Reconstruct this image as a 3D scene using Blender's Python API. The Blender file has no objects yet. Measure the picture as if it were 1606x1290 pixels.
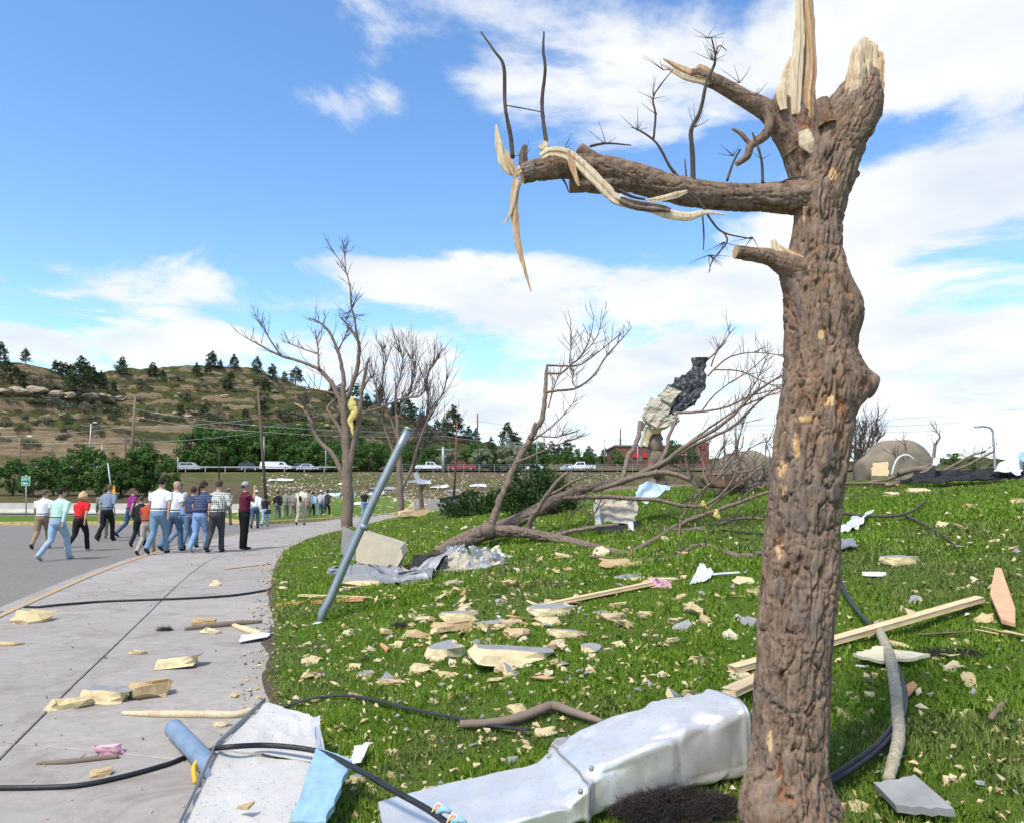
import bpy, math, random
import numpy as np
from mathutils import Vector, Matrix, Quaternion

sc = bpy.context.scene
COL = sc.collection
R = math.radians
# ------------------------------------------------------------------ camera
F, CX, CY, HOR = 1150.0, 803.0, 645.0, 776.0
PITCH = math.atan((HOR - CY) / F)
EYE = np.array([0.0, 0.0, 1.45])
cd = bpy.data.cameras.new('camera'); cam = bpy.data.objects.new('camera', cd); COL.objects.link(cam)
cd.sensor_fit = 'HORIZONTAL'; cd.sensor_width = 36; cd.lens = 36 * F / 1606
cd.clip_start = 0.05; cd.clip_end = 6000
cam.location = EYE; cam.rotation_euler = (math.pi / 2 + PITCH, 0, 0)
sc.camera = cam
# ------------------------------------------------------------------ world + sun
SUN_EL, SUN_AZ = R(56), R(215)          # azimuth clockwise from +Y (view direction): behind, a little left
w = bpy.data.worlds.new('World'); sc.world = w; w.use_nodes = True
nt = w.node_tree; nt.nodes.clear()
N = nt.nodes.new; L = nt.links.new
def wmath(op, a, b=None, c=None, clamp=False):
    n = N('ShaderNodeMath'); n.operation = op; n.use_clamp = clamp
    for i, v in enumerate((a, b, c)):
        if v is None: continue
        if isinstance(v, (int, float)): n.inputs[i].default_value = v
        else: L(v, n.inputs[i])
    return n.outputs[0]
out = N('ShaderNodeOutputWorld')
sky = N('ShaderNodeTexSky'); sky.sky_type = 'NISHITA'; sky.sun_disc = False
sky.sun_elevation = SUN_EL; sky.sun_rotation = SUN_AZ; sky.altitude = 900; sky.air_density = 1.0; sky.dust_density = 0.6; sky.ozone_density = 1.6
bg1 = N('ShaderNodeBackground'); bg1.inputs[1].default_value = 0.135
hsv = N('ShaderNodeHueSaturation'); hsv.inputs['Saturation'].default_value = 1.16; hsv.inputs['Value'].default_value = 1.2
L(sky.outputs[0], hsv.inputs['Color']); L(hsv.outputs[0], bg1.inputs[0])
tc = N('ShaderNodeTexCoord'); sx = N('ShaderNodeSeparateXYZ'); L(tc.outputs['Generated'], sx.inputs[0])
az = wmath('ARCTAN2', sx.outputs[0], sx.outputs[1]); el = wmath('ARCSINE', sx.outputs[2])
den = wmath('ADD', wmath('MAXIMUM', sx.outputs[2], 0.0), 0.16)
cp = N('ShaderNodeCombineXYZ')
L(wmath('DIVIDE', sx.outputs[0], den), cp.inputs[0]); L(wmath('DIVIDE', sx.outputs[1], den), cp.inputs[1])
ns = N('ShaderNodeTexNoise'); ns.noise_dimensions = '3D'; L(cp.outputs[0], ns.inputs['Vector'])
ns.inputs['Scale'].default_value = 1.9; ns.inputs['Detail'].default_value = 11; ns.inputs['Roughness'].default_value = 0.6; ns.inputs['Distortion'].default_value = 0.35
cov = wmath('MULTIPLY_ADD', ns.outputs[0], 2.1, -0.58)
# broad cumulus banks and clear lanes: (px, py, rx, ry, weight) as seen in the view, stored as azimuth/elevation
BANKS = [(980, 60, 150, 110, .30), (1120, 130, 120, 70, .2), (1440, 30, 240, 100, .36), (1540, 280, 150, 80, .36), (1450, 560, 330, 150, .30), (760, 70, 70, 55, .26),
         (190, 430, 190, 40, .40), (760, 440, 300, 42, .42), (260, 530, 180, 38, .40), (580, 95, 70, 60, .26), (470, 130, 60, 28, .22), (440, 185, 80, 18, .16), (900, 590, 420, 90, .32), (1250, 430, 220, 60, .28), (20, 525, 60, 16, .25),
         (200, 160, 300, 190, -.50), (1000, 270, 230, 90, -.36), (560, 300, 330, 60, -.42), (500, 497, 420, 13, -.18), (60, 340, 240, 60, -.3), (1430, 185, 100, 40, -.36), (1500, 478, 260, 14, -.2), (690, 190, 60, 90, -.2), (60, 500, 120, 14, -.2), (1270, 220, 40, 120, -.1)]
for bx, by, rx, ry, wt in BANKS:
    a0 = math.atan((bx - CX) / F); e0 = math.atan((HOR - by) / F * math.cos(a0))
    dx = wmath('MULTIPLY', wmath('SUBTRACT', az, a0), F / rx * math.cos(a0) ** -0.5)
    dy = wmath('MULTIPLY', wmath('SUBTRACT', el, e0), F / ry)
    r2 = wmath('MULTIPLY_ADD', dy, dy, wmath('MULTIPLY', dx, dx))
    g = wmath('MULTIPLY', wmath('EXPONENT', wmath('MULTIPLY', r2, -0.9)), wt)
    cov = wmath('ADD', cov, g)
mr = N('ShaderNodeMapRange'); mr.interpolation_type = 'SMOOTHSTEP'; L(cov, mr.inputs[0])
mr.inputs[1].default_value = 0.42; mr.inputs[2].default_value = 0.74
bg2 = N('ShaderNodeBackground'); bg2.inputs[1].default_value = 0.60
ns2 = N('ShaderNodeTexNoise'); L(cp.outputs[0], ns2.inputs['Vector']); ns2.inputs['Scale'].default_value = 2.3; ns2.inputs['Detail'].default_value = 6
cr = N('ShaderNodeValToRGB'); L(ns2.outputs[0], cr.inputs[0])
cr.color_ramp.elements[0].position = 0.3; cr.color_ramp.elements[0].color = (.74, .80, .88, 1)
cr.color_ramp.elements[1].position = 0.62; cr.color_ramp.elements[1].color = (1, 1, 1, 1)
L(cr.outputs[0], bg2.inputs[0])
mx = N('ShaderNodeMixShader'); L(wmath('MULTIPLY', mr.outputs[0], 0.96), mx.inputs[0]); L(bg1.outputs[0], mx.inputs[1]); L(bg2.outputs[0], mx.inputs[2])
L(mx.outputs[0], out.inputs[0])
sl = bpy.data.lights.new('sun', 'SUN'); sl.energy = 2.6; sl.angle = R(10); sl.color = (1, .94, .84)
so = bpy.data.objects.new('sun', sl); COL.objects.link(so); so.location = (-20, -30, 60)
sd = Vector((math.sin(SUN_AZ) * math.cos(SUN_EL), math.cos(SUN_AZ) * math.cos(SUN_EL), math.sin(SUN_EL)))
so.rotation_euler = sd.to_track_quat('Z', 'Y').to_euler()
vs = sc.view_settings; vs.view_transform = 'Standard'; vs.look = 'None'; vs.exposure = 0.85; vs.gamma = 1.0; vs.use_curve_mapping = False
sc.render.engine = 'CYCLES'
sc.cycles.use_denoising = True; sc.cycles.max_bounces = 6; sc.cycles.diffuse_bounces = 3; sc.cycles.glossy_bounces = 3; sc.cycles.transparent_max_bounces = 6
sc.cycles.use_adaptive_sampling = True; sc.cycles.adaptive_threshold = 0.015

# ------------------------------------------------------------------ noise (vectorised)
def _h(ix, iy, iz, s):
    n = (ix.astype(np.int64) * 374761393 + iy.astype(np.int64) * 668265263 + iz.astype(np.int64) * 2147483647 + s * 974634777) & 0xFFFFFFFF
    n = ((n ^ (n >> 13)) * 1274126177) & 0xFFFFFFFF
    n = ((n ^ (n >> 16)) * 2246822519) & 0xFFFFFFFF
    return ((n ^ (n >> 15)) & 0xFFFFFF) / float(0xFFFFFF)
def vnoise(x, y, z=0.0, s=0):
    x, y, z = np.broadcast_arrays(np.asarray(x, float), np.asarray(y, float), np.asarray(z, float))
    ix, iy, iz = np.floor(x), np.floor(y), np.floor(z)
    fx, fy, fz = x - ix, y - iy, z - iz
    fx, fy, fz = (t * t * t * (t * (t * 6 - 15) + 10) for t in (fx, fy, fz))
    r = 0
    for a in (0, 1):
        for b in (0, 1):
            for c in (0, 1):
                r = r + _h(ix + a, iy + b, iz + c, s) * (fx if a else 1 - fx) * (fy if b else 1 - fy) * (fz if c else 1 - fz)
    return r * 2 - 1
def fbm(x, y, z=0.0, o=4, s=0, g=0.5):
    r, a, k = 0, 1.0, 1.0
    for i in range(o):
        r = r + a * vnoise(np.asarray(x) * k, np.asarray(y) * k, np.asarray(z) * k, s + i * 7); a *= g; k *= 2.03
    return r
def cells(x, y, z, s=0):
    ix, iy, iz = np.floor(x), np.floor(y), np.floor(z)
    f1 = np.full(np.shape(x), 9.0); f2 = f1.copy(); cid = np.zeros(np.shape(x))
    for a in (-1, 0, 1):
        for b in (-1, 0, 1):
            for c in (-1, 0, 1):
                jx, jy, jz = ix + a, iy + b, iz + c
                d = np.sqrt((jx + _h(jx, jy, jz, s + 1) - x) ** 2 + (jy + _h(jx, jy, jz, s + 2) - y) ** 2 + (jz + _h(jx, jy, jz, s + 3) - z) ** 2)
                near = d < f1
                f2 = np.where(near, f1, np.minimum(f2, d)); cid = np.where(near, _h(jx, jy, jz, s + 4), cid); f1 = np.where(near, d, f1)
    return f1, f2, cid
def sstep(a, b, x):
    t = np.clip((np.asarray(x, float) - a) / (b - a), 0, 1); return t * t * (3 - 2 * t)

# ------------------------------------------------------------------ terrain
ca, sa = math.cos(PITCH), math.sin(PITCH)
def ray(px, py):
    u, v = (px - CX) / F, (CY - py) / F
    return np.array([u, ca - sa * v, sa + ca * v])
def at(px, py, Y):
    d = ray(px, py); return Vector(EYE + d * (Y / d[1]))
def flat(px, py, z=0.0):
    d = ray(px, py); return EYE + d * ((z - EYE[2]) / d[2])
def pxm(px, py, p):                     # metres per photo pixel at a point
    d = ray(px, py); return (p[1] / d[1]) / F
_e = [flat(*q) for q in ((424, 1140), (428, 1000), (425, 935), (426, 893), (447, 862), (490, 843), (540, 829), (590, 818), (640, 808), (690, 802))]
EY = np.array([p[1] for p in _e]); EX = np.array([p[0] for p in _e])
EY = np.concatenate([[-8], EY, [90, 140]]); EX = np.concatenate([[EX[0] + (EX[0] - EX[1]) / (EY[1] - EY[2]) * (EY[1] + 8) * -1 if False else EX[0] + 0.36 * (EY[1] + 8)], EX, [EX[-1] + 6, EX[-1] + 26]])
EYf = np.linspace(-8, 140, 600); EXf = np.interp(EYf, EY, EX)
k_ = np.ones(15) / 15; EXf = np.convolve(np.pad(EXf, 7, 'edge'), k_, 'valid')
EXf[:8] = EXf[8] + (EYf[8] - EYf[:8]) * 0.36
def edge(y): return np.interp(y, EYf, EXf)
SW = 3.25                                # pavement width
def base_z(x, y):
    y = np.asarray(y, float)
    return np.interp(y, [0, 58, 95, 110, 150, 160, 400], [0, 0, 1.2, 2.0, 6.2, 6.3, 6.3])
def lawn_z(x, y):
    x = np.asarray(x, float); y = np.asarray(y, float)
    u = np.maximum(x - edge(y), 0)
    s = 0.075 + 0.145 * sstep(2, 20, y)
    A = 2.6 - 0.55 * sstep(6, 12, x)
    z = A * (1 - np.exp(-s * u / A)) * (1 - sstep(34, 62, y))
    z = z + (0.05 * fbm(x * .45, y * .45, 0, 3, 3)) * sstep(0.3, 2, u)
    return z + base_z(x, y)
def _prof(pts, D):
    P = [EYE + ray(*q) * (D / ray(*q)[1]) for q in pts]
    return np.array([p[0] for p in P]), np.array([p[2] for p in P])
AX, AZ = _prof([(-500, 590), (0, 604), (100, 602), (165, 597), (200, 590), (250, 581), (300, 577), (350, 578), (400, 586), (450, 600), (500, 613), (560, 624), (620, 648), (680, 674), (740, 695), (800, 710), (860, 719), (950, 722), (1100, 723), (2200, 724)], 330)
BX, BZ = _prof([(-900, 500), (-400, 525), (-100, 550), (0, 566), (60, 577), (100, 592), (140, 612), (180, 640), (240, 680), (300, 722), (2000, 740)], 235)
def ground_z(x, y):
    x = np.asarray(x, float); y = np.asarray(y, float)
    b = base_z(x, y)
    pa = np.interp(y, [165, 178, 192, 206, 216, 235, 262, 290, 330, 400, 900], [0, .06, .23, .27, .34, .40, .62, .83, 1, 1.02, 1.0])
    pb = np.interp(y, [165, 178, 192, 206, 216, 235, 270, 400], [0, .07, .38, .43, .62, 1, .95, .4])
    wob = 5 * fbm(x * .02, y * .02, 0, 3, 11)
    za = (np.interp(x + wob, AX, AZ) - 6.2) * pa; zb = (np.interp(x + wob, BX, BZ) - 6.2) * pb
    h = np.maximum(za, zb)
    am = sstep(2, 14, h)
    h = h + am * 1.5 * fbm(x * .045, y * .045, 0, 4, 21)
    q = h / 4.2 + .5 * fbm(x * .016, y * .03, 0, 3, 31)
    fr = q - np.floor(q); t = (np.floor(q) + sstep(.32, .62, fr)) * 4.2 - (q * 4.2 - h)
    h = h + (t - h) * .6 * am
    h = h + am * .45 * fbm(x * .25, y * .25, 0, 3, 41)
    near = sstep(75, 58, y)
    # earth bank behind the concrete barriers on the left
    bank = 1.1 * sstep(62, 68, y) * sstep(-24, -34, x) * (1 - sstep(95, 125, y))
    return b + h + bank - 0.30 * (1 - sstep(56, 62, y)) + .12 * fbm(x * .12, y * .12, 0, 3, 51) * sstep(66, 90, y)
def surf_z(x, y):                        # what one stands on
    x = np.asarray(x, float); y = np.asarray(y, float)
    u = x - edge(y)
    near = np.where(u > 0, lawn_z(x, y), np.where(u > -SW, 0.0, -0.11))
    return np.where(y < 60, near, np.maximum(np.where(u > 0, lawn_z(x, y), -9), ground_z(x, y)))
_T = np.concatenate([np.geomspace(1.2, 60, 260), np.linspace(60.3, 420, 420)])
def G(px, py):
    d = ray(px, py); p = EYE[None] + d[None] * (_T / d[1])[:, None]
    dz = p[:, 2] - surf_z(p[:, 0], p[:, 1])
    i = int(np.argmax(dz < 0))
    if i > 0 and dz[i] < 0:
        t2 = np.linspace(_T[i - 1], _T[i], 24); p = EYE[None] + d[None] * (t2 / d[1])[:, None]; dz = p[:, 2] - surf_z(p[:, 0], p[:, 1]); i = max(1, int(np.argmax(dz < 0)))
    if dz[i] >= 0: i = len(dz) - 1
    if i > 0:
        f = dz[i - 1] / (dz[i - 1] - dz[i] + 1e-9); q = p[i - 1] + (p[i] - p[i - 1]) * min(max(f, 0), 1)
    else: q = p[i]
    q[2] = surf_z(q[0], q[1]); return Vector(q)
# ------------------------------------------------------------------ materials
MATS = {}
class MT:
    def __init__(s, name):
        s.m = bpy.data.materials.new(name); s.m.use_nodes = True; s.t = s.m.node_tree; s.b = s.t.nodes['Principled BSDF']
        s.b.inputs['Roughness'].default_value = .8; s.b.inputs['Specular IOR Level'].default_value = .3
    def n(s, k, **kw):
        x = s.t.nodes.new(k)
        for a, v in kw.items(): setattr(x, a, v)
        return x
    def l(s, a, b): s.t.links.new(a, b)
    def coord(s, kind='Object', scale=(1, 1, 1)):
        c = s.n('ShaderNodeTexCoord'); m = s.n('ShaderNodeMapping'); m.inputs['Scale'].default_value = scale
        s.l(c.outputs[kind], m.inputs[0]); return m.outputs[0]
    def wpos(s, scale=(1, 1, 1)):
        c = s.n('ShaderNodeNewGeometry'); m = s.n('ShaderNodeMapping'); m.inputs['Scale'].default_value = scale
        s.l(c.outputs['Position'], m.inputs[0]); return m.outputs[0]
    def noise(s, vec, sc_, det=5, rough=.55, dist=0):
        x = s.n('ShaderNodeTexNoise'); s.l(vec, x.inputs['Vector']); x.inputs['Scale'].default_value = sc_; x.inputs['Detail'].default_value = det
        x.inputs['Roughness'].default_value = rough; x.inputs['Distortion'].default_value = dist; return x.outputs[0]
    def voro(s, vec, sc_, feat='F1', o='Distance'):
        x = s.n('ShaderNodeTexVoronoi', feature=feat); s.l(vec, x.inputs['Vector']); x.inputs['Scale'].default_value = sc_; return x.outputs[o]
    def ramp(s, fac, stops):
        x = s.n('ShaderNodeValToRGB'); s.l(fac, x.inputs[0]); e = x.color_ramp.elements
        while len(e) < len(stops): e.new(.5)
        for q, (p, c) in zip(e, stops): q.position = p; q.color = (*c, 1) if len(c) == 3 else c
        return x.outputs[0]
    def mix(s, fac, a, b, mode='MIX'):
        x = s.n('ShaderNodeMix', data_type='RGBA', blend_type=mode)
        for sock, v in ((x.inputs[0], fac), (x.inputs[6], a), (x.inputs[7], b)):
            if isinstance(v, (int, float)): sock.default_value = v
            elif isinstance(v, tuple): sock.default_value = (*v, 1)
            else: s.l(v, sock)
        return x.outputs[2]
    def math(s, op, a, b=0.0, clamp=False):
        x = s.n('ShaderNodeMath', operation=op, use_clamp=clamp)
        for i, v in enumerate((a, b)):
            if isinstance(v, (int, float)): x.inputs[i].default_value = v
            else: s.l(v, x.inputs[i])
        return x.outputs[0]
    def attr(s, name, o='Fac'):
        x = s.n('ShaderNodeAttribute', attribute_name=name); return x.outputs[o]
    def objrand(s):
        return s.n('ShaderNodeObjectInfo').outputs['Random']
    def col(s, c):
        if isinstance(c, tuple): s.b.inputs['Base Color'].default_value = (*c, 1)
        else: s.l(c, s.b.inputs['Base Color'])
    def bump(s, h, strength=.4, dist=.01):
        x = s.n('ShaderNodeBump'); x.inputs['Strength'].default_value = strength; x.inputs['Distance'].default_value = dist
        s.l(h, x.inputs['Height']); s.l(x.outputs[0], s.b.inputs['Normal'])
    def set(s, **kw):
        for k, v in kw.items(): s.b.inputs[k].default_value = v
def mat(name, c, rough=.8, metal=0.0, var=.18, vs_=6.0, bump=0, bs=30.0, spec=.3, kind='Object', bd=.01):
    if name in MATS: return MATS[name]
    m = MT(name); v = m.coord(kind)
    n = m.noise(v, vs_, 6, .6)
    lo = tuple(max(0, q * (1 - var)) for q in c); hi = tuple(min(1, q * (1 + var)) for q in c)
    m.col(m.ramp(n, [(.3, lo), (.7, hi)])); m.set(Roughness=rough, Metallic=metal); m.b.inputs['Specular IOR Level'].default_value = spec
    if bump: m.bump(m.noise(v, bs, 6, .6), bump, bd)
    MATS[name] = m.m; return m.m

def mk_concrete():
    m = MT('concrete'); v = m.wpos()
    a = m.noise(v, .7, 6, .6); b = m.noise(v, 9, 8, .7); c = m.noise(v, 160, 2, .5)
    col = m.ramp(a, [(.25, (.26, .225, .188)), (.5, (.34, .297, .25)), (.75, (.39, .345, .29))])
    col = m.mix(m.math('MULTIPLY', m.ramp(b, [(.38, (1, 1, 1)), (.58, (0, 0, 0))]), .5), col, (.18, .155, .128))
    col = m.mix(.25, col, m.ramp(c, [(.3, (.22, .21, .2)), (.7, (.52, .5, .48))]))
    dirt = m.ramp(m.noise(m.wpos((1, 1, 1)), 1.6, 9, .74, .9), [(.50, (0, 0, 0)), (.70, (1, 1, 1))])
    col = m.mix(m.math('MULTIPLY', dirt, .7), col, (.15, .12, .085))
    rnd = m.objrand(); col = m.mix(.16, col, m.ramp(rnd, [(0, (.24, .21, .178)), (1, (.42, .375, .32))]))
    m.col(col); m.bump(c, .25, .003); m.set(Roughness=.88); MATS['concrete'] = m.m
def mk_asphalt():
    m = MT('asphalt'); v = m.wpos()
    a = m.noise(v, .25, 6, .6); c = m.voro(v, 95)
    col = m.ramp(a, [(.3, (.15, .136, .118)), (.7, (.215, .195, .17))])
    col = m.mix(.45, col, m.ramp(c, [(0, (.08, .073, .064)), (.5, (.18, .163, .14)), (.8, (.34, .31, .265))]))
    col = m.mix(.35, col, m.ramp(m.noise(v, 11, 7, .75), [(.35, (.10, .09, .078)), (.65, (.30, .275, .24))]))
    lit = m.ramp(m.noise(v, 3.5, 8, .75), [(.6, (0, 0, 0)), (.75, (1, 1, 1))])
    col = m.mix(m.math('MULTIPLY', lit, .3), col, (.32, .28, .2))
    m.col(col); m.bump(c, .5, .006); m.set(Roughness=.9); MATS['asphalt'] = m.m
def mk_lawn():
    m = MT('lawn'); v = m.wpos()
    a = m.noise(v, .5, 5, .6); b = m.noise(v, 7, 7, .7); c = m.noise(v, 70, 4, .7)
    col = m.ramp(a, [(.3, (.075, .135, .012)), (.55, (.115, .19, .018)), (.75, (.15, .19, .03))])
    col = m.mix(m.math('MULTIPLY', m.ramp(b, [(.42, (0, 0, 0)), (.68, (1, 1, 1))]), .55), col, (.13, .15, .045))
    col = m.mix(.55, col, m.ramp(c, [(.3, (.03, .055, .006)), (.5, (.09, .15, .018)), (.72, (.18, .24, .05))]))
    u = m.attr('edge_distance'); un = m.math('ADD', u, m.math('MULTIPLY', m.math('SUBTRACT', b, .5), .5))
    soil = m.ramp(m.noise(v, 40, 6, .7), [(.3, (.06, .04, .025)), (.6, (.16, .12, .08)), (.75, (.34, .27, .18))])
    col = m.mix(m.ramp(un, [(.02, (1, 1, 1)), (.13, (0, 0, 0))]), col, soil)
    m.col(col); m.bump(c, .9, .03); m.set(Roughness=.9); m.b.inputs['Specular IOR Level'].default_value = .1; MATS['lawn'] = m.m
def mk_ground():
    m = MT('ground'); v = m.wpos()
    a = m.noise(v, .035, 6, .6); b = m.noise(v, .4, 8, .7); c = m.noise(v, 3, 5, .7)
    green = m.ramp(b, [(.3, (.05, .068, .016)), (.55, (.105, .112, .034)), (.75, (.165, .145, .06))])
    brown = m.ramp(b, [(.3, (.08, .058, .032)), (.6, (.155, .118, .065)), (.78, (.24, .195, .12))])
    col = m.mix(m.ramp(m.math('ADD', a, m.math('MULTIPLY', b, .3)), [(.55, (0, 0, 0)), (.72, (1, 1, 1))]), green, brown)
    st = m.noise(m.wpos((.05, .05, 1.6)), 1.3, 7, .65)
    crack = m.noise(m.wpos((.22, .22, 1.7)), 1.0, 8, .72)
    rock = m.ramp(st, [(.3, (.095, .066, .038)), (.45, (.19, .136, .08)), (.6, (.245, .185, .115)), (.75, (.155, .115, .072))])
    rock = m.mix(m.math('MULTIPLY', m.ramp(crack, [(.38, (1, 1, 1)), (.46, (0, 0, 0))]), .85), rock, (.06, .042, .028))
    rk = m.math('ADD', m.attr('rock'), m.math('MULTIPLY', m.math('SUBTRACT', c, .5), .5))
    hillgreen = m.ramp(b, [(.34, (.028, .038, .011)), (.5, (.062, .068, .02)), (.62, (.10, .088, .034)), (.75, (.16, .118, .06))])
    spk = m.noise(m.wpos((1, 1, 1.5)), .95, 5, .65); hillgreen = m.mix(m.math('MULTIPLY', m.ramp(spk, [(.52, (0, 0, 0)), (.62, (1, 1, 1))]), .75), hillgreen, (.022, .032, .011))
    col = m.mix(m.attr('hill'), col, hillgreen)
    col = m.mix(m.ramp(rk, [(.4, (0, 0, 0)), (.6, (1, 1, 1))]), col, rock)
    mu = m.attr('mulch'); mcol = m.ramp(m.noise(v, 9, 6, .7), [(.3, (.10, .05, .03)), (.6, (.22, .13, .085)), (.78, (.33, .27, .2))])
    col = m.mix(mu, col, mcol)
    m.col(col); m.bump(m.noise(m.wpos((.5, .5, 2.2)), 1.2, 9, .72), 1.0, .6); m.set(Roughness=.95); m.b.inputs['Specular IOR Level'].default_value = .1; MATS['ground'] = m.m
def mk_bark(name, plate, dark, fiss, sc_=1.0):
    m = MT(name); v = m.coord('Object', (1, 1, .35))
    a = m.noise(v, 30 * sc_, 8, .7); b = m.noise(m.coord('Object', (1, 1, .6)), 7 * sc_, 5, .6); big = m.noise(m.coord('Object', (1, 1, .5)), 2.2 * sc_, 4, .6)
    col = m.ramp(a, [(.30, dark), (.47, plate), (.70, tuple(min(1, q * 1.7) for q in plate))])
    col = m.mix(m.math('MULTIPLY', m.ramp(b, [(.45, (0, 0, 0)), (.7, (1, 1, 1))]), .5), col, tuple(q * 1.25 for q in (plate[2] * 1.15, plate[2] * 1.05, plate[2])))
    f = m.attr('fissure')
    fc = m.mix(m.ramp(big, [(.40, (0, 0, 0)), (.54, (1, 1, 1))]), dark, fiss)
    col = m.mix(f, col, fc)
    wd = m.attr('wood'); wc = m.ramp(m.noise(m.coord('Object', (1, 1, .1)), 60, 6, .6), [(.3, (.45, .25, .10)), (.6, (.66, .46, .24)), (.8, (.74, .6, .38))])
    col = m.mix(wd, col, wc)
    m.col(col); m.bump(a, 1.0, .014); m.set(Roughness=.92); m.b.inputs['Specular IOR Level'].default_value = .15; MATS[name] = m.m
def mk_wood(name, lo, mid, hi, stretch=(12, 12, .6)):
    m = MT(name); n = m.noise(m.coord('Object', stretch), 4, 7, .65); k = m.noise(m.coord(), 6, 4, .6)
    col = m.ramp(n, [(.3, lo), (.5, mid), (.72, hi)])
    col = m.mix(m.math('MULTIPLY', m.ramp(k, [(.55, (0, 0, 0)), (.72, (1, 1, 1))]), .5), col, lo)
    m.col(col); m.bump(n, .5, .006); m.set(Roughness=.75); MATS[name] = m.m
def mk_foam():
    for name, lo, hi in (('foam', (.50, .38, .18), (.68, .56, .32)), ('foam_pale', (.56, .48, .31), (.72, .64, .45)), ('foam_brown', (.36, .22, .10), (.54, .37, .2))):
        m = MT(name); v = m.coord(); n = m.noise(v, 8, 6, .65); r = m.objrand()
        col = m.ramp(n, [(.3, lo), (.65, hi)])
        col = m.mix(.35, col, m.ramp(r, [(0, (.44, .31, .14)), (.5, (.64, .52, .29)), (1, (.72, .62, .42))]))
        d = m.ramp(m.noise(v, 17, 5, .7), [(.55, (0, 0, 0)), (.75, (1, 1, 1))])
        col = m.mix(m.math('MULTIPLY', d, .4), col, (.3, .22, .13))
        m.col(col); m.bump(m.noise(v, 45, 5, .7), .6, .01); m.set(Roughness=.95); MATS[name] = m.m
    m = MT('foam_skin'); v = m.coord(); n = m.noise(v, 5, 7, .7)
    m.col(m.ramp(n, [(.3, (.20, .195, .19)), (.6, (.30, .29, .28)), (.8, (.42, .40, .36))])); m.bump(m.noise(v, 80, 3), .2, .003); MATS['foam_skin'] = m.m
def mk_metal(name, c, rough=.32, dirt=.3, metal=1.0, stain=(.25, .21, .16)):
    m = MT(name); v = m.coord(); n = m.noise(v, 3, 6, .6); s = m.ramp(m.noise(v, 22, 8, .75), [(.60, (0, 0, 0)), (.72, (1, 1, 1))])
    col = m.ramp(n, [(.3, tuple(q * .86 for q in c)), (.7, c)])
    f = m.math('MULTIPLY', s, dirt); col = m.mix(f, col, stain)
    sp = m.ramp(m.noise(v, 75, 4, .6), [(.60, (0, 0, 0)), (.68, (1, 1, 1))]); col = m.mix(m.math('MULTIPLY', sp, dirt * .8), col, stain)
    m.col(col); m.set(Metallic=metal)
    m.l(m.ramp(m.noise(v, 9, 6, .6), [(.3, (rough * .75,) * 3), (.7, (min(1, rough * 1.5),) * 3)]), m.b.inputs['Roughness'])
    m.bump(m.noise(v, 6, 4, .5), .12, .02); MATS[name] = m.m
def mk_leaf(name, lo, mid, hi):
    m = MT(name); r = m.attr('shade'); n = m.noise(m.wpos(), .9, 3, .6)
    col = m.ramp(r, [(0, lo), (.5, mid), (1, hi)])
    col = m.mix(.3, col, m.ramp(n, [(.3, lo), (.7, hi)]))
    o = m.objrand(); col = m.mix(.22, col, m.ramp(o, [(0, lo), (.6, mid), (1, hi)]))
    m.col(col); m.set(Roughness=.7); m.b.inputs['Specular IOR Level'].default_value = .2
    MATS[name] = m.m
mk_concrete(); mk_asphalt(); mk_lawn(); mk_ground(); mk_foam()
mk_bark('bark', (.205, .143, .10), (.055, .035, .024), (.38, .145, .05))
mk_bark('bark_grey', (.185, .135, .10), (.07, .047, .034), (.11, .07, .045), 1.0)
mk_bark('bark_twig', (.085, .068, .058), (.035, .027, .023), (.05, .035, .03), 1.0)
mk_wood('raw_wood', (.30, .15, .07), (.50, .32, .17), (.60, .45, .28), (26, 26, 1.2))
mk_wood('pale_wood', (.40, .26, .13), (.60, .48, .31), (.68, .60, .44), (26, 26, 1.2))
mk_wood('lumber', (.52, .35, .18), (.68, .5, .29), (.76, .6, .38), (.8, 14, 14))
mk_wood('red_lumber', (.38, .17, .07), (.55, .28, .13), (.64, .38, .2), (.8, 14, 14))
mk_wood('cedar', (.48, .24, .12), (.62, .36, .2), (.7, .46, .29), (14, .8, 14))
mk_metal('bright_metal', (.84, .80, .74), .36, .4, .66)
mk_metal('panel_metal', (.60, .565, .51), .55, .95, .1, (.12, .095, .07))
mk_metal('grey_metal', (.30, .305, .31), .5, .5, .45)
mk_metal('post_metal', (.30, .34, .355), .45, .3, .75)
mk_leaf('needle', (.012, .028, .012), (.03, .055, .02), (.06, .09, .03))
mk_leaf('juniper', (.014, .036, .009), (.035, .075, .016), (.075, .125, .03))
mk_leaf('leaf', (.022, .055, .01), (.055, .12, .022), (.11, .2, .04))
mk_leaf('leaf_pale', (.10, .12, .06), (.2, .22, .13), (.32, .33, .22))
mk_leaf('brush', (.035, .05, .022), (.075, .09, .04), (.13, .135, .07))
mk_leaf('sage', (.07, .08, .055), (.13, .14, .1), (.2, .2, .14))
mat('beige_panel', (.42, .355, .25), .55, 0, .1); mat('grey_panel', (.24, .23, .22), .6, 0, .1)
mat('cable', (.02, .021, .024), .45, 0, .3, 20, .3, 60); mat('black_plastic', (.025, .025, .028), .5, 0, .3, 8)
mat('blue_pipe', (.17, .235, .32), .4, 0, .25, 9); mat('blue_board', (.27, .43, .52), .7, 0, .12, 12, .3, 40)
mat('yellow_hose', (.75, .42, .03), .45); mat('white_paint', (.78, .78, .76), .5, 0, .05)
mat('yellow_paint', (.52, .37, .14), .85, 0, .4, 5); mat('pink_foam', (.78, .42, .48), .9, 0, .12, 20, .4, 60)
mat('yellow_wool', (.66, .52, .17), .98, 0, .3, 14, 1.0, 40, bd=.03); mat('dark_fibre', (.06, .048, .04), .98, 0, .5, 30, 1.0, 90, bd=.03)
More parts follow.
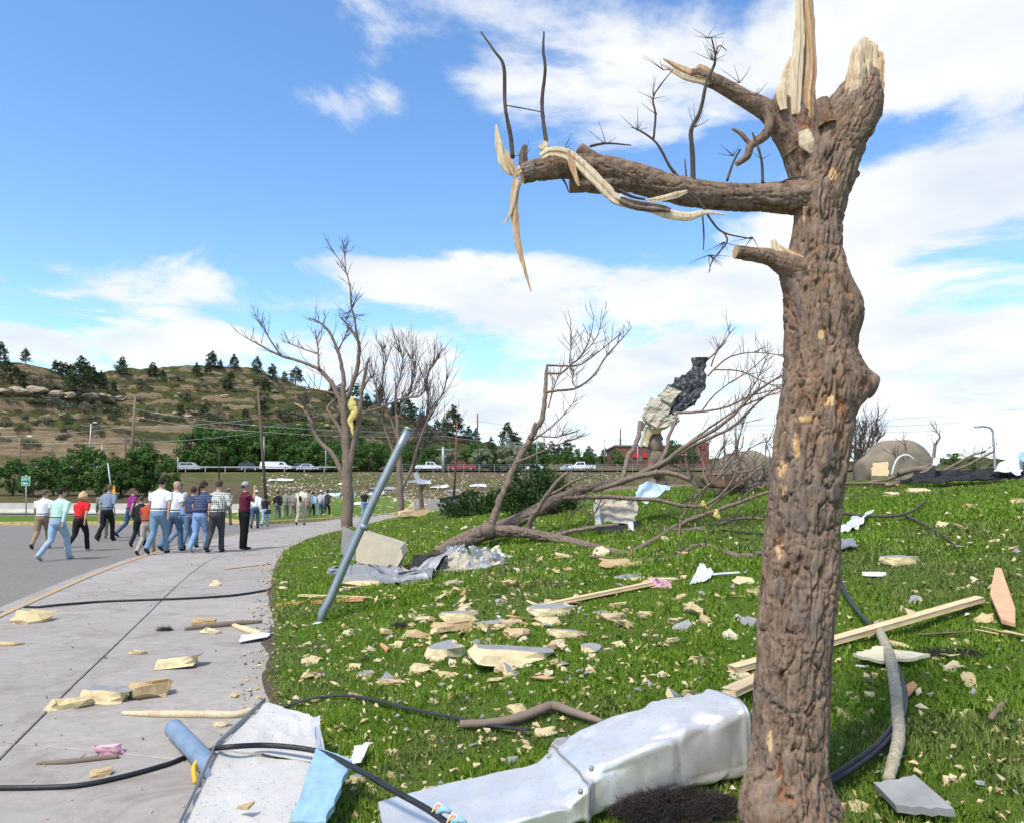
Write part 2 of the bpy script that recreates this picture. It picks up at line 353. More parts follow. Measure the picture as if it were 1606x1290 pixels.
mat('cream_sheet', (.44, .385, .30), .8, 0, .15, 3, .3, 12); mat('white_sheet', (.6, .61, .61), .6, 0, .08, 3)
mat('pale_blue_sheet', (.45, .58, .64), .5, 0, .12, 3); mat('black_sheet', (.02, .02, .021), .7, 0, .4, 5, .3, 12)
mat('galvanised', (.36, .37, .375), .5, .6, .12, 4); mat('pole_wood', (.13, .09, .065), .9, 0, .25, 2)
mat('pole_brown', (.2, .15, .11), .9, 0, .2, 2); mat('wire', (.1, .1, .105), .6); mat('sign_green', (.01, .20, .13), .5, 0, .06)
mat('sign_white', (.8, .82, .8), .5, 0, .03); mat('orange_plastic', (.85, .19, .03), .5, 0, .08); mat('sign_orange', (.75, .36, .03), .5, 0, .1)
mat('brick_red', (.17, .075, .052), .85, 0, .2, 4); mat('roof_grey', (.16, .15, .15), .8); mat('red_sign', (.55, .03, .04), .5)
mat('glass', (.03, .035, .04), .12, 0, .1, 4, spec=.6); mat('tyre', (.02, .02, .02), .8); mat('barrier', (.46, .43, .37), .9, 0, .12, 2, .3, 20)
mat('rust', (.16, .07, .045), .85, 0, .3, 6)
def mk_camo():
    m = MT('camouflage'); n = m.noise(m.coord(), 22, 3, .5)
    m.col(m.ramp(n, [(.38, (.10, .095, .075)), (.48, (.22, .21, .16)), (.6, (.30, .29, .23))])); MATS['camouflage'] = m.m
def mk_check():
    m = MT('checked_cloth'); v = m.coord()
    x = m.n('ShaderNodeSeparateXYZ'); m.l(v, x.inputs[0])
    def st(o, k): return m.math('GREATER_THAN', m.math('FRACT', m.math('MULTIPLY', o, k)), .55)
    s = m.math('ADD', m.math('ADD', st(x.outputs[0], 21), st(x.outputs[1], 21)), st(x.outputs[2], 21))
    m.col(m.ramp(m.math('MULTIPLY', s, .33), [(.1, (.68, .67, .60)), (.5, (.30, .30, .27)), (.9, (.035, .04, .035))])); MATS['checked_cloth'] = m.m
    m = MT('striped_cloth'); v = m.coord(); x = m.n('ShaderNodeSeparateXYZ'); m.l(v, x.inputs[0])
    s = m.math('GREATER_THAN', m.math('FRACT', m.math('MULTIPLY', x.outputs[2], 15)), .72)
    m.col(m.mix(m.math('MULTIPLY', s, .6), (.035, .05, .11), (.12, .15, .22))); MATS['striped_cloth'] = m.m
mk_camo(); mk_check()
M = MATS

# ------------------------------------------------------------------ object helpers
def tag(o, label=None, cat=None, group=None, kind=None):
    if label: o['label'] = label
    if cat: o['category'] = cat
    if group: o['group'] = group
    if kind: o['kind'] = kind
    return o
def empty(name, loc, label, cat, group=None, rz=0.0):
    o = bpy.data.objects.new(name, None); COL.objects.link(o); o.location = loc; o.rotation_euler = (0, 0, rz); o.empty_display_size = .1
    return tag(o, label, cat, group)
def link(name, me, parent=None, loc=None):
    o = bpy.data.objects.new(name, me); COL.objects.link(o)
    if loc is not None: o.location = loc
    if parent is not None: o.parent = parent
    return o
def copy_tree(o, parent=None):
    c = o.copy(); COL.objects.link(c); c.parent = parent
    for ch in list(o.children): copy_tree(ch, c)
    return c
class MB:
    def __init__(s): s.v, s.f, s.mi, s.sm, s.at = [], [], [], [], {}
    def add(s, vs, fs, mi=0, sm=True):
        b = len(s.v); s.v.extend([tuple(map(float, q)) for q in vs]); s.f.extend([tuple(b + i for i in f) for f in fs])
        s.mi.extend([mi] * len(fs)); s.sm.extend([sm] * len(fs)); return b
    def box(s, c, size, rot=None, mi=0, taper=1.0, jit=0, rnd=random):
        hx, hy, hz = (q / 2 for q in size); vs = []
        for z in (-1, 1):
            k = taper if z > 0 else 1
            for x, y in ((-1, -1), (1, -1), (1, 1), (-1, 1)):
                p = Vector((x * hx * k, y * hy * k, z * hz))
                if jit: p += Vector((rnd.uniform(-jit, jit), rnd.uniform(-jit, jit), rnd.uniform(-jit, jit)))
                if rot is not None: p = rot @ p
                vs.append(p + Vector(c))
        s.add(vs, [(0, 3, 2, 1), (4, 5, 6, 7), (0, 1, 5, 4), (1, 2, 6, 5), (2, 3, 7, 6), (3, 0, 4, 7)], mi, False); return s
    def tube(s, pts, rad, n=8, mi=0, cap=True, sm=True, tip=False, wob=0, seed=0, sq=(1, 1), fib=0):
        pts = [Vector(p) for p in pts]; m = len(pts)
        if not hasattr(rad, '__len__'): rad = [rad] * m
        tang = [(pts[min(i + 1, m - 1)] - pts[max(i - 1, 0)]).normalized() for i in range(m)]
        t0 = tang[0]; a = t0.cross(Vector((0, 0, 1)) if abs(t0.z) < .9 else Vector((1, 0, 0))).normalized()
        rings = []; rr = random.Random(seed); fk = [1 + rr.uniform(-fib, fib) for _ in range(n)]
        for i in range(m):
            if i:
                ax = tang[i - 1].cross(tang[i])
                if ax.length > 1e-7: a = Quaternion(ax.normalized(), tang[i - 1].angle(tang[i])) @ a
            a = (a - tang[i] * a.dot(tang[i])).normalized(); b = tang[i].cross(a); ring = []
            for k in range(n):
                q = 2 * math.pi * k / n; r = rad[i] * (1 + (rr.uniform(-wob, wob) if wob else 0)) * fk[k]
                ring.append(pts[i] + (a * math.cos(q) * sq[0] + b * math.sin(q) * sq[1]) * r)
            rings.append(ring)
        vs = [p for g in rings for p in g]; fs = []
        for i in range(m - 1):
            for k in range(n):
                k2 = (k + 1) % n; fs.append((i * n + k, i * n + k2, (i + 1) * n + k2, (i + 1) * n + k))
        if cap:
            fs.append(tuple(range(n - 1, -1, -1))); fs.append(tuple((m - 1) * n + k for k in range(n)))
        s.add(vs, fs, mi, sm); return s
    def lathe(s, prof, n=12, c=(0, 0, 0), mi=0):
        vs = []; fs = []
        for r, z in prof:
            for k in range(n):
                q = 2 * math.pi * k / n; vs.append((c[0] + r * math.cos(q), c[1] + r * math.sin(q), c[2] + z))
        for i in range(len(prof) - 1):
            for k in range(n):
                k2 = (k + 1) % n; fs.append((i * n + k, i * n + k2, (i + 1) * n + k2, (i + 1) * n + k))
        fs.append(tuple(range(n - 1, -1, -1))); fs.append(tuple((len(prof) - 1) * n + k for k in range(n)))
        s.add(vs, fs, mi); return s
    def mesh(s, name, mats, origin=None):
        me = bpy.data.meshes.new(name); v = np.array(s.v, float)
        if origin is not None: v = v - np.array(origin)
        me.from_pydata(v.tolist(), [], s.f)
        for m in (mats if isinstance(mats, (list, tuple)) else [mats]): me.materials.append(M[m] if isinstance(m, str) else m)
        me.polygons.foreach_set('material_index', s.mi); me.polygons.foreach_set('use_smooth', s.sm)
        for k, (dom, arr) in s.at.items():
            a = me.attributes.new(k, 'FLOAT', dom); a.data.foreach_set('value', np.asarray(arr, np.float32))
        me.update(); return me
    def build(s, name, mats, parent=None, origin=None):
        if parent is not None and origin is None: origin = parent.matrix_basis.translation
        o = link(name, s.mesh(name, mats, origin), parent)
        if parent is None and origin is not None: o.location = origin
        return o
def grid_mesh(name, X, Y, Z, mat_, attrs=None, smooth=True):
    ny, nx = X.shape; v = np.stack([X.ravel(), Y.ravel(), Z.ravel()], 1)
    i = np.arange((ny - 1) * nx).reshape(ny - 1, nx)[:, :-1].ravel()
    f = np.stack([i, i + 1, i + nx + 1, i + nx], 1)
    me = bpy.data.meshes.new(name); me.vertices.add(len(v)); me.vertices.foreach_set('co', v.ravel())
    me.loops.add(f.size); me.loops.foreach_set('vertex_index', f.ravel()); me.polygons.add(len(f))
    me.polygons.foreach_set('loop_start', np.arange(len(f)) * 4); me.polygons.foreach_set('use_smooth', [smooth] * len(f))
    for k, a in (attrs or {}).items():
        q = me.attributes.new(k, 'FLOAT', 'POINT'); q.data.foreach_set('value', np.asarray(a, np.float32).ravel())
    me.update(); me.validate(); me.materials.append(M[mat_]); return me
def tri_mesh(name, V, nv, mats, attrs=None, mi=None):
    """V: (n, nv, 3) separate polygons."""
    n = len(V); me = bpy.data.meshes.new(name); me.vertices.add(n * nv); me.vertices.foreach_set('co', np.asarray(V, np.float32).ravel())
    me.loops.add(n * nv); me.loops.foreach_set('vertex_index', np.arange(n * nv)); me.polygons.add(n); me.polygons.foreach_set('loop_start', np.arange(n) * nv)
    for k, a in (attrs or {}).items():
        q = me.attributes.new(k, 'FLOAT', 'POINT'); q.data.foreach_set('value', np.repeat(np.asarray(a, np.float32), nv))
    for m in mats: me.materials.append(M[m])
    if mi is not None: me.polygons.foreach_set('material_index', mi)
    me.update(); return me
def smooth_path(pts, n=4):
    pts = [Vector(p) for p in pts]
    if len(pts) < 3: return [pts[0].lerp(pts[-1], i / n) for i in range(n + 1)]
    out = []
    for i in range(len(pts) - 1):
        p0, p1, p2, p3 = pts[max(i - 1, 0)], pts[i], pts[i + 1], pts[min(i + 2, len(pts) - 1)]
        for k in range(n):
            t = k / n; out.append(.5 * ((2 * p1) + (p2 - p0) * t + (2 * p0 - 5 * p1 + 4 * p2 - p3) * t * t + (3 * p1 - p0 - 3 * p2 + p3) * t ** 3))
    return out + [pts[-1]]
def interp_r(r, n):
    return list(np.interp(np.linspace(0, len(r) - 1, n), range(len(r)), r))
# ------------------------------------------------------------------ the setting
rng = np.random.default_rng(7); random.seed(7)
def st(o): o['kind'] = 'structure'; return o
ys = np.concatenate([np.linspace(-30, 56, 34), np.linspace(57.5, 160, 66), np.linspace(161, 345, 230), [352, 365, 400, 480, 700, 1200, 3000]])
xs = np.concatenate([[-2500, -900, -480, -340], np.linspace(-285, 45, 370), np.linspace(48, 220, 50), [300, 600, 1500, 3000]])
X, Y = np.meshgrid(xs, ys); Z = ground_z(X, Y)
gy = np.gradient(Z, axis=0) / np.gradient(Y, axis=0); gx = np.gradient(Z, axis=1) / np.gradient(X, axis=1)
slope = np.hypot(gx, gy); hm = sstep(9, 13, Z - 0 * X) * sstep(160, 172, Y)
rock = sstep(.85, 1.3, slope + .25 * fbm(X * .05, Y * .05, 0, 3, 61)) * hm
rock = np.maximum(rock, sstep(178, 182, Y) * sstep(200, 194, Y) * sstep(-66, -76, X + 10 * fbm(X * .05, Y * .05, 0, 2, 71)) * (.6 + .3 * fbm(X * .08, Y * .1, Z * .2, 3, 5)))
mulch = sstep(26, 34, Y) * sstep(72, 60, Y) * sstep(-4, 2, X)
st(link('ground', grid_mesh('ground', X, Y, Z, 'ground', {'rock': rock, 'hill': hm, 'mulch': mulch})))
# lawn
us = np.concatenate([np.linspace(0, .6, 10), np.linspace(.7, 14, 110), np.linspace(14.4, 48, 50)])
ys = np.concatenate([np.linspace(-4, 14, 150), np.linspace(14.3, 72, 130)])
U, Y = np.meshgrid(us, ys); X = edge(Y) + U
rag = .06 * fbm(Y * 1.3, Y * 0, 0, 4, 81) * sstep(.7, 0, U); X = X + rag - .04
Z = lawn_z(X, Y) + .012 * fbm(X * 4, Y * 4, 0, 3, 91) * sstep(.1, .5, U) - .016 * sstep(.06, 0, U) + .012 + .08 * sstep(40, 60, Y)
far = sstep(30, 40, Y) * sstep(4, 9, U); Z = Z - .0 * far
st(link('lawn', grid_mesh('lawn', X, Y, Z, 'lawn', {'edge_distance': U + rag})))
def lawn_top(x, y): return lawn_z(x, y) + .012
# bark mulch bed behind the crest
Xm, Ym = np.meshgrid(np.linspace(-2, 40, 50), np.linspace(30, 58, 30)); e_ = np.minimum(np.minimum(Xm + 2, 40 - Xm) / 3, np.minimum(Ym - 30, 58 - Ym) / 3); k = sstep(0, 1, e_)
Zm = lawn_z(Xm, Ym) - .1 + .22 * k + .05 * fbm(Xm, Ym, 0, 3, 5)
m = MT('mulch'); v = m.wpos(); n_ = m.noise(v, 8, 8, .75); m.col(m.ramp(n_, [(.3, (.09, .045, .03)), (.5, (.2, .115, .075)), (.68, (.27, .2, .14)), (.8, (.45, .4, .3))])); m.bump(n_, .8, .05); M['mulch'] = m.m
st(link('mulch_bed', grid_mesh('mulch_bed', Xm, Ym, Zm, 'mulch')))
# pavement: two rows of cast slabs on a dark bed
mat('joint', (.075, .07, .062), .95)
yy = np.linspace(-4, 62, 90)
bx = np.stack([edge(yy) - SW, edge(yy) + .4], 1); by = np.stack([yy, yy], 1)
side = st(link('sidewalk', grid_mesh('sidewalk', bx, by, bx * 0 - .014, 'joint')))
y = -2.6; row = 0
while y < 60:
    y2 = y + 1.52
    for c, (u0, u1) in enumerate(((-SW, -SW * .47), (-SW * .47, .10))):
        g = .007; sl_ = .12
        def pt(u, yy_): q_ = yy_ - .28 * (u + SW); return (float(edge(q_)) + u, q_)
        a = [pt(u0 + g, y + g), pt(u1 - g, y + g), pt(u1 - g, y2 - g), pt(u0 + g, y2 - g)]
        b = MB(); t = [random.uniform(-.002, .002) for _ in range(4)]; k = .008
        cx_ = sum(p[0] for p in a) / 4; cy_ = sum(p[1] for p in a) / 4
        ins = [(p[0] + (cx_ - p[0]) * k * 1.2, p[1] + (cy_ - p[1]) * k * 1.2) for p in a]
        vs_ = [(p[0], p[1], -.1) for p in a] + [(p[0], p[1], -.005 + q) for p, q in zip(a, t)] + [(p[0], p[1], q) for p, q in zip(ins, t)]
        b.add(vs_, [(0, 1, 5, 4), (1, 2, 6, 5), (2, 3, 7, 6), (3, 0, 4, 7), (4, 5, 9, 8), (5, 6, 10, 9), (6, 7, 11, 10), (7, 4, 8, 11), (8, 9, 10, 11)], 0, False)
        b.build('slab', 'concrete', side, (0, 0, 0))
    y = y2; row += 1
def strip(name, u0, z0, u1, z1, ya, yb, m_, n=120, parent=None):
    yy = np.linspace(ya, yb, n); A = np.stack([edge(yy) + u0, edge(yy) + u1], 1)
    return link(name, grid_mesh(name, A, np.stack([yy, yy], 1), np.stack([yy * 0 + z0, yy * 0 + z1], 1), m_, smooth=False), parent)
def rails(name, prof, ya, yb, m_, n=160):
    yy = np.linspace(ya, yb, n); A = np.stack([edge(yy) + u for u, z in prof], 1); Zs = np.stack([yy * 0 + z for u, z in prof], 1)
    return link(name, grid_mesh(name, A, np.stack([yy] * len(prof), 1), Zs, m_, smooth=False))
def mk_kerb():
    m = MT('kerb'); v = m.wpos(); n = m.noise(v, 3, 8, .75)
    c = m.ramp(m.noise(v, 12, 6, .7), [(.3, (.27, .25, .22)), (.7, (.42, .4, .36))])
    m.col(m.mix(m.ramp(n, [(.42, (0, 0, 0)), (.56, (1, 1, 1))]), c, (.47, .30, .12))); m.bump(m.noise(v, 90, 3), .3, .004); M['kerb'] = m.m
mk_kerb()
st(rails('kerb', [(-SW + .0, .004), (-SW - .11, .004), (-SW - .14, -.01), (-SW - .17, -.1)], -4, 62, 'kerb'))
st(rails('gutter', [(-SW - .16, -.1), (-SW - .55, -.106), (-SW - .56, -.13)], -4, 62, 'concrete'))
# road
xs = np.linspace(-80, 45, 90); ym = np.interp(xs, [-80, -27, -21, -14, 10, 45], [59.5, 59.5, 74, 88, 90, 92]); t = np.linspace(0, 1, 70)
X = np.repeat(xs[None], 70, 0); Y = -6 + t[:, None] * (ym[None] + 6); Z = base_z(X, Y) - .11 + .16 * sstep(58, 64, Y)
st(link('road', grid_mesh('road', X, Y, Z, 'asphalt')))
# far grass islands, each with its kerb
def island(name, poly, parent_kerb):
    P = smooth_path([(x, y, 0) for x, y in poly] + [(poly[0][0], poly[0][1], 0)], 6)[:-1]
    c = sum(P, Vector()) / len(P); b = MB(); n = len(P)
    vs_ = [(p.x, p.y, float(base_z(p.x, p.y)) - .1 + .16 * float(sstep(58, 64, p.y))) for p in P]
    q = [c + (p - c) * .985 for p in P]; q2 = [c + (p - c) * .5 for p in P]
    z = lambda p, h: (p.x, p.y, float(base_z(p.x, p.y)) + h)
    V = [z(p, .06) for p in q] + [z(p, .16) for p in q2] + [z(c, .2)]
    b.add(V, [(i, (i + 1) % n, n + (i + 1) % n, n + i) for i in range(n)] + [(n + i, n + (i + 1) % n, 2 * n) for i in range(n)])
    o = link(name, b.mesh(name, 'lawn')); a = o.data.attributes.new('edge_distance', 'FLOAT', 'POINT'); a.data.foreach_set('value', [5.0] * len(V)); st(o)
    k = MB(); s1 = [c + (p - c) * 1.0 for p in P]; s0 = [p + (p - c).normalized() * .2 for p in P]
    V = [z(p, -.2) for p in s0] + [z(p, .06) for p in s0] + [z(p, .065) for p in q] 
    k.add(V, [(i, (i + 1) % n, n + (i + 1) % n, n + i) for i in range(n)] + [(n + i, n + (i + 1) % n, 2 * n + (i + 1) % n, 2 * n + i) for i in range(n)], 0, False)
    st(link(parent_kerb, k.mesh(parent_kerb, 'yellow_paint')))
def fl(px, py): p = flat(px, py, -.1); return (p[0], p[1])
island('grass_island', [fl(-260, 824), fl(60, 822), fl(180, 821), fl(262, 820), fl(278, 817), fl(230, 813), fl(60, 812), fl(-260, 813)], 'island_kerb')
island('grass_verge', [fl(405, 822), fl(470, 818), fl(560, 812), fl(628, 805.5), fl(646, 799), fl(610, 795), fl(520, 796), fl(400, 800), fl(340, 806), fl(350, 816)], 'verge_kerb')
# highway shelf with guard rail and fence
Xh, Yh = np.meshgrid(np.linspace(-260, 200, 60), np.linspace(149.5, 159.5, 4)); st(link('highway', grid_mesh('highway', Xh, Yh, Xh * 0 + 6.52 + .0 * Yh, 'asphalt')))
def gz(x, y): return float(ground_z(x, y))
def rail(x0, x1, y, label, step=4.0):
    e = empty('guard_rail', (x0, y, gz(x0, y)), label, 'guard rail')
    zz = 6.6
    b = MB(); b.box(((x0 + x1) / 2, y, zz + .55), (x1 - x0, .06, .24)); b.build('beam', 'galvanised', e)
    me = None; x = x0
    while x <= x1:
        if me is None: q = MB(); q.box((0, 0, 0), (.16, .16, 1.3)); me = q.mesh('post', 'galvanised')
        link('post', me, e, (x - x0, .08, zz - gz(x0, y) + .1)); x += step
rail(-70, -32, 148.6, 'long galvanised guard rail along the highway below the cottonwoods')
rail(-130, -84, 148.6, 'galvanised guard rail along the highway below the sandstone cliff')
f = empty('chain_link_fence', (-25, 147, gz(-25, 147)), 'pale chain-link fence along the far edge of the littered meadow', 'fence'); b = MB(); fz = 6.1
for h in (.35, .75, 1.15, 1.5): b.box((15, 147, fz + h), (80, .035, .035))
b.build('rail', 'galvanised', f); q = MB(); q.box((0, 0, .65), (.07, .07, 1.9)); me = q.mesh('post', 'galvanised')
for i in range(27): link('post', me, f, (i * 3.07, 0, fz - f.location.z))
# jersey barriers
def barrier():
    b = MB(); pr = [(-.3, 0), (-.3, .08), (-.14, .33), (-.09, .81), (.09, .81), (.14, .33), (.3, .08), (.3, 0)]
    n = len(pr); V = [(-1.5, p[0], p[1]) for p in pr] + [(1.5, p[0], p[1]) for p in pr]
    b.add(V, [(i, (i + 1) % n, n + (i + 1) % n, n + i) for i in range(n)] + [tuple(range(n)), tuple(range(2 * n - 1, n - 1, -1))], 0, False); return b.mesh('barrier', 'barrier')
bm_ = barrier()
for i, px in enumerate((-40, 22, 82, 140, 205, 262, 322, 384)):
    p = at(px, 790, 59.0 - i * .12); o = link('concrete_barrier', bm_, None, (p.x, p.y, gz(p.x, p.y) + .18)); o.rotation_euler = (0, 0, random.uniform(-.06, .06))
    tag(o, 'pale concrete road barrier in the row below the leafy trees', 'barrier', 'concrete barriers along the far side of the road')
# ------------------------------------------------------------------ people
SKIN = {}
def skin(c):
    k = 'skin_%d' % int(c[0] * 100); return mat(k, c, .55, 0, .08)
def cloth(c): return mat('cloth_%d_%d_%d' % tuple(int(q * 250) for q in c), c, .9, 0, .16, 9, .25, 40)
def remesh(mb, vox, name, mt, origin, smooth=3, noise=0, nz=12):
    me = mb.mesh(name + '_src', mt, origin); o = bpy.data.objects.new('tmp', me); COL.objects.link(o)
    r = o.modifiers.new('r', 'REMESH'); r.mode = 'VOXEL'; r.voxel_size = vox; s = o.modifiers.new('s', 'SMOOTH'); s.iterations = smooth; s.factor = .5
    dg = bpy.context.evaluated_depsgraph_get(); me2 = bpy.data.meshes.new_from_object(o.evaluated_get(dg)); bpy.data.objects.remove(o); bpy.data.meshes.remove(me)
    me2.name = name; me2.materials.clear(); me2.materials.append(M[mt] if isinstance(mt, str) else mt)
    if noise:
        n = len(me2.vertices); v = np.zeros(n * 3); me2.vertices.foreach_get('co', v); v = v.reshape(-1, 3); nn = np.zeros(n * 3); me2.vertices.foreach_get('normal', nn); nn = nn.reshape(-1, 3)
        v = v + nn * (noise * fbm(v[:, 0] * nz, v[:, 1] * nz, v[:, 2] * nz * .7, 3, 5))[:, None]; me2.vertices.foreach_set('co', v.ravel())
    me2.polygons.foreach_set('use_smooth', [True] * len(me2.polygons)); me2.update(); return me2
def person(px, py, hpx, label, face=0.0, shirt=(.7, .7, .7), pants=(.05, .05, .06), hair=(.05, .035, .025), stride=.35, sleeve='short', skinc=(.45, .27, .19), arms=None, bulk=1.0, hairstyle='short', cap=None, shoe=(.03, .028, .025), jacket=None, female=False, extra=None, shirt_mat=None, pants_mat=None, head_turn=0.0, lean=.04, depth=None):
    if depth: q = at(px, py, depth); p = Vector((q.x, depth, float(surf_z(q.x, depth))))
    else: p = G(px, py)
    H = hpx * pxm(px, py, p); H = min(max(H, 1.55), 1.95) if hpx else 1.75
    cf, sf_ = math.cos(face), math.sin(face)      # face 0 = walking away (+Y)
    def W(x, y, z): return Vector((p.x + (x * cf - y * sf_) * H, p.y + (x * sf_ + y * cf) * H, p.z + z * H))
    sw = bulk; ln = lean
    hip = .53; sh = .815; st_ = stride
    J = {}
    for s, nm in ((-1, 'l'), (1, 'r')):
        ph = st_ * s * (1 if arms != 'still' else 1); hipj = (s * .052, 0, hip - .02)
        if st_ == 0: kn, an = (s * .055, .008, .285), (s * .058, 0, .045); toe = .0
        elif s > 0: kn, an = (s * .05, ph * .36 + .02, .30), (s * .05, ph * .62, .045); toe = 0          # leading leg
        else: kn, an = (s * .05, ph * .12, .275), (s * .05, ph * .72 - .02, .085); toe = .5                # trailing leg, heel lifted
        J[nm] = (hipj, kn, an, toe)
    # --- body (skin)
    b = MB(); tor = [(0, 0, .47, .06, .055), (0, 0, .52, .085 * sw, .065 * sw), (0, ln * .2, .60, .080 * sw, .060 * sw), (0, ln * .5, .68, .088 * sw, .062 * sw), (0, ln * .8, .76, .098 * sw, .062 * sw), (0, ln, .81, .085 * sw, .05), (0, ln, .835, .04, .04), (0, ln * 1.15, .87, .034, .036)]
    def loft(mb, rings, n=16, grow=0.0):
        vs_ = []; fs = []
        for (x, y, z, rx, ry) in rings:
            for k in range(n): q = 2 * math.pi * k / n; vs_.append(W(x + math.cos(q) * (rx + grow), y + math.sin(q) * (ry + grow), z))
        for i in range(len(rings) - 1):
            for k in range(n): k2 = (k + 1) % n; fs.append((i * n + k, i * n + k2, (i + 1) * n + k2, (i + 1) * n + k))
        fs.append(tuple(range(n - 1, -1, -1))); fs.append(tuple((len(rings) - 1) * n + k for k in range(n))); mb.add(vs_, fs)
    hx = head_turn; ch, shh = math.cos(hx), math.sin(hx)
    def Hd(x, y, z): return (x * ch - y * shh, ln * 1.2 + x * shh + y * ch, z)
    loft(b, tor)
    hr = [(.868, .026, .03, .006), (.885, .036, .045, .008), (.905, .041, .052, .006), (.935, .043, .055, .002), (.965, .041, .052, -.002), (.985, .032, .04, -.004), (.998, .014, .018, -.004)]
    vs_ = []; n = 16
    for z, rx, ry, oy in hr:
        for k in range(n): q = 2 * math.pi * k / n; vs_.append(W(*Hd(math.cos(q) * rx, math.sin(q) * ry + oy, z)))
    b.add(vs_, [(i * n + k, i * n + (k + 1) % n, (i + 1) * n + (k + 1) % n, (i + 1) * n + k) for i in range(len(hr) - 1) for k in range(n)] + [tuple(range(n - 1, -1, -1)), tuple((len(hr) - 1) * n + k for k in range(n))])
    b.tube([W(*Hd(0, .05, .935)), W(*Hd(0, .066, .912))], [.008 * H, .012 * H], 8)                         # nose
    for s in (-1, 1): b.tube([W(*Hd(s * .040, -.002, .942)), W(*Hd(s * .047, -.006, .925)), W(*Hd(s * .041, 0, .908))], [.007 * H, .010 * H, .006 * H], 8)   # ears
    # arms
    A = {}
    for s, nm in ((-1, 'l'), (1, 'r')):
        sj = (s * .105 * sw ** .7, ln, .795); sw_ = -s * st_ * .35
        if arms == 'face' and s > 0: el_, wr = (s * .125, .09, .70), (s * .05, .12, .885)
        elif arms == 'hold' : el_, wr = (s * .13 * sw, -.01, .66), (s * .055, .12, .665)
        elif arms == 'holdr' and s > 0: el_, wr = (s * .135 * sw, .0, .655), (s * .10, .12, .64)
        else: el_, wr = (s * .128 * sw, sw_ * .5 + ln * .3, .645), (s * .125 * sw, sw_ + .04, .50 + abs(sw_) * .06)
        A[nm] = (sj, el_, wr); v = Vector(wr) - Vector(el_); v.normalize(); hd = Vector(wr) + v * .035
        b.tube([W(*sj), W(*Vector(sj).lerp(Vector(el_), .5)), W(*el_), W(*Vector(el_).lerp(Vector(wr), .4)), W(*wr)], [.032 * H * sw ** .5, .027 * H, .022 * H, .021 * H, .014 * H], 10)
        b.tube([W(*wr), W(*hd), W(*(hd + v * .015))], [.013 * H, .019 * H, .012 * H], 8, sq=(.6, 1))
    for nm in 'lr':
        hj, kn, an, toe = J[nm]; b.tube([W(*hj), W(*Vector(hj).lerp(Vector(kn), .5)), W(*kn), W(*Vector(kn).lerp(Vector(an), .35)), W(*an)], [.05 * H, .043 * H, .031 * H, .032 * H, .02 * H], 10)
    body = remesh(b, .017, 'body', skin(skinc), p, 2)
    root = link('person', body, None, p); tag(root, label, 'person', None)
    # fingers
    fb = MB()
    for nm, s in (('l', -1), ('r', 1)):
        sj, el_, wr = A[nm]; v = (Vector(wr) - Vector(el_)).normalized(); sd_ = Vector((0, 1, 0)) - v * v.y; sd_.normalize(); inn = v.cross(sd_).normalized() * (1 if s > 0 else -1); base = Vector(wr) + v * .042
        for j, (o_, l_) in enumerate(((.012, .036), (.004, .041), (-.004, .038), (-.012, .03))):
            a0 = base + sd_ * o_; fb.tube([W(*a0), W(*(a0 + v * l_ * .5 + inn * .003)), W(*(a0 + v * l_ * .85 + inn * .014))], [.0055 * H, .005 * H, .004 * H], 5)
        a0 = Vector(wr) + v * .015 + sd_ * .015; fb.tube([W(*a0), W(*(a0 + v * .02 + sd_ * .012)), W(*(a0 + v * .038 + sd_ * .012))], [.0065 * H, .006 * H, .0045 * H], 5)
    fo = fb.build('fingers', skin(skinc), root, p)
    # eyes and mouth
    eb = MB()
    for s in (-1, 1): eb.tube([W(*Hd(s * .016, .05, .937)), W(*Hd(s * .016, .0565, .937))], [.006 * H, .004 * H], 6)
    eb.tube([W(*Hd(-.013, .0555, .893)), W(*Hd(.013, .0555, .893))], .003 * H, 5); eb.build('face', cloth((.08, .04, .035)), root, p)
    # trousers
    t = MB(); g_ = .008; loft(t, [(0, 0, .455, .06 * sw, .05 * sw), (0, 0, .50, .088 * sw, .070 * sw), (0, 0, .535, .086 * sw, .068 * sw), (0, .003, .585, .081 * sw, .062 * sw), (0, .005, .60, .080 * sw, .061 * sw)], grow=g_)
    for nm in 'lr':
        hj, kn, an, toe = J[nm]; a2 = Vector(an) + Vector((0, -.004, -.012)); t.tube([W(*hj), W(*Vector(hj).lerp(Vector(kn), .5)), W(*kn), W(*Vector(kn).lerp(a2, .5)), W(*a2)], [.060 * H * sw ** .7, .053 * H * sw ** .5, .042 * H, .038 * H, .036 * H], 12)
    link('trousers', remesh(t, .017, 'trousers', pants_mat or cloth(pants), p, 2, .006, 11), root)
    # shirt
    s_ = MB(); hem = .555 if not jacket else .49; loft(s_, [(0, .0, hem, .089 * sw, .072 * sw)] + [(x, y, z, rx, ry) for x, y, z, rx, ry in tor[2:7]], grow=.010)
    for nm in 'lr':
        sj, el_, wr = A[nm]; e_, w_2 = Vector(el_), Vector(wr); q = Vector(sj).lerp(e_, .72)
        if sleeve == 'short': s_.tube([W(*sj), W(*Vector(sj).lerp(e_, .4)), W(*q)], [.040 * H * sw ** .5, .037 * H, .037 * H], 10)
        else: s_.tube([W(*sj), W(*Vector(sj).lerp(e_, .5)), W(*el_), W(*e_.lerp(w_2, .5)), W(*e_.lerp(w_2, .95))], [.040 * H * sw ** .5, .035 * H, .030 * H, .026 * H, .021 * H], 10)
    link('jacket' if jacket else 'shirt', remesh(s_, .017, 'shirt', shirt_mat or cloth(shirt), p, 2, .007, 10), root)
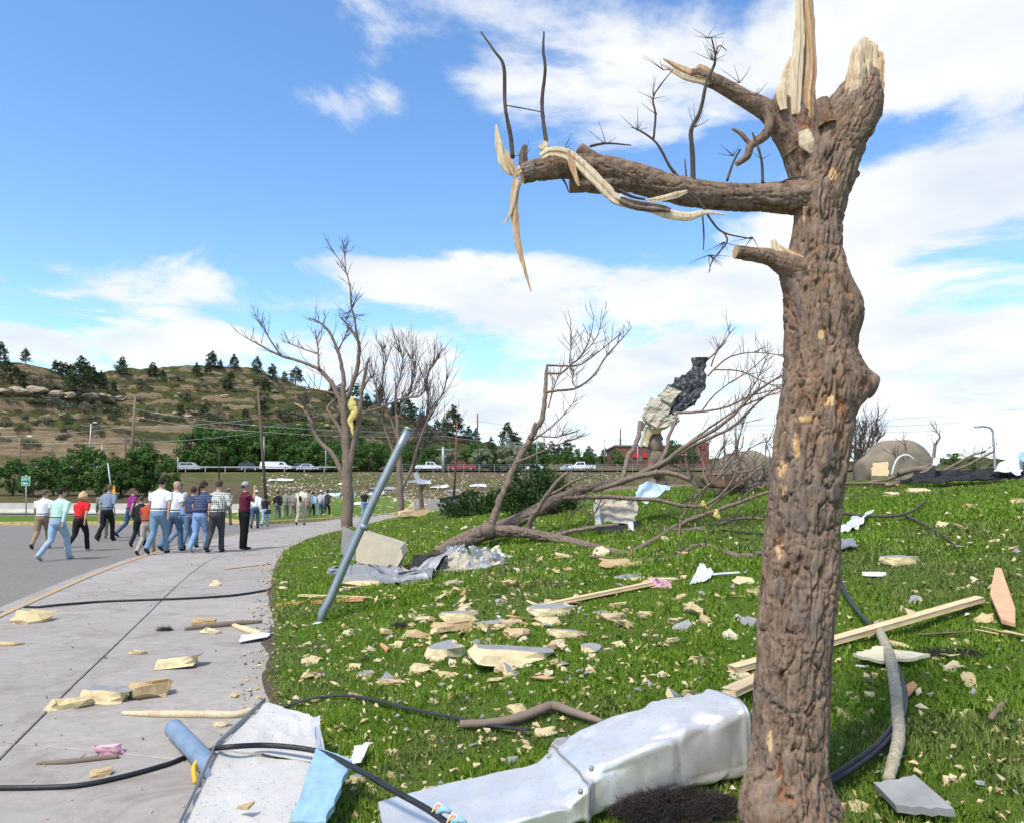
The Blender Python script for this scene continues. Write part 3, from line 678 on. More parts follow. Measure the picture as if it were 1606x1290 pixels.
    # collar
    cb = MB(); cb.tube([W(math.cos(q) * .042, ln * 1.02 + math.sin(q) * .042, .838) for q in np.linspace(0, 6.283, 13)], .010 * H, 6); cb.build('collar', shirt_mat or cloth(shirt), root, p)
    bb = MB(); bb.tube([W(math.cos(q) * .092 * sw, math.sin(q) * .073 * sw, .588) for q in np.linspace(0, 6.283, 17)], .008 * H, 6); 
    if not jacket: bb.build('belt', cloth((.03, .02, .015)), root, p)
    for nm in 'lr':
        hj, kn, an, toe = J[nm]; sb = MB(); a0 = Vector(an); d = Vector((0, 1, -toe * 1.1)).normalized(); base = a0 + Vector((0, 0, -.022))
        sb.tube([W(*(base - d * .035)), W(*(base - d * .015)), W(*(base + d * .035)), W(*(base + d * .075)), W(*(base + d * .10))], [.012 * H, .024 * H, .024 * H, .022 * H, .010 * H], 10, sq=(1, .85)); sb.tube([W(*(a0 + Vector((0, -.008, .01)))), W(*(base + Vector((0, -.004, 0))))], [.024 * H, .024 * H], 8); sb.build('shoe', cloth(shoe), root, p)
    # hair / cap
    if hairstyle != 'bald':
        hb = MB(); lo = {'short': .908, 'long': .88, 'ponytail': .90, 'bob': .875}[hairstyle]; gr = {'short': .004, 'long': .010, 'ponytail': .006, 'bob': .018}[hairstyle]
        rows = np.linspace(0, 1, 7); vs_ = []; n = 18
        for r_ in rows:
            for k in range(n):
                q = 2 * math.pi * k / n; front = max(0, math.sin(q)); low = lo + front * (.968 - lo); z = low + (1.0 + gr - low) * r_; zz = min(max(z, .868), .998)
                rx = np.interp(zz, [h[0] for h in hr], [h[1] for h in hr]) + gr; ry = np.interp(zz, [h[0] for h in hr], [h[2] for h in hr]) + gr
                if z > .998: rx, ry = .008, .01
                vs_.append(W(*Hd(math.cos(q) * max(rx, .01), math.sin(q) * max(ry, .012) - .003, z)))
        hb.add(vs_, [(i * n + k, i * n + (k + 1) % n, (i + 1) * n + (k + 1) % n, (i + 1) * n + k) for i in range(6) for k in range(n)] + [tuple(6 * n + k for k in range(n)), tuple(range(n - 1, -1, -1))])
        if hairstyle == 'ponytail': hb.tube([W(*Hd(0, -.05, .95)), W(*Hd(.01, -.075, .90)), W(*Hd(.012, -.07, .82)), W(*Hd(.02, -.072, .75))], [.014 * H, .017 * H, .014 * H, .006 * H], 8)
        if hairstyle == 'bob':
            for k in range(16): q = math.pi + math.pi * k / 15; hb.tube([W(*Hd(math.cos(q) * .045, math.sin(q) * .055, .965)), W(*Hd(math.cos(q) * .062, math.sin(q) * .07, .91)), W(*Hd(math.cos(q) * .056, math.sin(q) * .062, .868))], [.016 * H, .018 * H, .012 * H], 6)
        hb.build('hair', cloth(hair), root, p)
    if cap:
        cb = MB(); vs_ = []; n = 16
        for z, gr in ((.945, .006), (.965, .008), (.99, .006), (1.006, -.02)):
            rx = np.interp(min(z, .985), [h[0] for h in hr], [h[1] for h in hr]) + gr; ry = np.interp(min(z, .985), [h[0] for h in hr], [h[2] for h in hr]) + gr
            for k in range(n): q = 2 * math.pi * k / n; vs_.append(W(*Hd(math.cos(q) * rx, math.sin(q) * ry, z)))
        cb.add(vs_, [(i * n + k, i * n + (k + 1) % n, (i + 1) * n + (k + 1) % n, (i + 1) * n + k) for i in range(3) for k in range(n)] + [tuple(3 * n + k for k in range(n))]); s = cap[1]
        br = [Hd(x, s * y, .948) for x, y in ((-.04, .04), (-.03, .085), (0, .097), (.03, .085), (.04, .04))]; cb.add([W(*q) for q in br] + [W(q[0], q[1], q[2] - .006) for q in br], [(0, 1, 2, 3, 4), (9, 8, 7, 6, 5), (0, 5, 6, 1), (1, 6, 7, 2), (2, 7, 8, 3), (3, 8, 9, 4)], 0, False); cb.build('cap', cloth(cap[0]), root, p)
    if extra: extra(root, W, H, p)
    return root
def bag(root, W, H, p):
    b = MB(); c = [W(.10, -.02, .47)]; 
    b.box(c[0], (.26, .12, .2)); b.build('handbag', cloth((.02, .02, .022)), root, p); b = MB(); b.tube([W(.085, -.02, .53), W(.10, 0, .64), W(.09, .03, .80)], .008, 6); b.build('strap', cloth((.02, .02, .022)), root, p)
def backpack(root, W, H, p):
    b = MB(); b.tube([W(.0, -.085, .62), W(0, -.10, .66), W(0, -.085, .73)], [.10, .13, .09], 12, sq=(1, .55)); b.build('shoulder_bag', cloth((.02, .02, .022)), root, p); b = MB(); b.tube([W(-.05, -.07, .74), W(-.06, -.05, .82), W(-.04, .04, .83)], .012, 6); b.build('strap', cloth((.02, .02, .022)), root, p)
def folder(root, W, H, p):
    b = MB(); q = [W(.06, .05, .48), W(.12, -.03, .46), W(.135, -.03, .66), (W(.075, .05, .70))]; b.add(q + [v + Vector((.01, .01, 0)) for v in q], [(0, 1, 2, 3), (7, 6, 5, 4), (0, 4, 5, 1), (1, 5, 6, 2), (2, 6, 7, 3), (3, 7, 4, 0)], 0, False); b.build('folder', 'sign_white', root, p)
def shades(root, W, H, p):
    folder(root, W, H, p)
JE, JL, KH, BK, GY = (.10, .17, .27), (.30, .40, .52), (.26, .19, .11), (.012, .012, .014), (.06, .06, .066)
person(63, 860, 93, 'person in white short-sleeved shirt and khaki trousers beside the mint shirt', .25, (.68, .68, .70), KH, (.12, .085, .055), .34, bulk=1.12, head_turn=-.7)
person(86, 878, 114, 'person in mint green long-sleeved shirt and pale jeans walking on the road', -.1, (.42, .62, .52), JL, (.02, .015, .012), .34, 'long', bulk=1.1, head_turn=-.4, shoe=(.3, .3, .3))
person(122, 864, 93, 'person with blonde bobbed hair in a red top and black trousers', -.1, (.62, .015, .02), BK, (.50, .36, .18), .28, bulk=1.05, hairstyle='bob', female=True, shoe=(.5, .5, .5))
person(165, 848, 92, 'person in grey-blue long-sleeved shirt and black trousers on the road', -.05, (.20, .25, .32), BK, (.13, .07, .035), .22, 'long', arms='hold')
person(161, 841, 80, 'person in camouflage uniform hidden behind the grey-blue shirt', .5, (.2, .2, .16), (.2, .2, .16), (.05, .04, .03), .36, 'long', shirt_mat='camouflage', pants_mat='camouflage', depth=27.0)
person(202, 841, 76, 'person in purple polo shirt and blue jeans beside the grass island', -.5, (.22, .025, .15), (.04, .085, .17), (.12, .07, .04), .34, head_turn=-.7)
person(217, 845, 79, 'person in black jacket half hidden behind the rust-orange shirt', .1, (.015, .015, .017), BK, (.08, .05, .03), .3, 'long', jacket=True, depth=22.6)
person(229, 859, 92, 'person in rust-orange shirt and khaki trousers behind the white shirt', .1, (.42, .07, .03), (.34, .30, .24), (.10, .06, .04), .34, depth=19.6)
person(246, 868, 120, 'person in white untucked shirt and blue jeans on the yellow kerb', .0, (.74, .74, .76), (.15, .25, .34), (.018, .014, .012), .24, bulk=1.15, lean=.03)
person(269, 864, 110, 'bald person in white shirt and jeans carrying a white folder', -.25, (.70, .72, .74), (.09, .16, .25), (.3, .2, .14), .22, bulk=1.0, hairstyle='bald', head_turn=-.6, extra=shades, arms='holdr')
person(284, 847, 86, 'grey-haired person in sky blue shirt striding in jeans', -.3, (.14, .28, .55), JE, (.45, .45, .45), .4, 'long', arms='hold', depth=22.4)
person(298, 853, 96, 'dark-haired person in navy shirt mostly hidden behind the ponytail', .0, (.04, .06, .12), (.10, .16, .25), (.05, .025, .02), .18, depth=20.6)
person(312, 857, 112, 'tall person with long brown ponytail in a navy striped shirt', -.2, (.04, .06, .12), (.20, .32, .52), (.04, .022, .016), .16, bulk=1.15, hairstyle='ponytail', head_turn=-.5, shirt_mat='striped_cloth', shoe=(.4, .4, .4), depth=18.9)
person(336, 866, 114, 'heavy-set person in black and white checked shirt and charcoal trousers', .0, (.5, .5, .5), (.05, .05, .055), (.07, .045, .03), .2, 'long', bulk=1.32, shirt_mat='checked_cloth', arms='holdr', lean=.06)
person(355, 823, 60, 'person in camouflage uniform seen beyond the checked shirt', .0, (.2, .2, .16), (.2, .2, .16), (.05, .04, .03), .25, 'long', cap=((.2, .19, .15), 1), shirt_mat='camouflage', pants_mat='camouflage')
person(381, 861, 106, 'person in maroon shirt and black trousers raising a hand to the face', -.9, (.11, .012, .03), (.006, .006, .008), (.08, .08, .08), 0, bulk=1.12, arms='face', cap=((.30, .31, .33), -1), lean=.0)
person(399, 828, 60, 'person in white shirt and jeans with a white cap', .0, (.72, .74, .78), (.06, .09, .16), (.05, .04, .03), .15, 'long', cap=((.7, .7, .7), 1))
person(415, 825, 49, 'person in black top and pale jeans with a black handbag', .0, BK, JL, (.01, .01, .01), .2, hairstyle='long', extra=bag)
person(434, 817, 48, 'person in black suit jacket and grey trousers in the far group', .0, (.012, .012, .014), (.15, .15, .15), (.06, .04, .03), .2, 'long', jacket=True)
person(447, 815, 48, 'person in camouflage next to the black suit jacket', .1, (.2, .2, .16), (.2, .2, .16), (.12, .11, .09), .2, 'long', shirt_mat='camouflage', pants_mat='camouflage', cap=((.2, .19, .15), 1))
person(459, 816, 49, 'person in camouflage between another uniform and the cream shirt', -.1, (.2, .2, .16), (.2, .2, .16), (.12, .11, .09), .2, 'long', shirt_mat='camouflage', pants_mat='camouflage', cap=((.2, .19, .15), 1))
person(471, 823, 62, 'person in cream shirt and khaki trousers with a black shoulder bag', .0, (.66, .62, .47), (.40, .35, .27), (.35, .3, .25), .25, bulk=1.1, extra=backpack)
person(482, 815, 48, 'person in camouflage with a red cap beside the cream shirt', .0, (.2, .2, .16), (.2, .2, .16), (.1, .05, .04), .2, 'long', shirt_mat='camouflage', pants_mat='camouflage', cap=((.25, .03, .03), 1))
person(489, 813, 43, 'person in light blue shirt and dark trousers in the far group', .0, (.30, .45, .62), (.03, .03, .045), (.02, .02, .02), .18, 'long')
person(502, 811, 43, 'person in grey shirt and jeans with a white cap beside the dark suit', .1, (.42, .43, .46), JE, (.05, .04, .03), .2, cap=((.72, .72, .72), 1))
person(512, 811, 46, 'person in dark grey suit walking beside the white cap', -.1, (.035, .037, .045), (.03, .032, .04), (.03, .02, .016), .3, 'long', jacket=True)
person(571, 809, 41, 'person in black shirt and jeans standing alone past the bare tree', .0, BK, (.16, .26, .42), (.35, .24, .17), .1, hairstyle='bald', bulk=1.1)
# ------------------------------------------------------------------ vegetation
def leaf_quads(centres, radii, per, size, seed, flat=1.0, shade_up=True):
    g = np.random.default_rng(seed); out = []; sh = []
    for c, r in zip(centres, radii):
        n = max(4, int(per)); d = g.normal(size=(n, 3)); d /= np.linalg.norm(d, axis=1)[:, None]
        rr = r * (.45 + .6 * g.random((n, 1)) ** .6); p = np.asarray(c) + d * rr * np.array([1, 1, flat])
        a = g.normal(size=(n, 3)); a /= np.linalg.norm(a, axis=1)[:, None]; b = np.cross(a, d + .3 * g.normal(size=(n, 3))); b /= np.linalg.norm(b, axis=1)[:, None] + 1e-9
        s = size * (.6 + .8 * g.random((n, 1)))
        out.append(np.stack([p - a * s, p - b * s * .55, p + a * s, p + b * s * .55], 1)); sh.append(np.clip(g.random() * .5 + g.random(n) * .5, 0, 1))
    return np.concatenate(out), np.concatenate(sh)
def veg_proto(kind, seed):
    """unit-height plant: returns (crown mesh, trunk mesh or None)."""
    g = np.random.default_rng(seed); tb = MB(); C = []; Rr = []
    if kind == 'pine':
        z = .16 + .1 * g.random(); lean = g.normal(0, .02, 2)
        tb.tube([(0, 0, -.04), (lean[0] * .5, lean[1] * .5, .5), (lean[0], lean[1], .97)], [.028, .018, .004], 6)
        while z < .99:
            w_ = .40 * (1 - z) ** .6 * (.7 + .6 * g.random()) + .025; k = 4 if z < .85 else 2; a0 = g.random() * 6.28
            for i in range(k):
                a = a0 + i * 6.28 / k + g.normal(0, .3); rr = w_ * (.55 + .55 * g.random())
                if g.random() < .12: continue
                for q in ((.45, .7) if z < .8 else (.5,)):
                    C.append((lean[0] * z + math.cos(a) * rr * (q + .25), lean[1] * z + math.sin(a) * rr * (q + .25), z + g.normal(0, .012) - .03 * q)); Rr.append(.035 + .3 * w_ * (.8 + .4 * g.random()) * .8)
                tb.tube([(lean[0] * z, lean[1] * z, z - .03), (math.cos(a) * rr, math.sin(a) * rr, z)], [.006, .002], 4, cap=False)
            z += .055 + .02 * g.random()
        V, s = leaf_quads(C, Rr, 24, .03, seed, .6); cm = 'needle'
    elif kind in ('leafy', 'pale'):
        tb.tube([(0, 0, -.05), (.01, 0, .2), (-.01, .02, .45)], [.035, .028, .014], 6)
        for i in range(7):
            a = g.random() * 6.28; tb.tube([(0, 0, .15 + .2 * g.random()), (math.cos(a) * .2, math.sin(a) * .2, .45 + .2 * g.random())], [.016, .005], 5)
        for i in range(46):
            a, t = g.random() * 6.28, g.random(); rr = .48 * math.sqrt(g.random()) * math.sin(math.pi * (.12 + .78 * t)) ** .7
            C.append((math.cos(a) * rr, math.sin(a) * rr, .16 + .74 * t)); Rr.append(.07 + .075 * g.random())
        V, s = leaf_quads(C, Rr, 95, .026, seed, .85); cm = 'leaf' if kind == 'leafy' else 'leaf_pale'
    elif kind in ('shrub', 'sage'):
        for i in range(20):
            a = g.random() * 6.28; rr = .75 * math.sqrt(g.random()); C.append((math.cos(a) * rr, math.sin(a) * rr, .12 + .62 * g.random() * (1 - .55 * rr))); Rr.append(.16 + .14 * g.random())
        V, s = leaf_quads(C, Rr, 34, .06, seed, .75); cm = 'brush' if kind == 'shrub' else 'sage'
        for i in range(5): a = g.random() * 6.28; tb.tube([(0, 0, -.08), (math.cos(a) * .4, math.sin(a) * .4, .5)], [.03, .008], 4)
    return tri_mesh('crown', V, 4, [cm], {'shade': s}), tb.mesh('trunk', 'pole_brown')
PROTO = {k: [veg_proto(k, 100 + 10 * j + i) for i in range(n)] for j, (k, n) in enumerate((('pine', 5), ('leafy', 5), ('pale', 2), ('shrub', 4), ('sage', 3)))}
def plant(kind, name, pos, h, label, cat, group, wx=1.0, var=None):
    cm, tm = PROTO[kind][random.randrange(len(PROTO[kind])) if var is None else var]
    e = empty(name, pos, label, cat, group, random.uniform(0, 6.28)); e.scale = (h * wx, h * wx, h)
    link('crown', cm, e); link('trunk' if kind in ('pine', 'leafy', 'pale') else 'stem', tm, e); return e
PINES = [(14, 566, 32), (0, 570, 30), (30, 566, 27), (52, 573, 23), (63, 575, 26), (76, 577, 24), (40, 571, 22), (9, 587, 22), (25, 594, 18), (35, 606, 22), (15, 603, 15), (86, 582, 16), (94, 587, 18), (102, 591, 20), (110, 594, 20), (122, 618, 52), (135, 604, 32), (146, 608, 30), (156, 609, 24), (162, 600, 13), (178, 616, 18),
         (190, 590, 27), (240, 592, 21), (255, 594, 12), (308, 590, 19), (331, 578, 25), (326, 588, 16), (345, 580, 14), (367, 580, 22), (362, 602, 18), (356, 614, 20), (402, 586, 24), (427, 596, 23), (446, 600, 16), (463, 604, 26), (485, 608, 14), (533, 618, 28), (417, 618, 22), (412, 648, 22), (293, 628, 11), (283, 652, 18), (320, 654, 18), (385, 658, 16),
         (594, 636, 28), (635, 656, 34), (560, 626, 22), (575, 644, 24), (648, 664, 28), (520, 622, 20), (620, 654, 26), (686, 678, 18), (710, 688, 46), (735, 697, 26), (746, 698, 24), (770, 704, 18), (662, 668, 20), (698, 684, 20), (795, 708, 40), (808, 711, 30), (830, 716, 26), (865, 720, 26), (878, 720, 20), (890, 723, 30), (925, 723, 22), (950, 722, 18), (963, 722, 20)]
for px, py, h in PINES:
    p = G(px, py); h *= 1.18; hm_ = max(h * pxm(px, py, p), 2.0)
    plant('pine', 'pine_tree', p - Vector((0, 0, .1)), hm_, 'dark green pine tree standing on the rocky sandstone hillside', 'tree', 'pine trees on the hillside', .9 + .35 * random.random())
def band(px0, px1, py, h0, h1, n, Yd, kind, label, group, wx=(.8, 1.15)):
    for i in range(n):
        px = px0 + (px1 - px0) * (i + random.random() * .8) / n; Y_ = random.uniform(*Yd); q = at(px, py, Y_); z = gz(q.x, Y_); h = random.uniform(h0, h1) * Y_ / F
        plant(kind, 'leafy_tree' if kind != 'shrub' else 'shrub', (q.x, Y_, z - .1), h, label, 'tree' if kind != 'shrub' else 'shrub', group, random.uniform(*wx))
LB = ('mid green bushy tree in the thicket between highway and hill', 'leafy trees at the foot of the hill')
band(300, 430, 730, 46, 78, 9, (163, 172), 'leafy', *LB); band(320, 420, 700, 40, 60, 6, (174, 186), 'leafy', *LB)
band(430, 580, 730, 34, 62, 11, (163, 174), 'leafy', *LB); band(560, 850, 730, 30, 52, 20, (163, 176), 'leafy', *LB); band(440, 700, 710, 30, 44, 12, (178, 196), 'leafy', *LB)
band(700, 810, 728, 40, 54, 3, (161, 163), 'pale', 'pale silvery tree at the front of the thicket by the highway', 'silvery trees by the highway')
band(850, 985, 726, 18, 34, 9, (190, 230), 'leafy', 'small leafy tree near the brick store across the highway', 'small trees by the store')
band(0, 300, 738, 10, 22, 15, (162, 172), 'leafy', 'low bushy green tree growing at the foot of the sandstone cliff', 'low trees under the cliff', (.9, 1.5))
for px, py, h, wx in ((18, 0, 72, 1.0), (50, 0, 60, 1.0), (82, 0, 82, .9), (128, 0, 100, .95), (160, 0, 78, .9), (188, 0, 76, 1.0), (228, 0, 102, .95), (258, 0, 80, .7), (-45, 0, 80, 1), (105, 0, 56, 1.0), (210, 0, 60, 1.1)):
    h *= .84; Y_ = random.uniform(66, 69); q = at(px, 800, Y_); plant('leafy', 'leafy_tree', (q.x, Y_, gz(q.x, Y_) - .1), h * Y_ / F, 'full green leafy tree on the earth bank behind the concrete barriers', 'tree', 'leafy trees behind the barriers', wx)
# hillside scrub
random.seed(21); cnt = 0
SH = 'low dark green shrub growing on the sandstone hillside'; SG = 'low grey green sage bush growing on the sandstone hillside'
EXPL = [(10, 668, 22, 0), (36, 676, 22, 0), (66, 668, 24, 0), (74, 660, 18, 0), (20, 632, 20, 1), (46, 632, 20, 0), (84, 634, 34, 1), (100, 642, 26, 1), (128, 644, 36, 1), (160, 645, 30, 0), (190, 650, 34, 0), (232, 652, 32, 0), (222, 700, 30, 0), (60, 606, 18, 1), (290, 622, 20, 1), (410, 600, 22, 0), (440, 650, 24, 0), (460, 660, 30, 0), (490, 660, 30, 0), (330, 660, 36, 0), (350, 664, 30, 0), (380, 668, 34, 0), (540, 660, 30, 0), (570, 680, 34, 0), (610, 690, 30, 0)]
for px, py, wpx, k in EXPL + [(random.uniform(-10, 700), 0, random.uniform(8, 26), random.random() < .3) for _ in range(300)]:
    if py == 0:
        top = np.interp(px, [0, 100, 165, 300, 400, 500, 620, 740], [575, 596, 602, 588, 594, 622, 656, 700]); py = random.uniform(top, 722)
        if px < 330 and py > 660 and random.random() < .6: continue
    p = G(px, py)
    if p.y > 340 or p.y < 160: continue
    wm = wpx * pxm(px, py, p)
    plant('sage' if k else 'shrub', 'sage_bush' if k else 'shrub', p - Vector((0, 0, .1)), wm * .62, SG if k else SH, 'bush' if k else 'shrub', 'sage bushes on the hillside' if k else 'shrubs on the hillside', random.uniform(.75, 1.2))
# sandstone boulders lying on the slope
def rock_mesh(seed, n=3, rough=.22, flat_=.7):
    import bmesh
    bm = bmesh.new(); bmesh.ops.create_icosphere(bm, subdivisions=n, radius=1)
    co = np.array([v.co[:] for v in bm.verts]); k = 1 + rough * fbm(co[:, 0] * 1.1 + seed, co[:, 1] * 1.1, co[:, 2] * 1.1, 4, seed); co = co * k[:, None]
    co = np.clip(co, -.9, 1.02); co[:, 2] *= flat_
    for v, c in zip(bm.verts, co): v.co = c
    me = bpy.data.meshes.new('boulder'); bm.to_mesh(me); bm.free(); me.polygons.foreach_set('use_smooth', [n > 2] * len(me.polygons)); return me
def mk_stone(name, lo, mid, hi):
    m = MT(name); v = m.wpos(); n = m.noise(v, 1.4, 9, .7); s = m.noise(m.wpos((.3, .3, 2)), 1.6, 6, .6)
    col = m.ramp(n, [(.3, lo), (.5, mid), (.72, hi)]); col = m.mix(.4, col, m.ramp(s, [(.35, lo), (.65, hi)])); m.col(col); m.bump(n, .9, .06); m.set(Roughness=.95); M[name] = m.m
mk_stone('sandstone', (.20, .15, .10), (.36, .28, .19), (.47, .39, .28)); mk_stone('boulder_stone', (.12, .098, .07), (.215, .175, .122), (.30, .25, .18))
RM = [rock_mesh(i + 3, 2, .35, .6) for i in range(4)]
for r in RM: r.materials.append(M['sandstone'])
for i in range(46):
    px, py = ((32, 615), (8, 613), (60, 612), (90, 618), (110, 620), (140, 622), (165, 625), (190, 626))[i] if i < 8 else (random.uniform(0, 560), random.uniform(590, 700))
    p = G(px, py); s = (random.uniform(16, 26) if i < 8 else random.uniform(4, 11)) * pxm(px, py, p) * .5
    if p.y > 335: continue
    o = link('sandstone_block', RM[i % 4], None, p); o.scale = (s * 1.5, s * 1.2, s); o.rotation_euler = (random.uniform(-.2, .2), random.uniform(-.2, .2), random.uniform(0, 6))
    tag(o, 'tan sandstone block lying among the scrub of the hillside', 'rock', 'sandstone blocks on the hillside')
# two landscape boulders on the crest
def boulder(px, py, w_, h_, seed, label):
    p = G(px, py); k = pxm(px, py, p); me = rock_mesh(seed, 4, .16, .95); me.materials.append(M['boulder_stone'])
    o = link('boulder', me, None, p + Vector((0, w_ * k * .35, h_ * k * .30))); o.scale = (w_ * k * .55, w_ * k * .45, h_ * k * .78); tag(o, label, 'boulder'); return p
PB = boulder(1428, 757, 120, 66, 12, 'huge rounded tan boulder behind the fallen branches on the lawn crest')
boulder(1182, 768, 96, 66, 19, 'large shadowed grey boulder behind the tangle of dead branches')
# junipers
def juniper(px, py, w_, h_, seed, label, n=150, dpt=.5):
    p = G(px, py); k = pxm(px, py, p); g = np.random.default_rng(seed); W, H = w_ * k / 2, h_ * k; V = []; S = []; tb = MB()
    for i in range(n):
        a = g.random() * 6.28; rr = math.sqrt(g.random()); h = H * (1 - .55 * rr ** 2) * (.35 + .65 * g.random()); bx_, by_ = math.cos(a) * rr * W, math.sin(a) * rr * W * dpt
        d = np.array([math.cos(a) * .8 * rr + g.normal(0, .3), math.sin(a) * .6 * rr + g.normal(0, .3), .55 + .4 * g.random()]); d /= np.linalg.norm(d); ln = (.28 + .3 * g.random()) * min(1, H)
        s0 = g.random(); tip = np.array([bx_, by_, h]); root = tip - d * ln
        if i % 5 == 0: tb.tube([(bx_ * .2, by_ * .2, 0), tuple(root)], [.03, .01], 5)
        for j in range(42):
            t = g.random(); c = root + d * ln * t + g.normal(size=3) * .075 * (1.15 - t); e = d + g.normal(size=3) * .5; e /= np.linalg.norm(e); f_ = np.cross(e, g.normal(size=3)); f_ /= np.linalg.norm(f_); q = .05 + .045 * g.random()
            V.append((c - f_ * q * .26, c + e * q * .5 - f_ * q * .2, c + e * q, c + f_ * q * .26)); S.append(.5 * s0 + .5 * g.random())
    e = empty('juniper_bush', p, label, 'bush'); link('foliage', tri_mesh('foliage', np.array(V), 4, ['juniper'], {'shade': S}), e); link('stem', tb.mesh('stem', 'pole_brown'), e)
juniper(842, 806, 130, 84, 1, 'dense dark green juniper bush on the lawn behind the fallen trunk', 190, .6)
juniper(758, 808, 140, 46, 2, 'low spreading dark juniper bush beside the black slanted board', 150, .5)
juniper(1530, 742, 110, 46, 3, 'broad dark juniper bush beside the huge tan boulder', 170, .5)
juniper(1620, 748, 60, 44, 4, 'dark juniper bush next to the white and blue sheet', 90, .5)
juniper(1356, 744, 50, 46, 5, 'ragged dark juniper bush between trunk and huge tan boulder', 80, .6)
# ------------------------------------------------------------------ the broken tree in front
TB = G(1238, 1283); TY = TB.y + .02
def bark_tube(pts, rad, n, seg, name, parent, mat_='bark', amp=.011, cell=(26, 26, 7), seed=0, wood_pts=(), flare=None, cap=True, bulges=()):
    """dense swept tube with bark plates and fissures as real relief."""
    P = smooth_path(pts, 8); rad = interp_r(rad, len(P))
    ln = [0]
    for a, b in zip(P[:-1], P[1:]): ln.append(ln[-1] + (b - a).length)
    m = max(6, int(ln[-1] / seg)); s = np.linspace(0, ln[-1], m)
    PA = np.stack([np.interp(s, ln, [p[i] for p in P]) for i in range(3)], 1); r = np.interp(s, ln, rad)
    T = np.gradient(PA, axis=0); T /= np.linalg.norm(T, axis=1)[:, None]
    a = np.cross(T[0], (0, 1, 0) if abs(T[0][1]) < .8 else (1, 0, 0)); a /= np.linalg.norm(a); A = []
    for t in T:
        a = a - t * a.dot(t); a /= np.linalg.norm(a); A.append(a)
    A = np.array(A); B = np.cross(T, A); q = np.linspace(0, 2 * np.pi, n, endpoint=False)
    D = A[:, None] * np.cos(q)[None, :, None] + B[:, None] * np.sin(q)[None, :, None]
    rr = r[:, None] * np.ones(n)[None]
    cq, sq_ = np.cos(q)[None] * rr, np.sin(q)[None] * rr; sl_ = s[:, None] * np.ones(n)[None]
    rr = rr * (1 + .05 * fbm(cq * 9, sq_ * 9, sl_ * 3, 3, seed + 3))
    k1 = cell[0] / 24; z1 = cell[2] / 6.5
    wob = .5 * fbm(cq * 9 * k1, sq_ * 9 * k1, sl_ * 7 * z1, 3, seed + 1)
    n1 = fbm(cq * 19 * k1 + wob, sq_ * 19 * k1 + wob, sl_ * 2.6 * z1, 3, seed + 2, .45); n2 = fbm(cq * 40 * k1 - wob, sq_ * 40 * k1, sl_ * 6.5 * z1 + wob, 3, seed + 4, .5); n3 = fbm(cq * 12 * k1, sq_ * 12 * k1 + 3, sl_ * 22 * z1 + 1.5 * wob, 2, seed + 6)
    l1 = 1 - sstep(0, .14, np.abs(n1)); l2 = 1 - sstep(0, .15, np.abs(n2)); l3 = (1 - sstep(0, .13, np.abs(n3))) * (1 - l1)
    crack = np.clip(l1 + .45 * l2 + .25 * l3, 0, 1.4); fine = fbm(cq * 110, sq_ * 110, sl_ * 14, 4, seed + 9, .6)
    fis = np.clip(.30 * l2 + .2 * l3, 0, 1) + np.clip(l1 * 1.1, 0, .7) * sstep(.0, .35, fbm(cq * 6 + 3, sq_ * 6, sl_ * 2.2, 3, seed + 8) + .12)
    disp = amp * (-1.0 * l1 - .42 * l2 - .30 * l3 + .5 * np.clip(np.abs(n1) - .15, 0, .6) + .22 * np.clip(np.abs(n2), 0, .5)) + amp * .14 * fine
    for (bp, br, bh) in bulges:
        pos = PA[:, None] + D * rr[..., None]; d2 = ((pos - np.array(bp)) ** 2).sum(2); rr = rr + bh * np.exp(-d2 / (br * br))
    pos = PA[:, None] + D * (rr + disp)[..., None]
    wood = np.zeros(rr.shape)
    for (bp, br, sx) in wood_pts:
        d = (pos - np.array(bp)); d2 = (d[..., 0] ** 2 + d[..., 1] ** 2 * .2) / (br * sx) ** 2 + d[..., 2] ** 2 / br ** 2
        wood = np.maximum(wood, 1 - sstep(.6, 1.0, d2 + .5 * fbm(cq * 50, sq_ * 50, sl_ * 18, 3, seed + 5)))
    mb = MB(); i0 = np.arange((m - 1) * n).reshape(m - 1, n); fs = np.stack([i0, np.roll(i0, -1, 1), np.roll(i0, -1, 1) + n, i0 + n], 2).reshape(-1, 4)
    V = pos.reshape(-1, 3); V = np.concatenate([V, PA[:1], PA[-1:]]); k = m * n
    caps = [(j, (j + 1) % n, k) for j in range(n)]; caps2 = [((m - 1) * n + j, (m - 1) * n + (j + 1) % n, k + 1) for j in range(n)]
    me = bpy.data.meshes.new(name); org = np.array(parent.matrix_basis.translation)
    me.from_pydata((V - org).tolist(), [], fs.tolist() + caps + caps2); me.materials.append(M[mat_]); me.materials.append(M['raw_wood'])
    me.polygons.foreach_set('use_smooth', [True] * len(fs) + [False] * (2 * n)); me.polygons.foreach_set('material_index', [0] * (len(fs) + n) + [1] * n)
    for nm, ar in (('fissure', fis), ('wood', wood)):
        t = me.attributes.new(nm, 'FLOAT', 'POINT'); t.data.foreach_set('value', np.concatenate([ar.ravel(), [0, 1]]).astype(np.float32))
    me.update(); return link(name, me, parent)
def pl(pts, Y0, dY=0.0):
    """pixel polyline -> 3D at depth Y0 (+dY along its length)."""
    n = len(pts); return [at(p[0], p[1], (p[2] if len(p) > 2 else Y0 + dY * i / max(1, n - 1))) for i, p in enumerate(pts)]
K = TY / F
tree = empty('broken_tree', TB, 'large snapped tree trunk with torn splintered stubs and one long bare limb', 'tree')
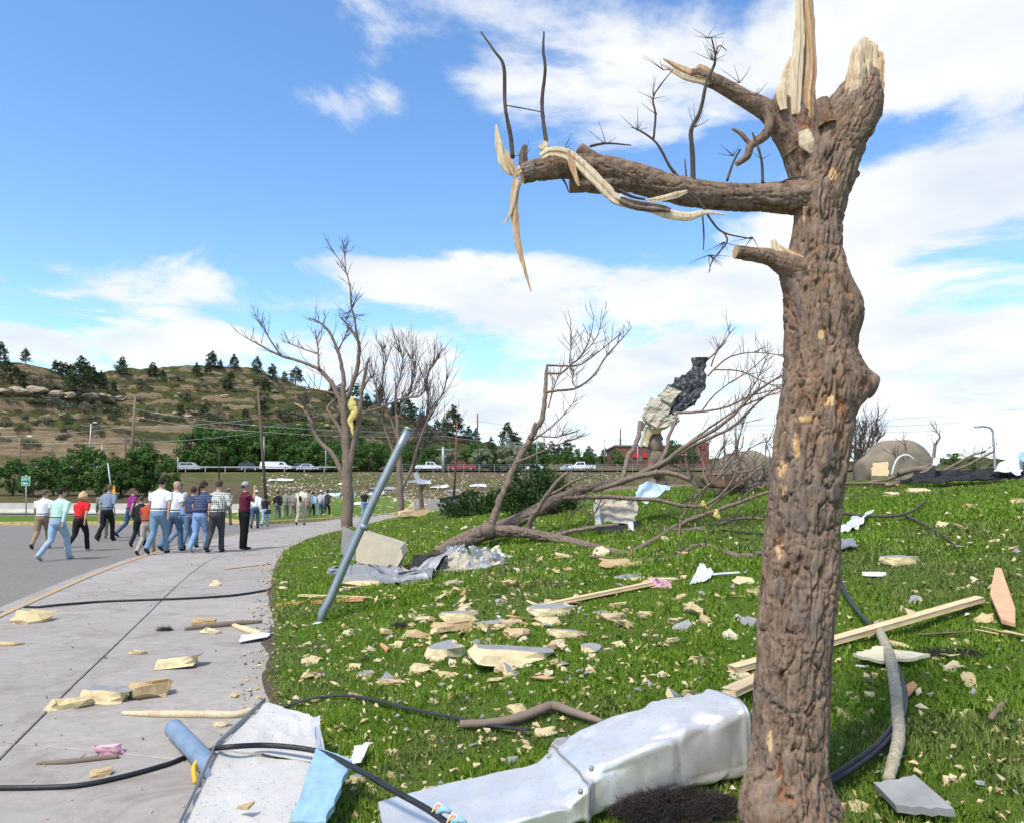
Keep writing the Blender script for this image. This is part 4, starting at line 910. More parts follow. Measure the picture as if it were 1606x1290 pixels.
TR = [(1238, 1300, 78), (1237, 1280, 71), (1235, 1250, 63), (1236, 1210, 56), (1239, 1150, 52.5), (1242, 1080, 52), (1247, 1000, 52.5), (1252, 920, 54), (1258, 840, 52), (1264, 770, 53), (1273, 700, 55), (1281, 640, 54), (1286, 590, 53), (1285, 540, 51), (1283, 490, 51), (1280, 440, 47), (1280, 400, 39), (1283, 350, 35), (1288, 310, 38), (1300, 270, 39), (1312, 230, 40), (1327, 195, 42), (1342, 165, 39), (1352, 140, 31), (1358, 118, 24)]
bul = [(at(1352, 602, TY - .03), .10, .075), (at(1338, 485, TY - .02), .12, .05), (at(1290, 165, TY - .1), .06, .03), (at(1240, 425, TY), .08, .03), (at(1195, 1270, TY - .1), .12, .05), (at(1290, 1275, TY), .12, .04)]
wp = [(at(1295, 630, TY - .1), .03, 1.2), (at(1262, 657, TY - .1), .018, 1.6), (at(1228, 735, TY - .05), .05, .35), (at(1228, 765, TY - .1), .04, .5), (at(1307, 275, TY - .1), .035, .5), (at(1286, 525, TY - .12), .02, .6), (at(1222, 855, TY - .1), .06, .3), (at(1207, 910, TY - .1), .03, .3), (at(1206, 1160, TY - .1), .05, .35), (at(1265, 1140, TY - .1), .05, .3), (at(1268, 1165, TY - .1), .03, .4), (at(1262, 330, TY - .08), .09, .18), (at(1245, 470, TY - .1), .03, .3), (at(1262, 800, TY - .1), .06, .2), (at(1248, 700, TY - .1), .06, .2), (at(1270, 1070, TY - .1), .02, .8)]
bark_tube([at(a, b, TY) for a, b, _ in TR], [c * K for _, _, c in TR], 200, .0062, 'trunk', tree, seed=5, wood_pts=wp, bulges=bul, amp=.019, cell=(24, 24, 6.5))
# the second, rear stem leaning left and its torn heart
S2 = [(1284, 330, 30), (1272, 280, 33), (1258, 230, 34), (1243, 190, 31), (1232, 165, 24), (1228, 148, 14)]
bark_tube([at(a, b, TY + .09) for a, b, _ in S2], [c * K for _, _, c in S2], 110, .006, 'stem', tree, seed=15, amp=.008, cell=(34, 34, 12))
def splinter(name, pts, wd, Y, mt, seed, th=.35, tip=.15, parent=tree, dY=0, n=9):
    """one torn, ragged strip of wood: flattened tapering blade with a fibrous outline."""
    P = smooth_path(pl(pts, Y, dY), 6); rr = interp_r(wd, len(P)); g = random.Random(seed)
    b = MB(); rr = [max(.0012, r * K * (1 + g.uniform(-.07, .07))) for r in rr]
    b.tube(P, rr, 16, 0, sq=(th, 1), wob=.05, seed=seed, fib=.42, sm=False); return b.build(name, mt, parent)
for i, (pts, wd) in enumerate([
    ([(1272, 236), (1262, 190), (1256, 140), (1259, 80), (1262, 30), (1261, -30)], [11, 19, 17, 14, 12, 9]),
    ([(1262, 232), (1245, 190), (1238, 150), (1240, 110), (1243, 90)], [13, 18, 15, 10, 3]),
    ([(1272, 215), (1268, 160), (1273, 110), (1272, 60), (1267, 10), (1266, -28)], [6, 9, 8, 7, 6, 4]),
    ([(1248, 180), (1249, 120), (1254, 60), (1253, 0), (1255, -25)], [5, 7, 6, 5, 3]),
    ([(1230, 172), (1226, 145), (1231, 122)], [5, 7, 1]), ([(1275, 240), (1268, 225), (1262, 205)], [3, 12, 8])]):
    splinter('splintered_wood', pts, wd, TY + .07 - .02 * i, 'pale_wood' if i != 2 else 'raw_wood', 50 + i, .5)
# splintered crown of the main stem
for i, (x0, y0, x1, y1, w0, w1) in enumerate([(1342, 165, 1348, 78, 13, 8), (1354, 160, 1358, 68, 12, 9), (1363, 160, 1368, 74, 12, 9), (1371, 155, 1378, 86, 11, 8), (1334, 185, 1345, 108, 9, 4), (1377, 140, 1381, 95, 7, 5), (1349, 165, 1352, 90, 12, 9), (1366, 160, 1371, 96, 11, 8), (1338, 180, 1350, 104, 8, 7), (1356, 178, 1360, 100, 13, 9), (1346, 186, 1352, 120, 12, 8)]):
    splinter('splintered_wood', [(x0, y0), ((x0 + x1) / 2 - 1, (y0 + y1) / 2), (x1, y1), (x1 + 1, y1 - 5)], [w0, w0 * .95, w1, 1], TY - .075 + .018 * (i % 4), ('pale_wood', 'raw_wood')[i in (3, 5, 7)], 70 + i, .6)
# long limb to the left
LM = [(1270, 312, 30), (1240, 311, 26), (1200, 310, 21.5), (1150, 309, 21), (1100, 305, 21.5), (1050, 295, 22), (1000, 281, 23), (955, 268, 22), (915, 262, 20), (880, 262, 19), (845, 267, 18), (818, 274, 15)]
bark_tube([at(a, b, TY - .10 * (1270 - a) / 450) for a, b, _ in LM], [c * K for _, _, c in LM], 90, .006, 'limb', tree, seed=25, amp=.0085, cell=(36, 36, 15))
YL = TY - .10
bark_tube(pl([(985, 285), (950, 290), (918, 290), (893, 291)], YL + .03), [16 * K, 15 * K, 12.5 * K, 11.5 * K], 48, .006, 'limb_stub', tree, seed=35, amp=.006, cell=(40, 40, 18))
bark_tube(pl([(950, 270), (930, 250), (908, 233)], YL + .03), [14 * K, 11 * K, 8.5 * K], 36, .006, 'limb_stub', tree, seed=36, amp=.005, cell=(40, 40, 18))
bark_tube(pl([(1250, 235), (1232, 205), (1205, 175), (1165, 153), (1130, 133), (1105, 122), (1082, 115)], TY + .08, -.05), [26 * K, 24 * K, 17 * K, 13 * K, 12 * K, 11 * K, 7 * K], 60, .006, 'limb', tree, seed=45, amp=.005, cell=(40, 40, 18))
for i, (pts, wd) in enumerate([([(1118, 124), (1080, 114), (1040, 92)], [9, 7, 1]), ([(1112, 128), (1075, 120), (1038, 101)], [6, 5, 1]), ([(1120, 122), (1100, 106), (1092, 108)], [6, 4, 2])]): splinter('splintered_wood', pts, wd, TY + .025, ('raw_wood', 'pale_wood', 'raw_wood')[i], 90 + i, .5)
bark_tube(pl([(1196, 168), (1207, 192), (1200, 212), (1178, 228), (1172, 245), (1155, 258)], TY + .03), [7 * K, 8 * K, 8 * K, 6.5 * K, 6 * K, 4 * K], 24, .006, 'branch', tree, seed=55, amp=.003, cell=(50, 50, 30))
bark_tube(pl([(1178, 228), (1162, 210), (1148, 202)], TY + .03), [4 * K, 3.5 * K, 2 * K], 14, .008, 'branch', tree, seed=56, amp=.002, cell=(50, 50, 30))
bark_tube(pl([(1270, 432), (1240, 418), (1210, 404), (1180, 399), (1153, 395)], TY - .02, -.05), [24 * K, 22 * K, 14 * K, 11 * K, 10.5 * K], 50, .006, 'limb_stub', tree, seed=65, amp=.006, cell=(40, 40, 18))
for i, (pts, wd) in enumerate([([(1240, 410), (1222, 396), (1213, 376)], [10, 9, 3]), ([(1258, 408), (1235, 398), (1222, 385)], [9, 8, 2]), ([(1262, 420), (1245, 408), (1232, 398)], [7, 7, 3])]): splinter('splintered_wood', pts, wd, TY - .07, ('pale_wood', 'raw_wood', 'pale_wood')[i], 95 + i, .5)
bark_tube(pl([(1318, 288), (1332, 280), (1346, 271)], TY), [9 * K, 8 * K, 5 * K], 24, .006, 'limb_stub', tree, seed=66, amp=.004, cell=(40, 40, 18))
bark_tube(pl([(1298, 196), (1293, 176), (1289, 156)], TY - .07), [15 * K, 12 * K, 10 * K], 36, .006, 'limb_stub', tree, seed=67, amp=.004, cell=(40, 40, 18))
kn = MB(); c = at(1353, 172, TY - .11)
kn.tube([c + Vector((0, .05, 0)), c], [13 * K, 10 * K], 16); kn.build('knot', 'bark', tree); kn = MB(); kn.tube([c + Vector((0, .01, 0)), c + Vector((0, -.004, 0))], [7 * K, 6.5 * K], 14); kn.build('knot_face', 'raw_wood', tree)
# sawn face of the old cut on the right-hand burl
sf = MB(); c = at(1366, 606, TY - .02); sf.tube([c + Vector((-.03, 0, .012)), c + Vector((.012, -.004, -.004))], [.062, .05], 20, wob=.05, seed=4); sf.build('sawn_burl', 'bark', tree)
# peeled bark strips
splinter('peeled_strip', [(848, 246), (862, 238), (885, 240), (905, 252), (928, 274), (950, 296), (966, 312), (990, 322)], [5, 8, 10, 9, 10, 10, 8, 5], YL - .075, 'pale_wood', 111, .35)
splinter('peeled_strip', [(962, 306), (985, 318), (1020, 326), (1050, 335), (1078, 339), (1108, 333), (1140, 337)], [5, 7, 6, 7, 6, 3, .7], YL - .075, 'pale_wood', 112, .4)
splinter('peeled_strip', [(972, 312), (1000, 322), (1028, 325), (1052, 329)], [5, 8, 7, 3], YL - .09, 'bark_grey', 113, .4)
splinter('peeled_strip', [(778, 195), (782, 225), (790, 258), (808, 271), (820, 262)], [1, 5, 6, 6, 4], YL - .02, 'pale_wood', 114, .35)
splinter('peeled_strip', [(792, 235), (800, 255), (812, 276)], [2, 5, 5], YL - .035, 'raw_wood', 115, .35)
splinter('peeled_strip', [(812, 280), (806, 312), (808, 345), (812, 380), (822, 420), (833, 458)], [6, 5.5, 5, 4.5, 2.5, .7], YL - .03, 'raw_wood', 116, .3)
splinter('peeled_strip', [(812, 282), (806, 310), (800, 335), (790, 352)], [3, 2.5, 2.5, .7], YL - .04, 'pale_wood', 117, .3)
splinter('peeled_strip', [(1012, 314), (1035, 312), (1060, 306), (1078, 300)], [1, 3.5, 4, 2], YL - .085, 'pale_wood', 118, .35)
splinter('peeled_strip', [(892, 236), (898, 262), (908, 292)], [2, 4, 1], YL - .085, 'raw_wood', 119, .35); splinter('peeled_strip', [(850, 236), (856, 226), (852, 222)], [6, 4, 1], YL - .02, 'pale_wood', 120, .4)
splinter('peeled_strip', [(820, 258), (821, 240), (824, 228)], [6, 5, 3], YL, 'bark_grey', 121, .7)
for k_, (pts, wd) in enumerate([([(1080, 302), (1098, 318), (1115, 345), (1135, 365), (1180, 375)], [1.8, 1.8, 1.7, 1.5, 1]), ([(1135, 365), (1140, 380), (1118, 408), (1112, 428)], [1.5, 1.4, 1.1, .6]), ([(1102, 338), (1104, 370), (1103, 392)], [1.5, 1.3, .8]),
    ([(804, 248), (800, 210), (792, 165), (790, 105), (775, 80), (754, 50)], [3.5, 3.4, 3.0, 2.8, 2, 1]), ([(860, 248), (852, 190), (850, 160), (855, 110), (852, 80), (853, 50)], [3.4, 3.2, 3, 2.8, 2.2, 1.4]), ([(790, 165), (820, 170), (850, 176)], [1, 1, .8]),
    ([(1087, 300), (1086, 240), (1084, 205), (1098, 175), (1108, 130), (1122, 95), (1116, 60)], [4, 4, 3.6, 3.2, 2.8, 2, 1.2]), ([(1080, 288), (1055, 268), (1030, 225), (1003, 205), (990, 200)], [2.6, 2.4, 2, 1.4, .7]), ([(1025, 217), (1028, 180), (1024, 155), (1035, 135), (1055, 110)], [2, 1.8, 1.5, 1.2, .7]), ([(1078, 298), (1074, 250)], [2, 1]),
    ([(1140, 284), (1150, 255), (1161, 234)], [2.2, 1.8, 1.5]), ([(1196, 288), (1194, 250), (1180, 208)], [2.6, 2, 1.5]), ([(1222, 288), (1240, 280), (1262, 277)], [2, 1.6, 1.2]), ([(925, 230), (950, 225), (990, 228)], [2.2, 1.8, .9]), ([(880, 276), (888, 290), (892, 302)], [1.8, 1.4, .8]), ([(970, 298), (990, 308), (1012, 313)], [3, 2.4, 1.5]), ([(1120, 92), (1128, 72), (1140, 80)], [1.4, 1, .6])]):
    b = MB(); P = smooth_path(pl(pts, YL + (.0 if k_ > 2 else -.08) + (.04 if pts[0][0] > 1000 else 0)), 5); b.tube(P, [r * K for r in interp_r(wd, len(P))], 7, wob=.12, seed=k_); b.build('twig', 'bark_twig', tree)
# hair-fine spurs
g = random.Random(4); b = MB()
for (x, y, n) in ((1118, 95, 9), (1110, 60, 5), (1125, 85, 5), (1040, 110, 4), (1000, 205, 6), (1025, 155, 6), (1160, 130, 5), (1185, 150, 4), (1150, 245, 5), (1112, 400, 7), (1135, 380, 5), (1180, 372, 4), (1195, 250, 4), (885, 235, 3), (1090, 200, 4), (1030, 180, 4), (820, 245, 4), (950, 226, 3)):
    for i in range(n):
        a = g.uniform(0, 6.28); l = g.uniform(10, 30); Y_ = YL + g.uniform(-.02, .06); a = abs(a) % 3.14 if y < 340 else -(abs(a) % 3.14); l *= 1.3; P = smooth_path([at(x, y, Y_), at(x + math.cos(a) * l * .5 + g.uniform(-1.5, 1.5), y - math.sin(a) * l * .5, Y_), at(x + math.cos(a) * l, y - math.sin(a) * l, Y_)], 3); b.tube(P, [.0022, .002, .0016, .0013, .001, .0008, .0006][:len(P)], 4, cap=False)
o = b.build('fine_twigs', 'bark_twig', tree); o['kind'] = 'stuff'
# ------------------------------------------------------------------ bare and fallen trees
def limb(parent, pts, wd, Y, name='branch', mt='bark_grey', seed=0, n=8, dY=0.0, sub=5, wob=.1, grid=None):
    P = pl(pts, Y, dY) if grid is None else above(pts, Y, dY); P = smooth_path(P, sub); k = Y / F * (.86 if name != 'trunk' else 1); r = [max(.003, q * k) for q in interp_r(wd, len(P))]
    g = random.Random(seed); P = [p + Vector((g.uniform(-1, 1), g.uniform(-1, 1), g.uniform(-1, 1))) * rr * .25 for p, rr in zip(P, r)]
    b = MB(); b.tube(P, r, n, wob=wob, seed=seed); return b.build(name, mt, parent), P
def above(pts, Y, dY):
    "depth along a pixel polyline, kept in front of the rising lawn."
    n = len(pts); out = []
    for i, q in enumerate(pts):
        y = Y + dY * i / max(1, n - 1)
        if q[1] > 735: y = min(y, G(*q[:2]).y - .12)
        out.append(at(q[0], q[1], y))
    return out
def spray(parent, P, Y, n, seed, ln=(10, 30), up=.5, name='twigs', mt='bark_twig', r0=.8, frac=.3, side=1.0):
    """fine side twigs along a branch: one joined part, uncountable."""
    g = random.Random(seed); b = MB(); k = Y / F; r0 *= 1.05; n = int(n * 2.6); ln = (ln[0], ln[1] * 1.5)
    for i in range(n):
        t = frac + (1 - frac) * g.random(); j = min(len(P) - 2, int(t * (len(P) - 1))); p = P[j].lerp(P[j + 1], g.random()); d = (P[j + 1] - P[j]).normalized()
        a = g.uniform(0, 6.28); o = Vector((math.cos(a) * side, g.uniform(-.5, .5), abs(math.sin(a)) * up * 1.4 + g.uniform(-.2, .3))); v = (d * .7 + o * .8).normalized(); l = g.uniform(*ln) * k
        q = [p, p + v * l * .5 + Vector((g.uniform(-1, 1), g.uniform(-1, 1), g.uniform(-.5, 1))) * l * .08]; v2 = (v + Vector((g.uniform(-.4, .4), g.uniform(-.4, .4), g.uniform(-.1, .5)))).normalized(); q.append(q[1] + v2 * l * .5)
        b.tube(q, [r0 * k, r0 * k * .7, r0 * k * .35], 4, cap=False)
        if l > 16 * k:
            v3 = (v + Vector((g.uniform(-.9, .9), g.uniform(-.4, .4), g.uniform(-.2, .7)))).normalized(); b.tube([q[1], q[1] + v3 * l * .4], [r0 * k * .6, r0 * k * .3], 4, cap=False)
    o = b.build(name, mt, parent); o['kind'] = 'stuff'; return o
# --- left bare tree with yellow insulation
p = G(546, 827); Y1 = p.y
t1 = empty('bare_tree', p, 'tall bare storm-stripped tree with yellow insulation caught in its fork', 'tree')
B = [([(546, 832), (546, 790), (545, 740), (542, 690), (540, 640), (538, 600)], [9.5, 8.5, 8, 7, 5, 4], 'trunk'), ([(545, 745), (553, 705), (562, 670), (566, 630), (570, 600), (576, 570), (580, 560)], [7, 5.5, 4.5, 4, 3.2, 2.5, 1], 'limb'), ([(545, 760), (522, 712), (500, 690), (487, 660), (478, 640), (460, 632)], [5, 4.5, 4, 3.5, 3, 1], 'limb'), ([(478, 642), (478, 630)], [2.5, 1], 'limb'),
     ([(541, 655), (530, 620), (515, 595), (495, 577), (470, 567), (440, 558), (405, 540), (386, 530)], [5, 4.6, 4, 3.4, 2.8, 2.2, 1.5, .7], 'limb'), ([(440, 558), (425, 535), (412, 512), (402, 497)], [1.6, 1.3, .9, .5], 'branch'), ([(500, 580), (499, 550), (495, 525)], [2, 1.5, .8], 'branch'), ([(497, 555), (470, 545), (442, 535)], [1.5, 1.1, .6], 'branch'),
     ([(540, 605), (535, 570), (530, 552), (516, 520), (500, 505), (485, 500)], [4, 3.4, 3, 2.4, 1.7, 1], 'limb'), ([(530, 550), (540, 530), (548, 510)], [1.8, 1.3, .7], 'branch'), ([(545, 625), (557, 590), (563, 555), (560, 532), (545, 510), (533, 497)], [4.5, 4, 3.6, 2.8, 2, 1.1], 'limb'), ([(560, 532), (556, 500), (551, 480), (549, 450), (540, 420), (520, 392)], [2.4, 2, 1.7, 1.4, 1.1, .6], 'limb'), ([(543, 430), (541, 400), (538, 388)], [1, .8, .5], 'branch'), ([(551, 485), (545, 500)], [1.2, .7], 'branch'),
     ([(542, 690), (525, 660), (514, 640), (528, 625), (545, 612), (560, 590), (572, 578)], [4, 3.5, 3.2, 2.6, 2.2, 1.6, .8], 'branch'), ([(566, 620), (575, 600), (582, 592)], [2, 1.6, 1], 'branch'), ([(530, 618), (500, 612), (470, 606), (445, 610)], [1.8, 1.4, 1, .5], 'branch')]
for i, (pts, wd, nm) in enumerate(B):
    o, P = limb(t1, pts, wd, Y1, nm, 'bark_grey', 200 + i, 10 if nm == 'trunk' else 7, (.8 * ((i * 37) % 5 - 2) / 2 if i else 0))
    if nm != 'trunk' and wd[0] < 5.2: spray(t1, P, Y1, 7 if nm == 'limb' else 5, 300 + i, (8, 26), .6, r0=.55)
b = MB(); b.tube(pl([(462, 632), (476, 640), (480, 650)], Y1), [.02, .06, .05], 6, wob=.2, seed=1); b.build('splintered_wood', 'raw_wood', t1)
# insulation
def blob_sheet(name, P, W, mt, label, cat, seed, amp=.5, n=14, th=.4, group=None):
    P = smooth_path(P, 5); r = interp_r(W, len(P)); b = MB(); g = random.Random(seed); b.tube([p + Vector((g.uniform(-1, 1), g.uniform(-.5, .5), g.uniform(-1, 1))) * q * .25 for p, q in zip(P, r)], r, n, wob=.22, seed=seed, sq=(th, 1)); o = b.build(name, mt, None, P[-1]); return tag(o, label, cat, group)
k = Y1 / F
blob_sheet('insulation_scrap', pl([(553, 622), (552, 636), (556, 645), (549, 660), (552, 672), (553, 683)], Y1 - .45), [2 * k, 6.5 * k, 5.5 * k, 4 * k, 2.5 * k, .6 * k], 'yellow_wool', 'ragged yellow insulation scrap hanging in the fork of the bare tree', 'insulation', 3)
# --- second bare tree, finer
p = G(627, 808); Y2 = min(p.y, 58)
p = Vector((at(627, 806, Y2).x, Y2, float(lawn_z(at(627, 806, Y2).x, Y2)))); t2 = empty('bare_tree', p, 'slender bare tree with a fan of fine upright twigs above the road bend', 'tree')
B = [([(627, 809), (627, 770), (626, 720), (624, 680), (622, 650)], [6, 5, 4.2, 3.4, 2.5], 'trunk'), ([(630, 765), (645, 735), (655, 700), (670, 660), (680, 640), (695, 615), (702, 590)], [3.6, 3.2, 2.8, 2.4, 2, 1.4, .8], 'limb'), ([(626, 735), (610, 690), (600, 660), (592, 620), (586, 590)], [3, 2.4, 1.9, 1.4, .7], 'limb'), ([(622, 655), (620, 620), (628, 590), (632, 560), (625, 552)], [2.4, 2, 1.5, 1, .6], 'limb'), ([(624, 690), (608, 640), (600, 600), (605, 565), (600, 548)], [2.2, 1.8, 1.5, 1, .5], 'limb'),
     ([(572, 645), (600, 638), (630, 625), (655, 622), (668, 612)], [1.2, 1.8, 2, 1.6, .8], 'branch'), ([(668, 662), (672, 630), (668, 600), (678, 575), (690, 560)], [2, 1.6, 1.3, 1, .5], 'limb'), ([(625, 700), (650, 680), (672, 660)], [1.6, 1.2, .8], 'branch'), ([(648, 735), (672, 695), (700, 680)], [1.6, 1.2, .7], 'branch'), ([(622, 660), (640, 620), (650, 590), (648, 560)], [1.8, 1.4, 1, .5], 'limb')]
for i, (pts, wd, nm) in enumerate(B):
    o, P = limb(t2, pts, wd, Y2, nm, 'bark_grey', 400 + i, 9 if nm == 'trunk' else 6, .9 * ((i * 31) % 5 - 2) / 2 if i else 0)
    if i: spray(t2, P, Y2, 16, 450 + i, (12, 44), 1.0, r0=.5, frac=.15, side=.6)
# snapped stub with white sheet
p = Vector((at(661, 803, 56).x, 56, float(lawn_z(at(661, 803, 56).x, 56)))); t3 = empty('snapped_tree', p, 'short snapped tree with a bent white metal sheet wrapped over its top', 'tree')
limb(t3, [(661, 806), (661, 780), (660, 757)], [4.2, 3.4, 3], 56, 'trunk', seed=5); limb(t3, [(661, 768), (668, 758)], [2, 1.2], 56, 'limb', seed=6)
def sheet(name, corners, mt, label, cat, seed, amp=.05, n=12, th=.006, fold=2.0, group=None, parent=None):
    """crumpled thin sheet between four corners (a,b,c,d round the edge); has real thickness."""
    A, B_, C, D = (Vector(c) for c in corners); nrm = ((B_ - A).cross(D - A)).normalized(); sc_ = ((B_ - A).length + (D - A).length) / 2
    t = np.linspace(0, 1, n); U, V = np.meshgrid(t, t); P = [[A.lerp(B_, u).lerp(D.lerp(C, u), v) for u in t] for v in t]
    f1, f2, cid = cells(U * fold * 1.7 + seed, V * fold * 1.7, U * 0 + .5, seed); h = (f1 - .4) * 1.6 + .35 * fbm(U * 4, V * 4, 0, 3, seed)
    ed = .06 * fbm(U * 9, V * 9, 0, 2, seed + 3); b = MB(); vs_ = []
    for s_ in (0, 1):
        for j in range(n):
            for i in range(n):
                q = P[j][i] + nrm * (float(h[j, i]) * amp * sc_ + s_ * th) + (B_ - A) * float(ed[j, i]) * (1 if i in (0, n - 1) else .2); vs_.append(q)
    fs = []; N2 = n * n
    for j in range(n - 1):
        for i in range(n - 1):
            a = j * n + i; fs.append((a, a + n, a + n + 1, a + 1)); fs.append((N2 + a, N2 + a + 1, N2 + a + n + 1, N2 + a + n))
    rim = [i for i in range(n)] + [j * n + n - 1 for j in range(1, n)] + [(n - 1) * n + i for i in range(n - 2, -1, -1)] + [j * n for j in range(n - 2, 0, -1)]
    for i, a in enumerate(rim): c = rim[(i + 1) % len(rim)]; fs.append((a, c, N2 + c, N2 + a))
    if parent is None:
        zz = surf_z(np.array([q.x for q in vs_]), np.array([q.y for q in vs_])) + .02
        for i, q in enumerate(vs_): q.z = max(q.z, float(zz[i]) + (th if i >= N2 else 0))
    b.add(vs_, fs, 0, False)
    if parent is not None: return b.build(name, mt, parent)
    o = b.build(name, mt, None, (A + C) / 2 if False else min((A, B_, C, D), key=lambda q: q.z)); return tag(o, label, cat, group)
def q4(pts, Y): return [at(x, y, (z if z else Y)) for x, y, z in [(p + (None,))[:3] for p in pts]]
sheet('metal_sheet', q4([(648, 742), (654, 738), (662, 756), (655, 758)], 55.7), 'white_sheet', 'white upturned metal strip on top of the short snapped tree', 'metal sheet', 8, .05, 8, .03)
sheet('metal_sheet', q4([(654, 750), (676, 753), (677, 758, 55.2), (654, 757, 55.2)], 56), 'white_sheet', 'white flattened metal strip lying across the short snapped tree', 'metal sheet', 9, .05, 8, .03)
# --- fallen tree
p = G(700, 868); YF = p.y; ft = empty('fallen_tree', p, 'long fallen tree with bare forking branches lying across the lawn', 'tree')
B = [([(684, 872), (715, 853), (750, 838), (790, 826), (830, 806), (860, 789), (890, 776), (930, 762), (975, 754), (1000, 744)], [13, 14, 15, 14, 11, 10.5, 10, 8.5, 7, 6], 'trunk', 1.2), ([(770, 832), (810, 833), (850, 840), (890, 848), (930, 858), (965, 866), (990, 870)], [11, 10, 8.5, 8, 7, 6, 4], 'trunk', -.6),
     ([(765, 834), (778, 800), (792, 765), (805, 735), (822, 705), (836, 680), (850, 655), (855, 620), (856, 590), (859, 572)], [7, 6.5, 6, 6, 6.5, 6, 5, 4, 3.4, 2], 'limb', .5), ([(832, 688), (840, 662)], [4, 3], 'stub', 0),
     ([(856, 615), (880, 612), (905, 608), (930, 590), (950, 560), (975, 532), (991, 514)], [2.6, 2.3, 2, 1.9, 1.6, 1.2, .6], 'branch', .5), ([(857, 586), (880, 585), (895, 572), (910, 560), (925, 530), (932, 495)], [2.2, 2, 1.7, 1.4, 1, .5], 'branch', -.4), ([(858, 573), (890, 574), (910, 572), (935, 555), (960, 535)], [2, 1.7, 1.5, 1.1, .6], 'branch', .3), ([(893, 570), (896, 540), (895, 515)], [1.2, .9, .5], 'branch', .2), ([(910, 560), (935, 530), (947, 495)], [1.2, .9, .5], 'branch', .4), ([(860, 640), (868, 610), (880, 580)], [1.5, 1.2, .8], 'branch', .3), ([(905, 608), (898, 600), (900, 580)], [1.2, 1, .6], 'branch', 0),
     ([(808, 725), (840, 712), (880, 695), (925, 680)], [2.2, 1.8, 1.3, .7], 'branch', .3), ([(822, 700), (850, 680), (880, 655), (900, 630)], [1.8, 1.5, 1, .6], 'branch', .4), ([(836, 682), (870, 685), (890, 680)], [1.2, 1, .6], 'branch', 0),
     ([(830, 835), (833, 815), (845, 795), (865, 765), (890, 740)], [5, 5, 4.5, 4, 3], 'limb', -.6), ([(855, 780), (880, 766), (905, 752), (930, 744)], [2.6, 2.4, 2.2, 1.5], 'branch', -.3),
     ([(975, 754), (980, 735), (985, 715), (1000, 690), (1005, 662)], [4, 4.5, 4.8, 5, 5], 'limb', .8), ([(1000, 748), (1030, 730), (1045, 705), (1050, 680), (1062, 655)], [4.5, 4.2, 4, 3.6, 3], 'limb', .6),
     ([(930, 770), (975, 754), (1020, 742), (1055, 742), (1082, 752)], [4.5, 5, 5, 4.4, 3.5], 'limb', -.5), ([(1000, 744), (1040, 725), (1075, 698), (1110, 680), (1145, 655), (1180, 620), (1215, 595), (1236, 585)], [5, 4.5, 4, 3.4, 3, 2.4, 1.8, 1.2], 'limb', -.8), ([(1030, 735), (1070, 708), (1110, 688), (1150, 668), (1190, 630), (1232, 600)], [3.4, 3.2, 3, 2.4, 1.8, 1], 'limb', -.3), ([(1075, 698), (1120, 665), (1160, 640), (1200, 622), (1234, 612)], [2.4, 2, 1.6, 1.2, .8], 'branch', -.6),
     ([(1060, 648), (1100, 645), (1140, 638), (1180, 620), (1230, 608)], [2, 2, 1.7, 1.4, 1], 'branch', -.5), ([(1100, 645), (1120, 620), (1145, 600), (1170, 585), (1200, 560), (1202, 552)], [1.6, 1.4, 1.2, 1, .8, .5], 'branch', -.4), ([(1110, 590), (1130, 570), (1150, 558), (1180, 553), (1215, 556), (1232, 562)], [1.5, 1.4, 1.2, 1, .8, .6], 'branch', -.6), ([(1115, 575), (1125, 550), (1145, 523)], [1.4, 1, .5], 'branch', -.2), ([(1120, 580), (1160, 582), (1200, 600), (1235, 612)], [1.4, 1.2, 1, .7], 'branch', -.3), ([(1160, 640), (1185, 600), (1205, 555)], [1.2, 1, .5], 'branch', -.2),
     ([(880, 780), (930, 778), (980, 780), (1030, 783), (1080, 793), (1110, 790), (1140, 765), (1160, 730)], [4.5, 4.3, 4, 3.6, 3.2, 2.8, 2, 1], 'limb', -.8), ([(860, 843), (885, 835), (930, 826), (970, 822)], [4.2, 3.8, 3.2, 2.2], 'limb', -.6), ([(985, 868), (1020, 850), (1060, 825), (1105, 806), (1150, 790), (1208, 770)], [5, 4.6, 4.2, 3.8, 3.2, 2.6], 'limb', -1.0), ([(1055, 832), (1110, 826), (1160, 812), (1208, 814)], [3.4, 3, 2.6, 2.2], 'limb', -.5),
     ([(920, 872), (985, 876), (1040, 878), (1070, 868), (1085, 858), (1110, 855), (1135, 865), (1170, 872), (1208, 865)], [2, 2.6, 3.2, 3.6, 3.6, 3.4, 3.6, 4.4, 4], 'limb', -1.0), ([(905, 838), (935, 800), (945, 770)], [1.6, 1.3, .8], 'branch', -.3), ([(870, 845), (890, 815), (912, 790), (922, 778)], [1.5, 1.3, 1, .7], 'branch', -.3),
     ([(1085, 795), (1092, 770), (1080, 745), (1075, 715)], [2, 1.8, 1.5, 1], 'branch', .4), ([(1090, 828), (1092, 790), (1110, 760), (1120, 720), (1140, 690)], [1.8, 1.8, 1.6, 1.3, .8], 'branch', -.4), ([(1065, 842), (1070, 810), (1100, 770), (1135, 740), (1180, 700), (1210, 690)], [2, 2, 1.8, 1.6, 1.2, .7], 'branch', -.8), ([(1110, 745), (1150, 742), (1190, 735), (1215, 728)], [2, 1.8, 1.5, 1.1], 'branch', -.4), ([(1105, 806), (1130, 780), (1165, 755)], [1.8, 1.5, .9], 'branch', -.3), ([(1150, 795), (1175, 770), (1205, 750)], [1.6, 1.3, .9], 'branch', -.2), ([(1048, 725), (1075, 735), (1100, 718), (1115, 690)], [1.6, 1.4, 1.2, .7], 'branch', .3), ([(1130, 735), (1155, 700), (1165, 665)], [1.5, 1.2, .7], 'branch', .2)]
